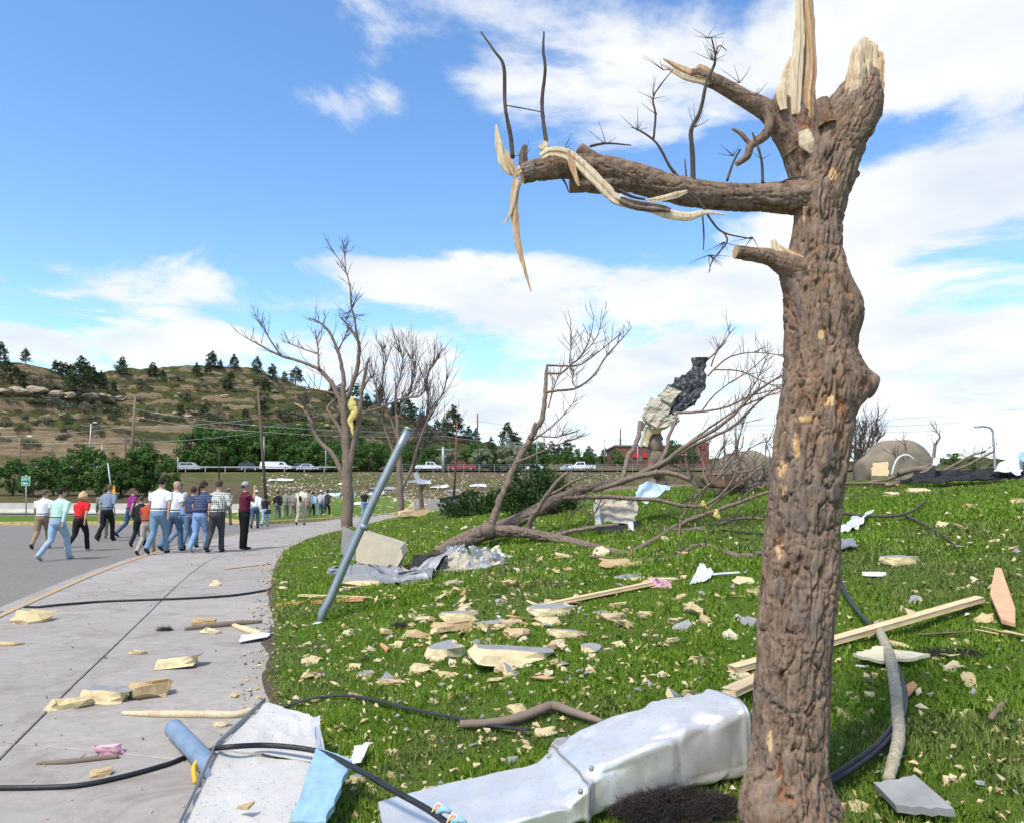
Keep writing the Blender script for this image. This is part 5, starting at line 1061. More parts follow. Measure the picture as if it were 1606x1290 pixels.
for i, (pts, wd, nm, dy) in enumerate(B):
    if nm == 'trunk':
        wd = [q * .86 for q in wd]; bark_tube(above(pts, YF, dy), [q * YF / F for q in wd], 64, .02, 'trunk', ft, 'bark_grey', .02, (12, 12, 5), 900 + i); continue
    o, P = limb(ft, pts, wd, YF, nm if nm != 'stub' else 'limb_stub', 'bark_grey', 500 + i, 16 if nm == 'trunk' else 8, dy, 5, .07, True)
    if nm == 'branch': spray(ft, P, YF, 6, 560 + i, (8, 28), .5, r0=.5)
    if nm == 'limb' and pts[-1][0] > 1100: spray(ft, P, YF, 8, 590 + i, (10, 34), .5, r0=.6)
c = MB(); q = at(765, 832, YF - .15); c.tube([q + Vector((0, .1, .02)), q + Vector((0, -.06, 0))], [.14, .1], 12, wob=.1); c.build('burl', 'bark_grey', ft)
# dead shoots behind the trunk (right) and brush pile in front of the boulders
pb = G(1345, 752); sh = empty('dead_shrub', pb, 'leafless upright shrub growing beside the big trunk in front of the boulder', 'shrub')
for i in range(9):
    g = random.Random(i); x1 = 1338 + i * 6 + g.uniform(-6, 6); o, P = limb(sh, [(1338 + i * .8, 754), (1340 + i * 3, 715), (x1, 655 + g.uniform(-8, 25))], [1.6, 1.2, .6], pb.y, 'stem', 'bark_twig', 700 + i); spray(sh, P, pb.y, 14, 720 + i, (8, 22), .8, r0=.55)
pb = G(1420, 764); YB = pb.y
for i, (pts, wd, lb) in enumerate([([(1312, 775), (1350, 760), (1400, 748), (1440, 735), (1470, 722)], [2, 3, 3, 2.4, 1.5], 'long dark branch slanting up across the foot of the huge boulder'), ([(1440, 745), (1462, 730), (1466, 700), (1474, 685), (1468, 675)], [4, 3.4, 2.6, 1.8, 1], 'pale curved branch standing up in front of the huge boulder'), ([(1468, 742), (1500, 735), (1530, 722), (1560, 706)], [3.2, 3, 2.4, 1.4], 'pale forked branch pointing towards the broad juniper'), ([(1480, 738), (1520, 715), (1545, 708)], [2.4, 2, 1.2], 'thin bleached branch lying over the pale forked one'), ([(1320, 757), (1380, 757), (1450, 754), (1520, 750), (1570, 748)], [2.2, 2.4, 2.2, 2, 1.4], 'long thin straight branch lying along the heap of black sheeting'), ([(1390, 762), (1425, 752), (1442, 747)], [3.6, 3.4, 2], 'short stripped reddish branch lying under the white bent pipe'), ([(1410, 742), (1440, 735), (1480, 742), (1500, 744)], [5.5, 6.5, 5.5, 3], 'thick grey log lying in front of the huge boulder'), ([(1405, 745), (1408, 720), (1402, 702)], [2, 1.6, 1.6], 'short upright cut stick before the huge boulder'), ([(1420, 740), (1421, 715), (1420, 697)], [2, 1.6, 1.6], 'taller upright cut stick before the huge boulder')]):
    e = empty('fallen_branch', at(*pts[0], YB), lb, 'branch'); o, P = limb(e, pts, wd, YB, 'branch', 'bark_grey' if i % 3 else 'pole_brown', 740 + i, 8, .4); spray(e, P, YB, 4, 760 + i, (6, 18), .6, r0=.6)
# tangle beside the grey boulder
pb = G(1165, 774); YT = pb.y; tg = empty('brush_pile', pb, 'tangled heap of dead twiggy branches with a torn-up root mass', 'brush pile'); g = random.Random(9)
for i in range(34):
    x0 = g.uniform(1105, 1230); y0 = g.uniform(752, 770); a = g.uniform(.3, 2.8); l = g.uniform(30, 85); pts = [(x0, y0), (x0 + math.cos(a) * l * .5 + g.uniform(-6, 6), y0 - math.sin(a) * l * .5), (x0 + math.cos(a) * l, y0 - math.sin(a) * l + g.uniform(-5, 8))]
    o, P = limb(tg, pts, [g.uniform(1.5, 3), 1.6, .8], YT + g.uniform(-.8, .6), 'branch', 'bark_grey' if i % 3 else 'pole_brown', 800 + i, 6, .3); 
    if i % 2: spray(tg, P, YT, 4, 850 + i, (8, 22), .5, r0=.5)
rm = rock_mesh(31, 3, .5, .7); rm.materials.append(M['mulch']); o = link('root_mass', rm, tg, at(1130, 752, YT + .1) - pb); o.scale = (.55, .4, .3)
# --- tree wrapped in torn sheets
pw = G(1030, 766); YW = pw.y; KW = YW / F; tw = empty('snapped_tree', pw, 'snapped brown tree stub draped with torn membrane behind the fallen tree', 'tree')
limb(tw, [(1031, 770), (1030, 745), (1029, 715), (1028, 690), (1027, 668), (1040, 640), (1065, 610), (1090, 575)], [14, 12.5, 12, 12.5, 11, 7, 5, 3], YW, 'trunk', 'pole_brown', 880, 14)
for i, (pts, wd) in enumerate([([(1005, 662), (1022, 690)], [5, 5]), ([(1098, 575), (1120, 555), (1140, 535)], [2, 1.4, .8])]): limb(tw, pts, wd, YW, 'limb', 'bark_grey', 890 + i)
def drape(name, P, W, mt, label, cat, seed, th=.45, n=18, amp=.3):
    P = smooth_path(P, 7); r = np.array(interp_r(W, len(P))); b = MB(); g = random.Random(seed); m0 = len(P)
    b.tube(P, list(r), n, sq=(th, 1)); v = np.array(b.v); c = np.repeat(np.array([p[:] for p in P]), n, 0); d = v - c; rr = np.repeat(r, n)
    f1, f2, cid = cells(v[:, 0] / .35 + seed, v[:, 1] / .35, v[:, 2] / .35, seed); k = 1 + amp * ((f1 - .45) * 1.6 + .5 * fbm(v[:, 0] * 7, v[:, 1] * 7, v[:, 2] * 7, 2, seed)); b.v = [tuple(q) for q in (c + d * k[:, None])]; b.sm = [False] * len(b.f)
    o = b.build(name, mt, None, P[0]); return tag(o, label, cat)
def mk_mottle():
    m = MT('mottled_membrane'); n = m.noise(m.coord('Object', (1, 1, 1)), 9, 9, .8); m.col(m.ramp(n, [(.40, (.012, .012, .015)), (.54, (.05, .053, .06)), (.64, (.33, .36, .38)), (.75, (.5, .55, .57))])); m.bump(n, .8, .03); m.set(Roughness=.6); M['mottled_membrane'] = m.m
mk_mottle()
drape('torn_membrane', pl([(1046, 644), (1058, 630), (1074, 612), (1090, 596), (1096, 576), (1096, 561)], YW - .3), [10 * KW, 19 * KW, 22 * KW, 15 * KW, 8 * KW, 12 * KW], 'mottled_membrane', 'torn black and grey roofing membrane wrapped round the snapped tree top', 'membrane', 5, .35, 11, .5)
drape('torn_fabric', pl([(1062, 614), (1048, 628), (1034, 642), (1024, 656), (1018, 668)], YW - .40), [6 * KW, 12 * KW, 15 * KW, 14 * KW, 6 * KW], 'cream_sheet', 'cream torn fabric sheet wrapped round the snapped tree below the membrane', 'fabric', 6, .3, 9, .6)
drape('torn_insulation', pl([(1064, 654), (1046, 661), (1030, 669), (1018, 682), (1014, 700)], YW - .36), [5 * KW, 10 * KW, 10 * KW, 5 * KW, 2 * KW], 'foam_brown', 'torn brown backed insulation hanging below the cream fabric', 'insulation', 7, .3, 9, .6)
for i, (c, mt, lb, nm) in enumerate([([(1003, 652), (1030, 672), (1052, 640), (1022, 622)], 'cream_sheet', 'wide cream fabric flap jutting left from the wrapped tree', 'fabric_flap'), ([(1030, 622), (1050, 634), (1068, 614), (1048, 606)], 'cream_sheet', 'small cream fabric flap folded over the black membrane', 'fabric_flap'), ([(1046, 652), (1078, 640), (1104, 612), (1076, 604)], 'mottled_membrane', 'sharp black membrane flap hanging at the right of the wrapped tree', 'membrane_flap'), ([(1020, 672), (1060, 668), (1068, 652), (1030, 650)], 'cream_sheet', 'ragged cream fabric edge hanging over the brown insulation', 'fabric_flap')]):
    sheet(nm, q4([c[0] + (YW - .55,), c[1] + (YW - .6,), c[2] + (YW - .62,), c[3] + (YW - .5,)], YW), mt, lb, 'fabric' if 'fabric' in nm else 'membrane', 130 + i, .13, 9, .008, 1.6)
drape('fabric_strip', pl([(1014, 668), (1010, 684), (1004, 700)], YW - .3), [3 * KW, 3.4 * KW, 3 * KW], 'cream_sheet', 'narrow cream fabric strip dangling beside the snapped tree stub', 'fabric', 8, .3)
# ------------------------------------------------------------------ large debris
def on(px, py, h=0.0):
    p = G(px, py); return p + Vector((0, 0, h + (.028 if p.x > float(edge(p.y)) + .15 else 0)))
# leaning steel post
pb = G(502, 976); e = empty('leaning_post', pb, 'grey steel post leaning over beside the pavement, its sign torn off', 'post'); top = at(641, 672, pb.y + .25); k = pb.y / F
b = MB(); P = [pb - Vector((0, 0, .1)), pb + Vector((.02, 0, .1))] + [pb.lerp(top, t) + Vector((-.03 * math.sin(t * 3.1), 0, 0)) for t in (.12, .3, .6, .9)] + [top]; b.tube(P, [6.8 * k] * len(P), 18); b.build('tube', 'post_metal', e)
b = MB(); q = pb.lerp(top, .995); d = (top - pb).normalized(); b.tube([q, q + d * .02], [7.6 * k, 7.4 * k], 18); b.build('rim', 'galvanised', e)
q = pb.lerp(top, .48); b = MB(); b.tube([q - d * .03, q + d * .03], [8 * k, 8 * k], 16); b.build('clamp', 'post_metal', e)
# beige box lying behind the post
Yb = G(600, 900).y - .05; e = empty('metal_cabinet', at(590, 898, Yb), 'dented beige metal cabinet lying on its side behind the leaning post', 'cabinet')
def slab4(c, th, back): A = [Vector(q) for q in c]; n = (A[1] - A[0]).cross(A[3] - A[0]).normalized() * th; return A + [q + n + back for q in A]
def prism(name, front, back, mt, parent=None, org=None):
    b = MB(); n = len(front); b.add(list(front) + list(back), [tuple(range(n)), tuple(range(2 * n - 1, n - 1, -1))] + [(i, (i + 1) % n, n + (i + 1) % n, n + i) for i in range(n)], 0, False); return b.build(name, mt, parent, org)
fr = [at(558, 836, Yb + .1), at(628, 858, Yb + .05), at(632, 872, Yb - .02), at(617, 899, Yb - .06), at(558, 879, Yb - .02)]; prism('front', fr, [q + Vector((.03, .35, .06)) for q in fr], 'beige_panel', e)
fr = [at(537, 824, Yb + .12), at(556, 833, Yb + .12), at(556, 878, Yb + .02), at(546, 876, Yb + .03), at(535, 866, Yb + .05)]; prism('side_panel', fr, [q + Vector((0, .02, 0)) for q in fr], 'grey_panel', e)
Ys = Yb - .12
def crumple(P, W, H, mt, label, seed, amp=.5, n=30):
    "heap of folded sheet metal: faceted ridges along a path, resting on the ground."
    P = smooth_path([on(*q) for q in P], 6); W, H = interp_r(W, len(P)), interp_r(H, len(P)); k = P[0].y / F; q = np.linspace(0, np.pi, n); b = MB(); V = []
    for p, w_, h in zip(P, W, H):
        for t in q: V.append((p.x, p.y - math.cos(t) * w_ * k, p.z - .04 + math.sin(t) ** .8 * h * k))
    V = np.array(V); f1, f2, cid = cells(V[:, 0] / .24 + seed, V[:, 1] / .24, V[:, 2] / .24, seed); hh = np.repeat(np.array(H) * k, n)
    V[:, 2] += np.maximum(-.5, (f1 - .42) * 1.9) * hh * amp; V[:, 0] += (cid - .5) * .11; V[:, 1] += (_h(np.floor(cid * 999), np.floor(cid * 777), np.floor(cid * 0), 3) - .5) * .10
    m_ = len(P); b.add(V, [(i * n + j, i * n + j + 1, (i + 1) * n + j + 1, (i + 1) * n + j) for i in range(m_ - 1) for j in range(n - 1)], 0, False)
    return tag(b.build('crumpled_sheet', mt, None, P[0]), label, 'sheet metal')
crumple([(520, 900), (560, 905), (620, 912), (680, 908)], [14, 24, 26, 16], [10, 18, 16, 12], 'grey_metal', 'dark grey crumpled sheet metal lying under the beige cabinet', 14, .5)
for i, (c, mt, lb) in enumerate([([(690, 908, -.3), (742, 914, -.4), (735, 868, 0), (694, 866, .1)], 'cream_sheet', 'crumpled cream backed metal sheet beside the root end of the fallen tree'), ([(728, 912, -.35), (790, 904, -.3), (768, 866, .1), (730, 872, .05)], 'cream_sheet', 'cream crumpled sheet folded against the silver peaks'), ([(700, 880, .0), (735, 870, .1), (728, 852, .3), (702, 862, .25)], 'galvanised', 'bent silver flap behind the cream crumpled sheets'), ([(705, 916, -.5), (760, 916, -.5), (770, 898, -.3), (712, 900, -.3)], 'galvanised', 'low silver fold in front of the cream crumpled sheets')]):
    sheet('crumpled_sheet', [at(x, y, Ys + d_) for x, y, d_ in c], mt, lb, 'sheet metal', 150 + i, .24, 12, .006, 2.0)
sheet('crumpled_sheet', [at(612, 918, Ys - .45), at(668, 914, Ys - .5), at(708, 862, Ys - .05), at(652, 888, Ys - .1)], 'grey_metal', 'folded galvanised flashing sticking up from the crumpled metal', 'sheet metal', 15, .12, 10, .006, 1.5)
sheet('crumpled_sheet', [at(640, 905, Ys - .2), at(702, 885, Ys - .25), at(698, 866, Ys), at(648, 872, Ys)], 'black_sheet', 'dark bent flashing rising behind the crumpled metal', 'sheet metal', 12, .12, 8, .006, 1.5)
sheet('crumpled_sheet', [at(738, 900, Ys - .25), at(800, 890, Ys - .25), at(780, 862, Ys + .1), at(735, 858, Ys + .1)], 'galvanised', 'silver crumpled sheet with folded peaks near the fallen trunk', 'sheet metal', 17, .2, 14, .006, 2.4)
sheet('crumpled_sheet', [at(772, 884, Ys + .5), at(806, 880, Ys + .4), at(790, 866, Ys + .7), at(780, 866, Ys + .7)], 'white_sheet', 'small pale sheet folded like a tent beside the fallen trunk', 'sheet metal', 18, .1, 8, .006, 1.2)
# crumpled panels behind the fallen tree
Yc = G(965, 832).y
sheet('buckled_cladding', [at(933, 812, Yc), at(996, 826, Yc - .1), at(1000, 786, Yc + .4), at(935, 780, Yc + .35)], 'cream_sheet', 'buckled pale grey panel standing on the lawn inside the fallen branches', 'panel', 24, .13, 14, .008, 2.0)
sheet('buckled_cladding', [at(930, 786, Yc - .1), at(940, 790, Yc - .1), at(943, 824, Yc - .1), at(934, 826, Yc - .1)], 'white_sheet', 'narrow white flange standing at the end of the buckled pale panel', 'panel', 25, .05, 6, .008, 1.0)
sheet('buckled_cladding', [at(990, 790, Yc + .6), at(1035, 780, Yc + .4), at(1058, 762, Yc + 1.1), at(1005, 760, Yc + 1.1)], 'pale_blue_sheet', 'pale blue curled metal panel lying below the wrapped tree', 'panel', 26, .12, 12, .008, 1.8)
sheet('black_sheeting', [at(930, 834, Yc - .3), at(995, 838, Yc - .4), at(1000, 818, Yc), at(936, 822, Yc)], 'black_sheet', 'black torn sheeting lying under the buckled pale panel', 'sheeting', 27, .09, 10, .006, 2.0)
sheet('plastic_scrap', [at(986, 828, Yc - .5), at(994, 834, Yc - .5), at(992, 818, Yc - .3), at(985, 816, Yc - .3)], 'white_sheet', 'small white plastic scrap beside the buckled pale panel', 'plastic', 28, .1, 6, .004, 1.0)
for i, (x, y, w_) in enumerate(((1102, 792, 9), (1122, 806, 6))): blob_sheet('insulation_tuft', [at(x, y - 6, YF - .8), at(x + 2, y, YF - .8), at(x + w_, y + 8, YF - .8)], [.03, w_ * YF / F * .8, .02], 'yellow_wool', ('large', 'small')[i] + ' yellow insulation tuft snagged on a branch of the fallen tree', 'insulation', 40 + i)
# black board on thin legs near juniper
e = empty('slanted_board', G(715, 806), 'black slanted board standing on two thin posts beside the low juniper', 'board'); Yp = e.location.y
fr = [at(689, 781, Yp), at(752, 769, Yp + 1), at(752, 773, Yp + 1), at(690, 788, Yp)]; prism('board', fr, [q + Vector((0, .5, 0)) for q in fr], 'black_plastic', e)
for x in (704, 709): b = MB(); b.tube([at(x, 808, Yp + .2), at(x, 781, Yp + .2)], .035, 6); b.build('post', 'black_plastic', e)
sheet('black_sheeting', [at(683, 811, Yp - .4), at(710, 809, Yp - .4), at(705, 800, Yp), at(694, 799, Yp)], 'black_sheet', 'crumpled black sheeting on the grass beside the slanted board', 'sheeting', 29, .12, 8, .006, 2.0)
# right-hand debris under the boulder
YB = G(1500, 762).y
for i, (c, mt, lb, nm) in enumerate([([(1430, 758), (1555, 752), (1556, 738), (1432, 742)], 'black_sheet', 'long heap of crumpled black sheeting in front of the broad juniper', 'black_sheeting'), ([(1545, 752), (1606, 748), (1606, 738), (1550, 740)], 'black_sheet', 'flattened black sheeting below the white draped sheet', 'black_sheeting'), ([(1556, 740), (1600, 744), (1606, 716), (1572, 722)], 'white_sheet', 'white rumpled plastic sheet draped at the end of the black sheeting', 'plastic_sheet'), ([(1596, 722), (1622, 722), (1620, 708), (1598, 708)], 'blue_board', 'pale blue plastic sheet above the white rumpled sheet', 'plastic_sheet'), ([(1366, 752), (1392, 752), (1392, 730), (1368, 732)], 'foam_brown', 'tan broken foam slab leaning at the foot of the huge boulder', 'foam_slab'), ([(1463, 730), (1474, 728), (1474, 718), (1464, 718)], 'white_sheet', 'small white crumpled scrap in front of the huge boulder', 'plastic_scrap')]):
    sheet(nm, q4([c[0] + (YB - .4,), c[1] + (YB - .4,), c[2] + (YB + .2,), c[3] + (YB + .2,)], YB), mt, lb, nm.split('_')[1], 60 + i, .09 if i != 4 else .03, 12, .01 if i != 4 else .1, 2.4)
b = MB(); b.tube(smooth_path(pl([(1398, 745), (1404, 725), (1412, 715), (1424, 713), (1434, 720)], YB), 4), .022, 8); tag(b.build('bent_pipe', 'white_sheet', None, at(1398, 745, YB)), 'pale bent pipe arching before the huge boulder', 'pipe')
# ---- foreground metal
D0 = on(890, 1290); zg = float(lawn_z(.2, 3.0))
def duct():
    """crushed aluminium duct: rounded-rectangle section swept along its length, dented and seamed."""
    A = on(600, 1330) ; Bp = on(1150, 1205)
    A = Vector((A.x, A.y, A.z)); ax = (Bp - A); Ln = ax.length; ax.normalize(); side_ = Vector((-ax.y, ax.x, 0)).normalized(); up = Vector((0, 0, 1)); n, m_ = 96, 220; vs_ = []; 
    t = np.linspace(0, 1, m_); q = np.linspace(0, 2 * np.pi, n, endpoint=False)
    Wd = np.interp(t, [0, .5, .52, .75, 1], [.27, .25, .215, .215, .175]); Hh = np.interp(t, [0, .45, .55, .8, 1], [.03, .05, .10, .14, .145])
    C, S = np.cos(q), np.sin(q); e_ = .24; cx_ = np.sign(C) * np.abs(C) ** e_; sy_ = np.sign(S) * np.abs(S) ** e_
    U = cx_[None] * Wd[:, None]; V = (sy_[None] + 1) * Hh[:, None]
    L_ = t[:, None] * Ln * np.ones(n)[None]; 
    rp = np.random.default_rng(8); ridge = np.full(L_.shape, 9.0)
    for i in range(16):
        nv = rp.normal(size=3); nv /= np.linalg.norm(nv); ridge = np.minimum(ridge, np.abs(L_ * nv[0] + U * nv[1] + V * nv[2] - (rp.random() * 1.7 * nv[0] + rp.normal() * .1)) + .05 * sstep(.0, .5, fbm(L_ * 2 + i, U * 3, V * 3, 2, 80 + i)))
    cr_ = np.abs(fbm(L_ * 2.6 + U * 2, U * 4 - L_, V * 3, 2, 78)); cr2 = np.abs(fbm(L_ * 6, U * 7 + L_ * 3, V * 6, 2, 79)); dent = .03 * np.minimum(cr_, .5) + .006 * np.minimum(cr2, .4) - .012 - .30 * np.maximum(.045 - ridge, 0); dent *= sstep(.3, .6, t)[:, None] * .9 + .2
    seam = np.exp(-((t - .5) / .006) ** 2)[:, None] * .012 + np.exp(-((t - .985) / .01) ** 2)[:, None] * .012
    V = V + (dent + seam) * (sy_[None] * .8 + .25); U = U + (dent * .8 + seam) * cx_[None]
    lean = .22 * sstep(.45, 1, t)[:, None]                                # right half rolled toward the trunk
    P = np.array(A)[None, None] + L_[..., None] * np.array(ax) + (U + lean * V * .4)[..., None] * np.array(side_) + (V * 1.0)[..., None] * np.array(up)
    b = MB(); i0 = np.arange((m_ - 1) * n).reshape(m_ - 1, n); fs = np.stack([i0, np.roll(i0, -1, 1), np.roll(i0, -1, 1) + n, i0 + n], 2).reshape(-1, 4)
    e = empty('metal_duct', A, 'long crushed bright aluminium duct lying on the grass against the broken tree', 'duct')
    h = int((m_ - 1) * .5)
    for nm, sl_ in (('flat_section', fs[:h * n]), ('box_section', fs[h * n:])):
        b = MB(); b.add(P.reshape(-1, 3), sl_.tolist()); me = b.mesh(nm, 'bright_metal', A); o = link(nm, me, e); 
    b = MB(); ring = [Vector(P[-1, k]) for k in range(n)]; b.tube(ring + [ring[0]], .007, 6, cap=False); b.build('flange', 'galvanised', e)
    ring = [Vector(P[h, k]) for k in range(n)]; b = MB(); b.tube(ring + [ring[0]], .006, 6, cap=False); b.build('seam', 'grey_metal', e)
    c = sum(ring, Vector()) / n; b = MB(); ring = [Vector(P[-1, k]) for k in range(n)]; b.add(ring, [tuple(range(n))], 0, False); b.build('end_cap', 'bright_metal', e)
    for (ti, k) in ((h - 4, 20), (h + 6, 30), (h - 4, 38)):
        p = Vector(P[ti, k]); b = MB(); b.tube([p, p + Vector((0, 0, .012))], [.012, .008], 8); b.build('rivet', 'grey_metal', e)
duct()
# left white panel: folded tray
def panel():
    h = lambda x, y, z=0: on(x, y, z); g0 = on(400, 1230)
    e = empty('folded_panel', g0, 'dirty white metal panel folded like a tray lying across pavement edge', 'metal panel')
    z = .12; a = at(415, 1102, 4.6); f0 = at(342, 1176, 3.75); f1 = at(497, 1196, 3.75); ap = at(490, 1122, 4.3); lo0 = at(286, 1300, 3.0); lo1 = at(450, 1310, 3.0)
    def tri(nm, c, mt, amp=.012, n=22, seed=1):
        return sheet(nm, c, mt, None, None, seed, amp, n, .006, 1.6, parent=e)
    tri('upper_face', [f0, f1, ap, a], 'panel_metal', .02, 24, 3); tri('lower_face', [lo0, lo1, f1 + Vector((0, -.008, -.004)), f0 + Vector((0, -.008, -.004))], 'panel_metal', .01, 24, 4)
    b = MB(); b.tube([a + Vector((0, 0, .02)), f0 + Vector((-.01, 0, .025)), lo0 + Vector((-.01, 0, .03))], .010, 8, sq=(.5, 1.6)); b.build('flange', 'grey_metal', e)
    q = at(497, 1190, 3.78); r = at(484, 1128, 4.2); s_ = at(470, 1116, 4.3); tri('bent_corner', [q, q + Vector((.03, .0, -.08)), r + Vector((.05, 0, .02)), r], 'bright_metal', .08, 10, 5)
    b = MB(); b.tube([at(497, 1205, 3.7), at(452, 1300, 3.0)], .012, 8); b.build('edge_trim', 'grey_metal', e)
    fp = at(372, 1268, 3.12); prism('patch', [fp, fp + Vector((.06, .03, .01)), fp + Vector((.05, -.02, .004))], [fp + Vector((0, 0, .012)), fp + Vector((.06, .03, .02)), fp + Vector((.05, -.02, .014))], 'foam_brown', e)
    return e
panel()
c4 = [at(455, 1300, 3.05), at(508, 1300, 3.05), at(551, 1200, 3.62), at(497, 1180, 3.75)]; sheet('foam_board', c4, 'blue_board', 'light blue rigid foam board with a torn edge beside the folded panel', 'foam board', 33, .012, 14, .03, 2.0)
b = MB(); b.tube([at(510, 1186, 3.66), at(470, 1270, 3.2), at(455, 1300, 3.05)], .012, 6, sq=(1, .5)); tag(b.build('orange_strip', 'yellow_hose', None, at(455, 1300, 3.05)), 'orange plastic strip between the folded panel and the blue board', 'strip')
sheet('paper_scrap', [on(548, 1212, .02), on(566, 1212, .02), on(580, 1186, .05), on(556, 1192, .04)], 'white_sheet', 'small white torn paper scrap beside the blue foam board', 'paper', 34, .08, 7, .003, 1.5)
pp = [at(272, 1153, 4.05), at(338, 1232, 3.35)]; pp = [on(272, 1158, .06), on(345, 1238, .06)]; e = empty('blue_pipe', pp[0], 'short blue plastic pipe sticking out under the folded panel', 'pipe'); d = (pp[1] - pp[0]).normalized()
b = MB(); b.tube([pp[0], pp[1]], .052, 24, cap=False); b.tube([pp[1], pp[0]], .046, 24, cap=False); b.build('tube', 'blue_pipe', e); b = MB(); b.tube([pp[0] - d * .003, pp[0] + d * .012], .0535, 24); b.build('end_face', 'blue_pipe', e)
b = MB(); b.tube(smooth_path([on(306, 1236, .03), on(303, 1222, .06), on(312, 1210, .07)], 5), .012, 8); tag(b.build('yellow_hose', 'yellow_hose', None, on(306, 1236)), 'short yellow hose curling out under the folded panel', 'hose')
# cables
def cable(pts, r, label, h=.0, n=8, mt='cable', extra=()):
    P = smooth_path([on(x, y, r + h) if len(q) == 0 else at(x, y, q[0]) for x, y, *q in pts], 10); e = empty('cable', P[0], label, 'cable')
    P = [Vector((p.x, p.y, max(p.z, float(surf_z(p.x, p.y)) + r * .9))) for p in P]; b = MB(); b.tube(P, r, n); b.build('sheath', mt, e); return e, P
cable([(-60, 972), (0, 962), (60, 953), (150, 945), (220, 942), (300, 939), (370, 934), (425, 925)], .016, 'thick black cable lying straight across the pavement near the walkers')
e, P = cable([(-60, 1240), (0, 1239), (70, 1238), (130, 1234), (200, 1219), (260, 1202), (330, 1180), (342, 1172, 3.7), (420, 1168, 3.75), (500, 1178, 3.72), (560, 1205, 3.45), (620, 1240, 3.2), (670, 1268, 3.05), (715, 1300, 2.9)], .013, 'black cable running from the pavement over the folded panel to the duct')
for q_, colr in ((-8, 'blue_board'), (-3, 'blue_board')):
    c = P[q_]; b = MB(); b.tube([c + Vector((.0, 0, .012)), c + Vector((.03, -.01, .03)), c + Vector((.055, -.02, .02))], [.012, .014, .008], 8); b.build('splice', colr, e)
    for j, mt_ in enumerate(('yellow_hose', 'orange_plastic', 'white_paint')): b = MB(); b.tube(smooth_path([c + Vector((-.02, 0, .012)), c + Vector((.0, .01 * j, .028 + .006 * j)), c + Vector((.03, .006 * j, .02))], 4), .0022, 5); b.build('wire_end', mt_, e)
cable([(1309, 895), (1318, 925), (1335, 958), (1368, 1000), (1395, 1040), (1413, 1085), (1418, 1115), (1410, 1148), (1380, 1190), (1340, 1222), (1300, 1250), (1262, 1275), (1235, 1300)], .013, 'black double cable curving past the broken trunk over the pale timber', .03)
cable([(1312, 895), (1326, 935), (1348, 972), (1380, 1008), (1408, 1060), (1422, 1110), (1414, 1155), (1384, 1196), (1342, 1230), (1300, 1257), (1264, 1281), (1240, 1303)], .011, 'thinner black cable running beside the double cable past the trunk', .03)
def strap(pts, label, w_=.018, mt='black_plastic'):
    P = smooth_path([on(x, y, .02) for x, y in pts], 6); b = MB(); b.tube(P, w_, 6, sq=(1, .4)); tag(b.build('plastic_strip', mt, None, P[0]), label, 'strip')
strap([(440, 1114), (480, 1108), (530, 1101), (575, 1106), (640, 1122), (700, 1135), (770, 1150), (830, 1158)], 'long black plastic strip bent across the grass behind the folded panel')
strap([(1130, 835), (1170, 840), (1206, 842)], 'short black bar lying on the grass close to the trunk', .03)
# timber
def timber(p0, p1, w_, h_, mt, label, lift=.0, nm='timber', cat='timber', jag=.02):
    a, c = on(*p0, h_ / 2 + lift), on(*p1, h_ / 2 + lift); d = c - a; ln = d.length; x = d.normalized(); y_ = Vector((0, 0, 1)).cross(x).normalized(); z = x.cross(y_); rot = Matrix((x, y_, z)).transposed()
    b = MB(); n = 6; g = random.Random(int(ln * 1000)); hx = ln / 2; pr = [(-w_ / 2, -h_ / 2), (w_ / 2, -h_ / 2), (w_ / 2, h_ / 2), (-w_ / 2, h_ / 2)]; be = .004; sec = []
    for (yy_, zz_), (sx, sz) in zip(pr, ((1, 1), (-1, 1), (-1, -1), (1, -1))): sec += [(yy_ + sx * be, zz_), (yy_, zz_ + sz * be)] if sx * sz > 0 else [(yy_, zz_ + sz * be), (yy_ + sx * be, zz_)]
    V = [(-hx + g.uniform(-jag, jag), s_[0], s_[1]) for s_ in sec] + [(hx + g.uniform(-jag, jag), s_[0], s_[1]) for s_ in sec]; k = 8
    b.add(V, [(i, (i + 1) % k, k + (i + 1) % k, k + i) for i in range(k)] + [tuple(range(k - 1, -1, -1)), tuple(range(k, 2 * k))], 0, False)
    o = link(nm, b.mesh(nm, mt), None, (a + c) / 2); o.rotation_euler = rot.to_euler(); return tag(o, label, cat)
timber((1150, 1066), (1538, 952), .085, .045, 'lumber', 'long pale timber lying on the grass behind the broken trunk', .02)
timber((1145, 1112), (1215, 1078), .10, .04, 'lumber', 'split timber end leaning on the trunk above the duct', .05)
timber((840, 962), (1022, 924), .075, .04, 'lumber', 'pale timber half buried in foam chunks on the lawn', .02)
timber((437, 950), (573, 945), .09, .04, 'red_lumber', 'reddish timber lying at the foot of the leaning post', .0)
timber((572, 942), (470, 938), .05, .03, 'lumber', 'thin pale batten lying behind the reddish timber', .0)
timber((352, 893), (424, 884), .03, .02, 'lumber', 'thin pale stick of timber at the pavement edge near the walkers', .0)
fr = [on(x, y, .075) for x, y in ((1562, 906), (1572, 908), (1594, 975), (1594, 999), (1572, 993), (1554, 950))]; tag(prism('cedar_board', fr, [q - Vector((0, 0, .03)) for q in fr], 'cedar', None, fr[0]), 'pointed reddish cedar board lying on the grass by the timber end', 'board')
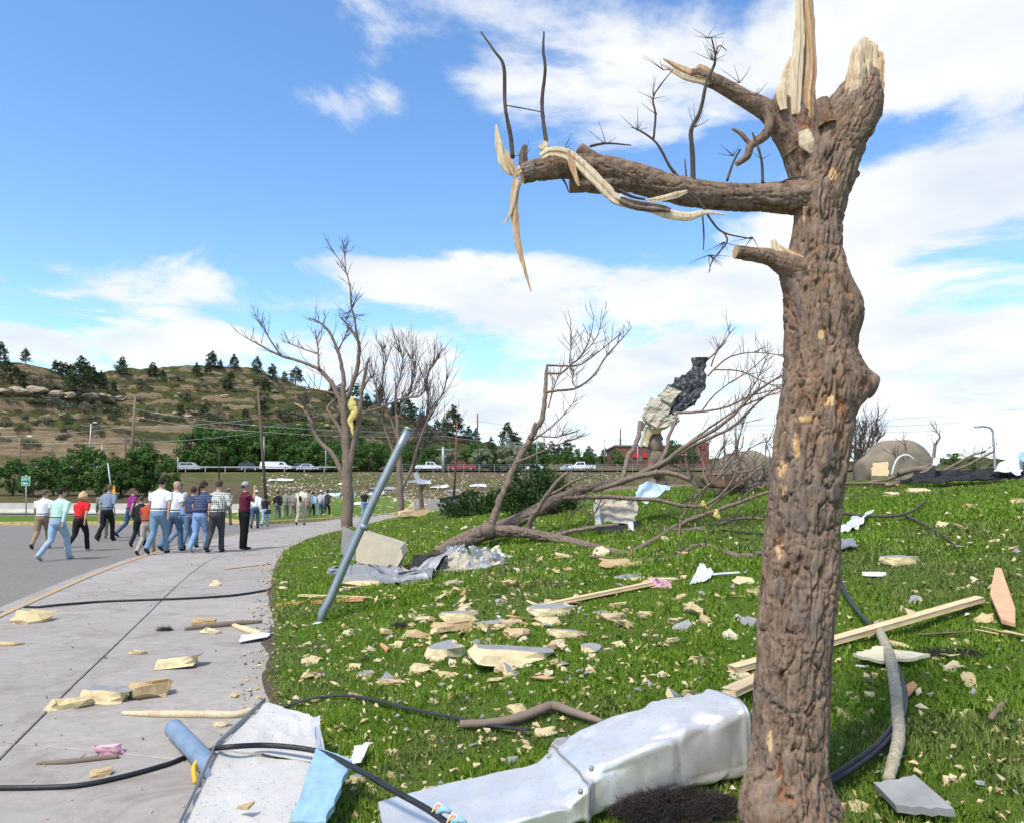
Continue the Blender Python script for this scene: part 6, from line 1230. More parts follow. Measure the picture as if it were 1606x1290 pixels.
# sticks
def stick(pts, wd, mt, label, nm='stick', h=.0, kids=0):
    P = smooth_path([on(x, y, h) for x, y in pts], 6); r = [q * p.y / F for q, p in zip(interp_r(wd, len(P)), P)]; P = [p + Vector((0, 0, q * .7)) for p, q in zip(P, r)]
    e = empty(nm, P[0], label, 'stick'); b = MB(); b.tube(P, r, 10, wob=.09, seed=len(label)); b.build('shaft', mt, e)
    for j in range(kids): q = P[len(P) // 2 + j]; b = MB(); b.tube([q, q + Vector((.04 * (-1) ** j, .02, .03))], [r[0] * .5, r[0] * .2], 6); b.build('twig', mt, e)
    return e
mat('pale_bark', (.36, .31, .215), .9, 0, .35, 40, .8, 60)
stick([(1376, 992), (1386, 1020), (1397, 1050), (1405, 1095), (1409, 1140), (1411, 1185), (1402, 1225), (1395, 1252)], [5, 7, 8.5, 8.5, 9, 9, 9, 8], 'pale_bark', 'long pale curved branch crossing the timber beside the black cables', 'fallen_branch', .03)
stick([(722, 1150), (765, 1148), (810, 1142), (850, 1128), (870, 1122), (900, 1132), (945, 1145)], [6, 6, 7, 8, 7, 6, 4], 'pole_brown', 'crooked brown branch lying on the grass above the duct', 'fallen_branch', .01, 2)
stick([(192, 1120), (250, 1123), (320, 1124), (370, 1124), (395, 1118)], [3, 5.5, 6, 5.5, 6], 'pale_wood', 'long peeled stick with a knot lying on the pavement', 'stick', 0, 3)
stick([(290, 988), (330, 984), (370, 980), (410, 976)], [3.5, 4.5, 4.5, 3], 'pole_brown', 'dark bark stick lying across the pavement edge', 'stick', 0, 1)
stick([(366, 982), (385, 990), (408, 996)], [3, 5, 4], 'lumber', 'short split pale stick beside the dark bark stick')
stick([(58, 1198), (100, 1197), (140, 1193), (186, 1188)], [2.5, 4, 4, 3.5], 'pole_brown', 'pair of thin brown sticks lying by the pink foam lump', 'stick', 0, 1)
stick([(0, 1012), (20, 1012), (38, 1009)], [4, 3.5, 1.5], 'foam_brown', 'short forked stick lying near the road kerb')
stick([(1355, 1135), (1372, 1118), (1380, 1106)], [4, 5, 3], 'pole_brown', 'short brown stick on the grass right of the long pale branch') if False else stick([(1555, 1138), (1568, 1122), (1580, 1108)], [4, 5, 3], 'pole_brown', 'short brown stick in the darker grass below the cedar board')
stick([(1312, 812), (1360, 818), (1420, 815), (1455, 790)], [2.4, 2.4, 2, 1.2], 'bark_twig', 'long thin dark twig lying on the upper lawn by the trunk', 'stick', .05)
stick([(1420, 814), (1460, 835), (1490, 855), (1508, 876)], [2, 1.8, 1.4, .8], 'bark_twig', 'thin forked twig trailing down the upper lawn', 'stick', .03)
# odd pieces
sheet('grey_board', [on(1375, 1262, .03), on(1410, 1300, .03), on(1500, 1305, .03), on(1440, 1258, .05)], 'foam_skin', 'dark grey broken board lying beside the foot of the trunk', 'board', 41, .01, 8, .03, 1.2)
def fibre(px, py, w_, d_, h_, n, label, seed, lean=0):
    p = on(px, py); g = np.random.default_rng(seed); k = p.y / F; V = []; e = empty('fibre_clump', p, label, 'insulation')
    co = rock_mesh(seed, 3, .75, .5); co.materials.append(M['dark_fibre']); o = link('core', co, e); o.scale = (w_ * k * .5, d_ * k * .5, h_ * k)
    for i in range(n):
        a = g.random() * 6.28; z = g.random(); r = math.sqrt(1 - z * z * .8); c = np.array([math.cos(a) * r * w_ * k * .52, math.sin(a) * r * d_ * k * .5, z * h_ * k * .55]); d = c / np.linalg.norm(c) + g.normal(size=3) * .8; d /= np.linalg.norm(d); s = np.cross(d, g.normal(size=3)); s /= np.linalg.norm(s); c = c * (.75 + .5 * g.random()); l = .012 + .045 * g.random(); V.append((c - s * .0012, c + s * .0012, c + d * l))
    o = link('fibres', tri_mesh('fibres', np.array(V), 3, ['dark_fibre']), e); o['kind'] = 'stuff'
fibre(1066, 1287, 165, 70, 40, 12000, 'dark shaggy clump of fibre insulation between duct and trunk', 51)
fibre(1492, 1032, 80, 30, 12, 1200, 'dark flattened shaggy fibre mat on the grass below the timber', 52)
fibre(258, 988, 20, 12, 8, 500, 'small dark tuft of fibre lying on the pavement', 53)
fibre(630, 985, 26, 14, 8, 400, 'small brown tuft of dry roots on the lawn', 54)
sheet('bark_slab', [on(1340, 1044, .03), on(1385, 1056, .03), on(1462, 1050, .05), on(1375, 1036, .05)], 'foam_pale', 'long curved pale slab of foam under the pale curved branch', 'foam slab', 42, .05, 10, .02, 1.4)
sheet('plastic_sheet', [on(1082, 922, .02), on(1098, 902, .1), on(1120, 906, .06), on(1112, 914, .02)], 'white_sheet', 'pale plastic sheet scrap with trailing strip near the foam slabs', 'plastic', 43, .1, 9, .004, 2)
strap([(1110, 908), (1130, 906), (1160, 904)], 'pale trailing plastic strip beside the plastic sheet scrap', .03, 'white_sheet')
sheet('plastic_sheet', [on(1312, 840, .02), on(1350, 832, .05), on(1372, 812, .08), on(1335, 822, .04)], 'white_sheet', 'clear grey plastic sheet lying on the upper lawn behind the trunk', 'plastic', 44, .12, 10, .004, 2.4)
sheet('window_frame_scrap', [on(1312, 868, .02), on(1344, 868, .05), on(1340, 856, .05), on(1314, 856, .04)], 'grey_metal', 'flattened grey metal scrap on the lawn behind the trunk', 'scrap', 45, .08, 8, .02, 2.4)
sheet('white_paper', [on(375, 1010, .02), on(420, 1004, .03), on(424, 997, .03), on(378, 998, .02)], 'white_sheet', 'white paper sheet lying at the pavement edge by the sticks', 'paper', 46, .03, 8, .004, 1.4)
b = MB(); c = on(1373, 907, .02); n = 20; ring = [(c.x + .12 * math.cos(t) * (1 + .1 * math.sin(3 * t)), c.y + .07 * math.sin(t), c.z) for t in np.linspace(0, 6.283, n, endpoint=False)]
b.add([(x, y, z - .015) for x, y, z in ring] + [(x, y, z + .02) for x, y, z in ring], [(i, (i + 1) % n, n + (i + 1) % n, n + i) for i in range(n)] + [tuple(range(n, 2 * n))]); tag(b.build('white_plate', 'white_paint', None, c), 'smooth white oval disc lying on the lawn behind the trunk', 'disc')
# ------------------------------------------------------------------ broken foam insulation, crumbs and grass
import bmesh
def chunk_mesh(seed, ax=(1, .7, .45), skin=False, mt='foam', rough=.32):
    """irregular snapped block of foam (about 60 triangles); the skin side stays flat and grey."""
    bm = bmesh.new(); bmesh.ops.create_cube(bm, size=1); g = random.Random(seed)
    bmesh.ops.subdivide_edges(bm, edges=bm.edges[:], cuts=2, use_grid_fill=True)
    co = np.array([v.co[:] for v in bm.verts]); sph = co / np.linalg.norm(co, axis=1)[:, None] * .62; co = co * .62 + sph * .42
    if skin: top = co[:, 2] > .38
    co = co + rough * np.stack([fbm(co[:, 0] * 2.2 + seed, co[:, 1] * 2.2, co[:, 2] * 2.2, 3, seed + k) for k in (1, 2, 3)], 1)
    if skin: co[top, 2] = .42
    else: co[:, 2] = np.minimum(co[:, 2], .48 + co[:, 0] * g.uniform(-.5, .5) + co[:, 1] * g.uniform(-.5, .5))
    co *= np.array(ax); co[:, 2] = np.maximum(co[:, 2], -.30 * ax[2])
    for v, c in zip(bm.verts, co): v.co = c
    bmesh.ops.triangulate(bm, faces=[f for f in bm.faces if g.random() < .3]); bm.normal_update()
    me = bpy.data.meshes.new('foam_chunk')
    for f in bm.faces: f.material_index = 1 if skin and f.normal.z > .8 and f.calc_center_median().z > .38 * ax[2] else 0; f.smooth = False
    bm.to_mesh(me); bm.free(); me.materials.append(M[mt]); me.materials.append(M['foam_skin']); return me
CH = [chunk_mesh(i + 1, (1, .55 + .45 * random.random(), .35 + .4 * random.random()), False, ('foam', 'foam', 'foam_pale', 'foam', 'foam_brown')[i % 5]) for i in range(14)]
CS = [chunk_mesh(i + 40, (1, .5 + .4 * random.random(), .28 + .2 * random.random()), True, 'foam', .2) for i in range(8)]
def chunk(px, py, wpx, me, label, group, rz=None, nm='foam_chunk', tilt=.25, sz=1.0, cat='foam'):
    p = G(px, py); k = pxm(px, py, p); s = wpx * k / 1.02
    o = link(nm, me, None, p + Vector((0, 0, s * .12 * sz))); o.scale = (s, s, s * sz); o.rotation_euler = (random.uniform(-tilt, tilt), random.uniform(-tilt, tilt), random.uniform(0, 6.28) if rz is None else rz); return tag(o, label, cat, group)
random.seed(77)
GL, GS = 'foam chunks scattered over the lawn', 'grey-skinned foam pieces scattered over the lawn'
LL, LS = 'small broken chunk of pale yellow foam lying loose in the grass', 'broken foam piece with a flat grey skin lying in the grass'
# distinct pieces
for px, py, w_, kind, lb, rz, sz in [(800, 1040, 128, 's', 'long straight foam bar with a smooth grey top on the lawn', .12, .8), (46, 974, 50, 'c', 'large rounded foam chunk by the kerb under the black cable', 0, 1), (107, 1108, 48, 'c', 'foam chunk touching the grey-topped one on the pavement seam', .3, 1), (166, 1098, 68, 's', 'grey-topped foam block lying on the pavement seam', .1, 1.1), (237, 1090, 46, 'b', 'heart-shaped brownish foam chunk on the pavement', .5, 1.2), (280, 1044, 62, 's', 'foam block with torn grey skin on the pavement near the lawn', .1, 1), (332, 992, 24, 'c', 'small pale foam lump beside the dark bark stick', 0, 1), (216, 1024, 20, 'c', 'tiny pointed foam chip on the pavement seam', 0, .9), (345, 1138, 20, 'c', 'small speckled foam lump by the peeled stick', 0, 1), (322, 978, 30, 'b', 'flat foam strip behind the dark bark stick', 0, .6), (338, 917, 16, 'c', 'small foam lump on the pavement near the walkers', 0, 1), (160, 1214, 26, 'b', 'thin brown foam piece under the black cable on the pavement', .3, .7), (368, 1091, 16, 'c', 'small foam crumb at the pavement edge by the lawn', 0, 1),
        (488, 1040, 28, 'c', 'rounded pale foam chunk alone near the lawn edge', 0, 1), (697, 1032, 56, 's', 'grey-skinned foam wedge beside the foam bar', .6, 1.3), (572, 1062, 30, 's', 'small grey-capped foam chunk in the lawn', .2, 1.2), (658, 1052, 40, 'c', 'oblong foam chunk leaning on its neighbours in the lawn', .1, 1), (700, 1062, 28, 'c', 'square foam cube tilted on the grass', .7, 1.3), (608, 1075, 24, 'b', 'brown foam pebble in a pair on the lawn', 0, 1), (600, 1072, 18, 'c', 'pale foam pebble in a pair on the lawn', 0, 1), (712, 988, 52, 'b', 'long orange-brown foam slab on the lawn', .15, .7), (720, 972, 56, 's', 'thick foam slab with patchy grey top', .1, 1), (770, 985, 50, 's', 'foam slab lying against the orange panel piece', .1, 1), (800, 983, 30, 'b', 'small orange panel piece stuck in the foam', .4, 1.2), (890, 1000, 60, 's', 'jumbled grey-skinned foam slab near the pale timber', .3, .9), (648, 1000, 34, 'c', 'flat pale foam flake on the lawn', .1, .6), (865, 962, 70, 's', 'large grey-skinned foam slab at the end of the pale timber', .2, .8), (860, 980, 40, 'c', 'pale foam chunk below the large grey-skinned slab', .2, 1), (1410, 886, 56, 's', 'foam block with grey folded skin on the upper lawn', .2, 1.1), (1438, 772, 30, 'c', 'long pale foam slab on the lawn crest below the boulder', 0, .6), (1390, 762, 44, 'c', 'flat foam plank on the crest behind the trunk', 0, .5), (1490, 762, 20, 'c', 'pale foam wedge on the crest below the black sheeting', 0, 1), (1400, 777, 22, 'c', 'rounded foam lump on the crest near the twig', 0, 1), (1600, 790, 30, 'c', 'foam slab on the right upper lawn', 0, .8), (810, 1120, 30, 'c', 'upright tan foam wedge beside the crooked brown branch', .3, 1.8), (885, 1185, 56, 's', 'upright foam block with grey skin behind the duct', .5, 1.7), (1160, 1066, 32, 'c', 'square foam end against the pale timber', .2, 1.2), (975, 888, 64, 'b', 'long peeled foam strip below the fallen branches', .1, .45), (930, 896, 30, 's', 'grey foam skin flake below the fallen trunk', 0, .5), (990, 908, 60, 's', 'torn grey foam skin lying flat near the pink lump', 0, .35), (1042, 912, 62, 's', 'broad grey foam skin standing beside the pink lump', .1, .5), (945, 870, 30, 'c', 'foam lump under the low branch of the fallen tree', 0, 1), (1165, 915, 30, 'c', 'orange-tinted foam chunk near the trailing plastic strip', 0, .9), (1188, 930, 34, 'c', 'clean squared foam piece close to the trunk', .1, .8), (575, 915, 100, 's', 'broad grey slab lying in front of the dark crumpled metal', .05, .4), (1465, 1034, 24, 'c', 'grey-white foam lump under the cedar board', 0, 1), (650, 812, 40, 'b', 'collapsed brown roof panel on the lawn by the snapped tree', .1, .9), (1010, 968, 30, 'c', 'split foam lump on the mid lawn', .3, 1), (965, 972, 30, 'b', 'hollow foam shell on the mid lawn', .3, .9), (1100, 1040, 36, 'c', 'folded foam shard on the lawn left of the timber', .4, 1), (1040, 1062, 20, 'c', 'oval foam pebble on the lawn below the folded shard', 0, 1), (1005, 1125, 20, 'c', 'pale foam wedge just above the duct', 0, 1.2), (565, 1225, 30, 's', 'foam corner piece beside the blue board', .4, 1.3), (1345, 1272, 30, 'c', 'pale split foam chunk beside the dark grey board', .8, 1.2)]:
    me = {'c': CH[random.choice((0, 1, 2, 3, 5, 6, 7, 8))], 'b': CH[random.choice((4, 9))], 's': CS[random.randrange(8)]}[kind]; chunk(px, py, w_ * (.92 if px < 430 else .86), me, lb, None, rz, tilt=.12, sz=sz)
pk = chunk_mesh(90, (1, .6, .7), False, 'pink_foam'); chunk(168, 1180, 30, pk, 'bright pink foam lump on the pavement by the sticks', None, .3, sz=1); chunk(129, 1192, 11, pk, 'tiny pink foam crumb beside the larger pink lump', None, .3); chunk(1036, 922, 26, pk, 'pink foam tuft in front of the grey foam skin', None, .3)
# countable scatter
def lawn_px():
    while True:
        r = random.random()
        if r < .62: x, y = random.gauss(760, 150), random.triangular(812, 1110, 880)
        elif r < .85: x, y = random.uniform(440, 1200), random.triangular(815, 1200, 900)
        else: x, y = random.uniform(1300, 1600), random.triangular(765, 1220, 800)
        if x < 425 or x > 1600: continue
        p = G(x, y)
        if 0.1 < p.x - float(edge(p.y)) and p.y < 55: return x, y, p
for i in range(285):
    x, y, p = lawn_px(); w_ = min(30, max(7, random.lognormvariate(math.log(.088), .45) / pxm(x, y, p)))
    sk = random.random() < .22; chunk(x, y, w_, random.choice(CS if sk else CH), LS if sk else LL, GS if sk else GL, tilt=.6)
# mixed small scraps
SCR = []
for i in range(10):
    g = random.Random(i + 60); b = MB(); n = g.randint(5, 8); ang = sorted(g.uniform(0, 6.28) for _ in range(n)); V = [(math.cos(a) * g.uniform(.4, 1), math.sin(a) * g.uniform(.25, .7), g.uniform(-.05, .2)) for a in ang]
    b.add(V + [(x, y, z + .05) for x, y, z in V], [tuple(range(n - 1, -1, -1)), tuple(range(n, 2 * n))] + [(j, (j + 1) % n, n + (j + 1) % n, n + j) for j in range(n)], 0, False); SCR.append(b)
def scraps(n, mts, wpx, nm, label, cat, group, stretch=1.0, seed=0):
    random.seed(seed); ms = [SCR[i].mesh(nm, mts[i % len(mts)]) for i in range(len(SCR))]
    for i in range(n):
        x, y, p = lawn_px(); s = random.uniform(*wpx); o = link(nm, random.choice(ms), None, p + Vector((0, 0, .03))); o.scale = (s * stretch, s * .6 / stretch ** .5, s * .7); o.rotation_euler = (random.uniform(-.25, .25), random.uniform(-.25, .25), random.uniform(0, 6.28)); tag(o, label, cat, group)
scraps(34, ['black_plastic', 'black_sheet', 'foam_skin'], (.04, .12), 'dark_scrap', 'small torn dark scrap lying in the grass', 'scrap', 'dark scraps scattered over the lawn', 1, 31)
scraps(26, ['white_sheet', 'galvanised'], (.04, .11), 'pale_scrap', 'small torn white or silver scrap lying in the grass', 'scrap', 'pale scraps scattered over the lawn', 1, 32)
scraps(36, ['lumber', 'raw_wood', 'red_lumber', 'pole_brown'], (.07, .2), 'wood_splinter', 'thin broken splinter of wood lying in the grass', 'splinter', 'wood splinters scattered over the lawn', 1.6, 33)
def crumbs(name, n, pick, size, mts, label, cat, seed):
    g = np.random.default_rng(seed); P = pick(g, n); n = len(P); s = np.minimum(np.exp(g.normal(math.log(size), .55, n)), size * (1.0 + np.clip(P[:, 1] / 8, 0, 1.6))); c = P + np.stack([s * 0, s * 0, s * .3], 1)
    A = g.normal(size=(n, 3, 3)); A /= np.linalg.norm(A, axis=2)[:, :, None]; A *= (.45 + .75 * g.random((n, 3, 1))) * s[:, None, None]; A[:, 2] = np.cross(A[:, 0], A[:, 1]) / s[:, None] * .9; A[..., 2] *= .8
    q = np.concatenate([c[:, None] + A, c[:, None] - A * (.6 + .5 * g.random((n, 3, 1)))], 1)
    w_ = np.array([1.0 / (j + 1) for j in range(len(mts))]); k = g.choice(len(mts), n, p=w_ / w_.sum())
    V = np.stack([q[:, list(t)] for t in ((0, 1, 2), (1, 3, 2), (3, 4, 2), (4, 0, 2), (1, 0, 5), (3, 1, 5), (4, 3, 5), (0, 4, 5))], 1).reshape(-1, 3, 3)
    o = link(name, tri_mesh(name, V, 3, mts, None, np.repeat(k, 8))); o['kind'] = 'stuff'; tag(o, label, cat); return o
def pick_lawn(g, n):
    m = n * 5; y = 2.4 + 40 * g.random(m) ** 1.5; x = (g.random(m) * 1.5 - .75) * (y + 1.5); u = x - edge(y)
    keep = (u > .03) & (g.random(m) < .35 + .65 * np.exp(-((x + .12 * y) / (1.5 + .22 * y)) ** 2)); x, y = x[keep][:n], y[keep][:n]; return np.stack([x, y, lawn_top(x, y)], 1)
crumbs('foam_crumbs', 9500, pick_lawn, .024, ['foam', 'foam_pale', 'foam_brown', 'foam_skin'], 'fine crumbs of pale foam strewn all over the lawn', 'crumbs', 5)
def pick_edge(g, n):
    y = 2 + 30 * g.random(n) ** 1.6; u = g.normal(0, .14, n); x = edge(y) + u; return np.stack([x, y, np.where(u < 0, surf_z(x, y), lawn_top(x, y))], 1)
crumbs('edge_litter', 2200, pick_edge, .014, ['mulch', 'foam_brown', 'foam_skin', 'foam'], 'bark chips and grit strewn along the pavement edge', 'litter', 6)
def pick_pave(g, n):
    y = 3 + 34 * g.random(n) ** 1.3; u = -g.random(n) * np.where(g.random(n) < .5, SW + 10, SW); x = edge(y) + u; return np.stack([x, y, surf_z(x, y)], 1)
crumbs('pavement_grit', 1500, pick_pave, .010, ['foam_brown', 'mulch', 'foam', 'foam_skin'], 'fine grit and splinters strewn over pavement and road', 'grit', 7)
def pick_meadow(g, n):
    y = 62 + 84 * g.random(n); x = (g.random(n) * .5 - .34) * y; return np.stack([x, y, ground_z(x, y)], 1)
crumbs('meadow_litter', 5200, pick_meadow, .11, ['foam', 'foam_pale', 'white_sheet', 'foam_skin'], 'pale building litter strewn over the far meadow', 'litter', 8)
def pick_verge(g, n):
    m = n * 4; y = 46 + 34 * g.random(m); x = -8 - 12 * g.random(m); keep = x < edge(y) - .2; x, y = x[keep][:n], y[keep][:n]; return np.stack([x, y, base_z(x, y) + .12], 1)
crumbs('verge_litter', 700, pick_verge, .05, ['foam', 'foam_pale', 'foam_brown', 'foam_skin'], 'pale crumbs of foam strewn over the far grass verge and road', 'litter', 9)
# ---- grass blades
def grass(name, n, y0, y1, ln, wd, seed, pw=1.0, seg2=True):
    g = np.random.default_rng(seed); y = y0 + (y1 - y0) * g.random(n * 2) ** pw; x = (g.random(n * 2) * 2 - 1) * (.74 * y + 1.2); u = x - edge(y)
    keep = u > .03 + .08 * fbm(x * 2, y * 2, 0, 2, 3) + .06 * g.random(n * 2); x, y = x[keep][:n], y[keep][:n]; z = lawn_top(x, y) - .006; m = len(x)
    tuft = fbm(x * 3.2, y * 3.2, 0, 3, 17); dry = sstep(.15, .75, fbm(x * .9, y * .9, 0, 3, 19) + .45 * g.random(m) - .12)
    a = g.random(m) * 6.28; L_ = ln * (.55 + .75 * g.random(m)) * (1 + .45 * tuft); bend = (.25 + .75 * g.random(m)) * L_; ba = a + g.normal(0, .5, m) + 1.57
    P = np.stack([x, y, z], 1); S = np.stack([np.cos(a), np.sin(a), a * 0], 1) * (wd * (.6 + .8 * g.random(m)))[:, None]; Bd = np.stack([np.cos(ba), np.sin(ba), ba * 0], 1)
    mid = P + np.stack([a * 0, a * 0, L_ * .6], 1) + Bd * (bend * .25)[:, None]; tip = P + np.stack([a * 0, a * 0, L_ * (1 - .35 * (bend / L_))], 1) + Bd * bend[:, None] * .8
    V = np.stack([P - S, P + S, mid + S * .7, tip, mid - S * .7], 1); sh_ = np.clip(.5 + .3 * tuft + .35 * (g.random(m) - .5), 0, 1)
    o = link(name, tri_mesh(name, V, 5, ['grass'], {'shade': sh_, 'dry': dry})); o['kind'] = 'stuff'; return o
m = MT('grass'); c = m.ramp(m.attr('shade'), [(0, (.105, .17, .012)), (.45, (.20, .33, .026)), (1, (.33, .46, .065))]); c = m.mix(m.math('MULTIPLY', m.attr('dry'), .55), c, (.25, .25, .11)); m.col(c)
tr = m.n('ShaderNodeBsdfTranslucent'); m.l(c, tr.inputs[0]); ms = m.n('ShaderNodeMixShader'); ms.inputs[0].default_value = .38; m.l(m.b.outputs[0], ms.inputs[1]); m.l(tr.outputs[0], ms.inputs[2]); m.l(ms.outputs[0], m.t.nodes['Material Output'].inputs[0]); m.set(Roughness=.6); m.b.inputs['Specular IOR Level'].default_value = .25
m.b.inputs['Subsurface Weight'].default_value = 0; M['grass'] = m.m
tag(grass('grass', 170000, 2.0, 9.0, .045, .0024, 1, 1.0), 'short green lawn grass around the broken tree', 'grass')
tag(grass('grass', 150000, 8.5, 26.0, .065, .0065, 2, 1.1), 'short green lawn grass on the slope behind the debris', 'grass')
g = np.random.default_rng(5)
# ------------------------------------------------------------------ street furniture, vehicles, store, power lines
def pole(px, ptop, pbase, Y, r, mt, label, nm='utility_pole', arms=(), px_top=None, cat='pole', lamp=None):
    q = at(px, pbase, Y); z0 = min(float(surf_z(q.x, Y)), q.z); base_ = Vector((q.x, Y, z0)); t = at(px_top if px_top is not None else px, ptop, Y); e = empty(nm, base_, label, cat); b = MB(); b.tube([base_ - Vector((0, 0, .3)), base_.lerp(t, .5), t], [r * 1.15, r, r * .75], 8); b.build('shaft', mt, e)
    for dz, ln in arms: b = MB(); b.box(t - Vector((0, -.12, dz)), (ln, .12, .14)); b.build('crossarm', mt, e)
    if lamp:
        for s in lamp:
            b = MB(); b.tube(smooth_path([t - Vector((0, 0, .3)), t + Vector((s * .5, 0, .25)), t + Vector((s, 0, .3))], 4), r * .45, 6); b.build('arm', mt, e); b = MB(); b.box(t + Vector((s, 0, .27)), (.75, .3, .16), taper=.7); b.build('lamp_head', 'white_paint', e)
    return e
pole(31, 686, 745, 120, .16, 'pole_brown', 'brown light pole with a short arm below the sandstone cliff', 'street_lamp', lamp=(1.6,))
pole(139, 664, 728, 158, .16, 'galvanised', 'tall grey lamp pole in front of the sandstone cliff', 'street_lamp', px_top=143, lamp=(.9,)); pole(160, 697, 742, 150, .13, 'galvanised', 'shorter plain grey pole right of the tall lamp')
pole(197, 680, 740, 150, .17, 'pole_wood', 'dark short wooden pole beside the tall utility pole'); pole(205, 622, 742, 148, .26, 'pole_brown', 'tallest wooden utility pole in front of the sandstone cliff', px_top=212, arms=((2.8, 1.6),)); pole(208, 660, 742, 149, .16, 'pole_brown', 'pale brace pole standing against the tallest utility pole', px_top=210)
pole(279, 716, 742, 147, .13, 'galvanised', 'low grey post left of the silver estate car'); pole(344, 700, 752, 100, .09, 'black_plastic', 'thin black pole in the meadow between silver and dark cars')
q = G(418, 797); e = empty('leaning_pole', q, 'slim black pole leaning left behind the maroon shirt', 'pole'); b = MB(); b.tube([q, at(411, 700, q.y), at(404, 606, q.y)], [.16, .13, .1], 8); b.build('shaft', 'pole_wood', e)
pole(414, 684, 742, 152, .12, 'galvanised', 'grey lamp pole behind the white pickup with cap'); pole(511, 700, 738, 152, .12, 'galvanised', 'grey pole behind the bare tree'); pole(552, 575, 640, 300, .25, 'pole_brown', 'thin mast on the ridge behind the bare tree')
pole(695, 700, 741, 148, .3, 'galvanised', 'stout pale steel monopole between white and red pickups', 'steel_monopole', arms=((.5, 2.6), (2.0, 1.2))); q = at(714, 763, 100); pole(712, 662, 764, 95, .14, 'rust', 'rust-brown pole leaning in the meadow before the red pickup', px_top=717)
pole(749, 648, 695, 260, .3, 'pole_wood', 'far thin pole rising above the pines'); pole(842, 668, 738, 150, .12, 'galvanised', 'thin grey lamp pole behind the fallen tree limb', 'street_lamp', lamp=(-1.2, 1.2)); pole(973, 672, 722, 220, .28, 'pole_wood', 'dark far pole left of the brick store'); pole(948, 689, 722, 215, .18, 'galvanised', 'car park lamp left of the brick store', 'street_lamp', lamp=(-1.1, 1.1)); pole(1000, 684, 735, 170, .16, 'galvanised', 'car park lamp with four heads before the brick store', 'street_lamp', lamp=(-1.5, 1.5, -.4)); pole(1064, 692, 722, 220, .18, 'galvanised', 'car park lamp behind the brick store roof', 'street_lamp', lamp=(-1.2, 1.2)); pole(1154, 665, 722, 200, .28, 'pole_brown', 'wooden utility pole right of the brick store', arms=((1.2, 3),)); pole(1137, 675, 722, 205, .15, 'galvanised', 'slim pole right of the brick store')
q = Vector((at(1559, 720, 60).x, 60, 1.6)); e = empty('street_lamp', q, 'curved-arm street lamp behind the broad juniper', 'street lamp'); b = MB(); b.tube(smooth_path([q, at(1558, 690, 60), at(1556, 674, 60), at(1548, 669, 60), at(1535, 668, 60)], 5), .09, 8); b.build('shaft', 'galvanised', e); b = MB(); b.box(at(1534, 669.5, 60), (.5, .3, .14)); b.build('lamp_head', 'galvanised', e)
# wires
mat('wire_pale', (.4, .41, .42), .5)
for i, (pts, Y, mt) in enumerate([([(-40, 684), (207, 668), (410, 655)], 148, 'wire_pale'), ([(207, 640), (420, 668), (700, 676), (900, 700)], 148, 'wire_pale'), ([(207, 652), (400, 676), (700, 684), (860, 694)], 148, 'wire_pale'), ([(-40, 690), (200, 692), (400, 678)], 149, 'wire_pale'), ([(410, 664), (720, 690), (1000, 712)], 149, 'wire'), ([(716, 672), (990, 690), (1154, 668), (1620, 640)], 190, 'wire'), ([(749, 660), (973, 680), (1154, 674), (1620, 655)], 192, 'wire'), ([(749, 668), (973, 686), (1154, 680), (1620, 668)], 194, 'wire')]):
    P = [];
    for a, c in zip(pts[:-1], pts[1:]):
        for t in np.linspace(0, 1, 9)[:-1]: P.append(at(a[0] + (c[0] - a[0]) * t, a[1] + (c[1] - a[1]) * t + 4 * 4 * t * (1 - t), Y))
    P.append(at(*pts[-1], Y)); b = MB(); b.tube(P, .03, 5); tag(b.build('power_line', mt, None, P[0]), ['low pale power line crossing the sandstone cliff', 'upper pale power line running right from the tallest utility pole', 'lower pale power line running right from the tallest utility pole', 'pale power line sagging below the cliff ledges', 'dark line crossing the thicket behind the bare tree', 'highest thin wire in the sky right of the pines', 'middle thin wire in the sky right of the pines', 'lowest thin wire in the sky right of the pines'][i], 'wire')
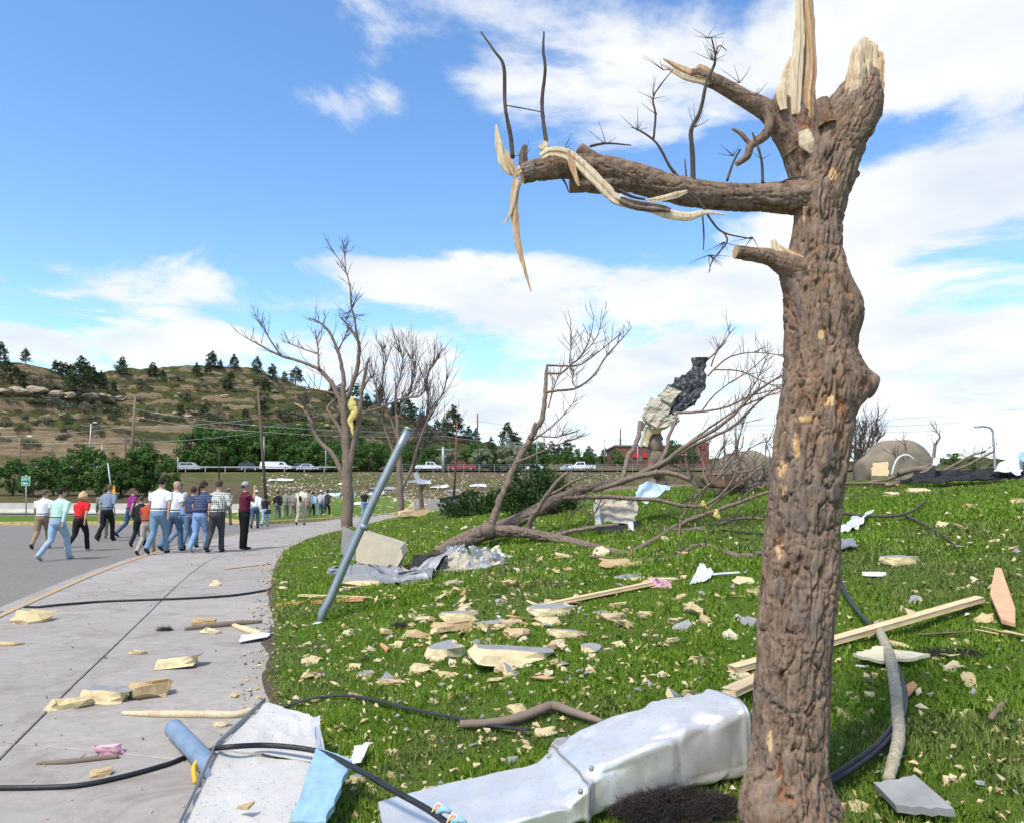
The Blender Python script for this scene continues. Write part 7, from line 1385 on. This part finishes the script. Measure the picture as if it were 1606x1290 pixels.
# signs
def sign(px, py_top, py_bot, wpx, Yb, text, label, mt, post_px=None):
    p = Yb; e = empty('road_sign', p, label, 'sign'); Y = p.y; a = at(px - wpx / 2, py_top, Y); c = at(px + wpx / 2, py_bot, Y); b = MB(); b.tube([p, at(px, py_top - 2, Y + .03)], .04, 8); b.build('post', 'galvanised', e)
    b = MB(); b.box(((a.x + c.x) / 2, Y - .03, (a.z + c.z) / 2), (c.x - a.x, .02, a.z - c.z)); b.build('plate', mt, e); w_, h = c.x - a.x, a.z - c.z; x0, zc = (a.x + c.x) / 2, (a.z + c.z) / 2; y = Y - .044
    b = MB()
    for dx, dz, sx, sz in ((0, h * .47, w_ * .96, .02), (0, -h * .47, w_ * .96, .02), (-w_ * .475, 0, .02, h * .95), (w_ * .475, 0, .02, h * .95)): b.box((x0 + dx, y + .002, zc + dz), (sx, .006, sz))
    b.build('border', 'sign_white', e)
    if text:
        cv = bpy.data.curves.new('t', 'FONT'); cv.body = text; cv.size = h * .40; cv.align_x = 'CENTER'; cv.extrude = .004; o = bpy.data.objects.new('t', cv); COL.objects.link(o); me = bpy.data.meshes.new_from_object(o.evaluated_get(bpy.context.evaluated_depsgraph_get())); bpy.data.objects.remove(o); me.materials.clear(); me.materials.append(M['sign_white'])
        l = link('lettering', me, e, Vector((x0, y - .004, zc + h * .08)) - p); l.rotation_euler = (math.pi / 2, 0, 0)
        b = MB(); b.box((x0 + w_ * .06, y - .003, zc - h * .24), (w_ * .4, .008, h * .09)); q = [(x0 - w_ * .36, y - .007, zc - h * .24), (x0 - w_ * .12, y - .007, zc - h * .10), (x0 - w_ * .12, y - .007, zc - h * .38)]; b.add(q + [(v[0], v[1] + .008, v[2]) for v in q], [(0, 2, 1), (3, 4, 5), (0, 1, 4, 3), (1, 2, 5, 4), (2, 0, 3, 5)], 0, False); b.build('arrow', 'sign_white', e)
    return e
sign(41, 746, 761, 12.5, G(41, 812), 'EXIT', 'small green exit sign with a white arrow on the grass island', 'sign_green')
sign(553, 770, 780, 6, G(553, 805), '', 'tiny blank green sign beyond the bare tree trunk', 'sign_green')
q = G(181, 808); e = empty('bent_sign', q, 'bent sign pole with an orange sign seen from its side among the trees', 'sign'); b = MB(); b.tube([q, at(175, 770, q.y), at(169, 725, q.y)], .05, 8); b.build('post', 'galvanised', e); fr = [at(173, 760, q.y - .1), at(179, 761, q.y - .1), at(181, 774, q.y - .1), at(175, 774, q.y - .1)]; prism('plate', fr, [v + Vector((.02, .05, 0)) for v in fr], 'sign_orange', e)
for i, (x, y) in enumerate(((734, 775), (718, 780))):
    q = G(x, y + 6); q = Vector((at(x, y, 80).x, 80, float(ground_z(at(x, y, 80).x, 80)) + .05)); e = empty('traffic_cone', q, ('taller', 'shorter')[i] + ' orange traffic cone on the road behind the black slanted board', 'cone'); b = MB(); b.lathe([(.19, 0), (.19, .03), (.13, .04), (.05, .7), (.02, .72)], 10, q); b.build('body', 'orange_plastic', e); b = MB(); b.lathe([(.1, .3), (.082, .42)], 10, q); b.build('band', 'sign_white', e)
# vehicles (side on, at the highway)
mat('tail', (.3, .02, .02), .4); mat('chrome', (.5, .5, .52), .3, .8)
def vehicle(kind, px, colour, label, Y=152.0, wpx=None, flip=False):
    L_ = {'suv': 4.7, 'pickup': 5.6, 'car': 4.6, 'van': 6.6}[kind]; x = at(px, 738, Y).x; z = 6.53 + .005; e = empty('parked_' + ('pickup' if kind == 'pickup' else 'car'), (x, Y, z), label, 'pickup' if kind == 'pickup' else 'car', None, math.pi if flip else 0)
    cm = mat('paint_%d_%d' % (int(colour[0] * 100), int(colour[2] * 100)), colour, .3, 0, .05, spec=.5); h = L_ / 2
    if kind == 'suv': body = [(-h, .35), (h, .35), (h, .85), (h - 1.0, 1.02), (-h + .05, 1.05), (-h, .8)]; cab = [(-h + .08, 1.03), (h - 1.15, 1.02), (h - 1.75, 1.66), (-h + .35, 1.7)]; win = [(-h + .35, 1.1), (h - 1.5, 1.1), (h - 1.9, 1.55), (-h + .5, 1.57)]
    elif kind == 'car': body = [(-h, .3), (h, .3), (h, .68), (h - 1.1, .88), (-h + .6, .95), (-h, .85)]; cab = [(-h + .55, .92), (h - 1.3, .88), (h - 2.0, 1.38), (-h + 1.2, 1.4)]; win = [(-h + .95, .96), (h - 1.6, .95), (h - 2.1, 1.3), (-h + 1.35, 1.3)]
    elif kind == 'pickup': body = [(-h, .42), (h, .42), (h, .95), (h - 1.1, 1.1), (-h, 1.1)]; cab = [(-.75, 1.08), (h - 1.25, 1.08), (h - 1.9, 1.78), (-.6, 1.8)]; win = [(-.5, 1.16), (h - 1.55, 1.16), (h - 2.02, 1.68), (-.45, 1.68)]
    else: body = [(-h, .4), (h, .4), (h, .95), (h - 1.1, 1.1), (-h, 1.15)]; cab = [(-h + .05, 1.12), (h - 1.25, 1.08), (h - 1.9, 1.8), (-h + .15, 1.85)]; win = [(-h + .5, 1.2), (h - 1.5, 1.18), (h - 2.0, 1.68), (-h + .5, 1.68)]
    def ext(nm, pr, w0, w1, mt):
        b = MB(); n = len(pr); b.add([(q[0], -w0 if q[1] < 1.2 else -w1, q[1]) for q in pr] + [(q[0], w0 if q[1] < 1.2 else w1, q[1]) for q in pr], [tuple(range(n)), tuple(range(2 * n - 1, n - 1, -1))] + [(i, (i + 1) % n, n + (i + 1) % n, n + i) for i in range(n)], 0, False); return b.build(nm, mt, e, (0, 0, 0))
    ext('body', body, .9, .9, cm); ext('cabin', cab, .86, .72, cm); wd = ext('window', win, .875, .755, 'glass'); mid = (win[0][0] + win[1][0]) / 2
    b = MB(); b.box((mid, 0, win[0][1] + .25), (.09, 1.72, .6)); b.build('pillar', cm, e, (0, 0, 0))
    for sx in (-h + .95, h - .95):
        for sy in (-.8, .8):
            w_ = MB(); w_.tube([(sx, sy - .11, .34), (sx, sy + .11, .34)], .34, 16); o = w_.build('wheel', 'tyre', e, (0, 0, 0)); r = MB(); r.tube([(sx, sy - .125, .34), (sx, sy + .125, .34)], .2, 12); r.build('rim', 'chrome', o, (0, 0, 0))
    for sx, mt in ((-h - .01, 'tail'), (h + .005, 'sign_white')):
        for sy in (-.7, .7): b = MB(); b.box((sx, sy, .78), (.04, .25, .16)); b.build('tail_light' if mt == 'tail' else 'headlight', mt, e, (0, 0, 0))
    b = MB(); b.box((0, 0, .42), (L_ + .06, 1.7, .12)); b.build('bumper', 'black_plastic', e, (0, 0, 0))
W_, RD, SV, DK = (.75, .75, .75), (.35, .015, .02), (.42, .44, .46), (.03, .035, .045)
vehicle('suv', 299, SV, 'silver estate car on the highway below the thicket'); vehicle('suv', 392, DK, 'dark estate car behind the long white van', 154.5); vehicle('van', 434, W_, 'long white van on the highway behind the black leaning pole'); vehicle('car', 484, SV, 'silver car on the highway left of the bare tree'); vehicle('suv', 478, DK, 'dark car partly behind the silver car', 155.5)
vehicle('pickup', 673, W_, 'white pickup on the highway left of the steel monopole', flip=False); vehicle('pickup', 725, RD, 'bright red pickup on the highway beside the rust-brown pole', flip=True); vehicle('car', 842, W_, 'white car on the highway behind the fallen tree limb'); vehicle('pickup', 912, W_, 'white pickup on the highway beyond the juniper', flip=True); vehicle('car', 895, SV, 'silver car behind the white pickup beyond the juniper', 155.5); vehicle('car', 1192, W_, 'white car showing behind the tangled brush heap'); vehicle('car', 155, W_, 'white car half hidden by the leafy trees under the cliff')
# brick store
YS = 205.0; x0, x1 = at(966, 0 + 720, YS).x, at(1110, 720, YS).x; zs = gz((x0 + x1) / 2, YS) + .0; e = empty('brick_store', (x0, YS, zs), 'long low red brick store with red sign panels across the highway', 'store'); zt = at(1000, 699, YS).z; zb = min(zs, at(1000, 724, YS).z)
b = MB(); b.box(((x0 + x1) / 2, YS + 10, (zb + zt) / 2), (x1 - x0, 20, zt - zb)); b.build('wall', 'brick_red', e); b = MB(); b.box(((x0 + x1) / 2, YS + 10, zt + .15), (x1 - x0 + .6, 20.6, .4)); b.build('roof_edge', 'roof_grey', e)
b = MB(); xr = at(1098, 720, YS).x; b.box(((xr + x1) / 2 + .3, YS + 6, (zb + at(1100, 697, YS).z) / 2 + .4), (x1 - xr, 13, at(1100, 697, YS).z - zb + .8)); b.build('corner_tower', 'brick_red', e)
for a, c in ((992, 1002), (1008, 1018), (1100, 1104)): xa, xc = at(a, 712, YS).x, at(c, 712, YS).x; b = MB(); b.box(((xa + xc) / 2, YS - .2 - (0 if a < 1090 else .4), at(a, 713 if a < 1090 else 700, YS).z), (xc - xa, .3, 1.3)); b.build('sign_panel', 'red_sign', e)
for a in (985, 1003, 1030, 1045, 1060, 1075, 1088): xa = at(a, 716, YS).x; b = MB(); b.box((xa, YS - .06, at(a, 718, YS).z), (1.6, .2, 1.6)); f_ = b.build('window', 'roof_grey', e); b = MB(); b.box((xa, YS - .1, at(a, 718, YS).z), (1.3, .2, 1.3)); b.build('pane', 'glass', f_)
for a, c in ((1025, 1058), (1064, 1094)): xa, xc = at(a, 712, YS).x, at(c, 712, YS).x; b = MB(); b.box(((xa + xc) / 2, YS - .6, at(a, 712.5, YS).z), (xc - xa, 1.2, .35)); b.build('awning', 'cream_sheet', e)
for px, h, kind in ((1050, 32, 'leafy'), (1085, 30, 'leafy'), (1056, 44, 'leafy')): q = at(px, 724, YS - 6); plant('leafy', 'leafy_tree', (q.x, YS - 6, gz(q.x, YS - 6)), h * YS / F, 'leafy tree standing directly in front of the brick store wall', 'tree', 'trees before the brick store', .6)
band(1135, 1240, 726, 24, 46, 8, (120, 150), 'leafy', 'dark leafy tree beyond the grey boulder and brush heap', 'trees beyond the boulders'); band(1330, 1620, 726, 14, 26, 10, (170, 210), 'leafy', 'low distant tree beyond the lawn crest', 'distant trees beyond the crest')
# long pale panels thrown onto the far meadow
for i, (x, y, w_, c_) in enumerate(((440, 754, 40, 'white_sheet'), (520, 778, 26, 'pale_blue_sheet'), (600, 768, 40, 'grey_metal'), (590, 776, 24, 'white_sheet'), (690, 765, 28, 'white_sheet'), (712, 771, 20, 'grey_metal'), (750, 763, 26, 'white_sheet'), (640, 757, 30, 'grey_metal'), (540, 760, 20, 'white_sheet'), (565, 793, 22, 'white_sheet'))):
    p = G(x, y); k = pxm(x, y, p); s = w_ * k / 2; d = Vector((0, 1.0, 0)); sheet('thrown_sheet', [p + Vector((-s, -.5, .05)), p + Vector((s, -.4, .05)), p + Vector((s * .9, .7, .5)), p + Vector((-s, .6, .3))], c_, 'bent metal panel thrown down on the far meadow', 'panel', 100 + i, .06, 8, .03, 2, 'metal panels on the far meadow')

# rusty rail on the meadow, and a bird on the bare twigs
q = G(575, 766); e = empty('rusty_railing', q, 'low rusty pipe railing standing in the littered meadow', 'railing'); x0 = q.x; x1 = at(690, 764, q.y).x
for h in (.5, .95): b = MB(); b.tube([(x0, q.y, gz(x0, q.y) + h), (x1, q.y, gz(x1, q.y) + h)], .05, 6); b.build('rail', 'rust', e)
for t in np.linspace(0, 1, 7): xx = x0 + (x1 - x0) * t; b = MB(); b.tube([(xx, q.y, gz(xx, q.y) - .1), (xx, q.y, gz(xx, q.y) + 1.05)], .06, 6); b.build('post', 'rust', e)
c = at(603, 545, Y2); e = empty('bird', c, 'small dark bird perched on the top twigs of the slender bare tree', 'bird'); b = MB(); b.tube([c + Vector((-.12, 0, -.06)), c + Vector((-.04, 0, 0)), c + Vector((.04, 0, .06)), c + Vector((.09, 0, .13)), c + Vector((.12, 0, .15))], [.03, .075, .08, .05, .02], 10); b.build('body', 'black_plastic', e); b = MB(); b.tube([c + Vector((-.10, 0, -.05)), c + Vector((-.26, 0, -.16))], [.03, .04], 6, sq=(1, .3)); b.build('tail', 'black_plastic', e); b = MB(); b.tube([c + Vector((.11, 0, .15)), c + Vector((.16, 0, .14))], [.015, .003], 5); b.build('beak', 'pole_brown', e)
for d_ in (-.03, .03): b = MB(); b.tube([c + Vector((0, d_, -.04)), c + Vector((0, d_, -.14))], .008, 5); b.build('leg', 'pole_brown', e)
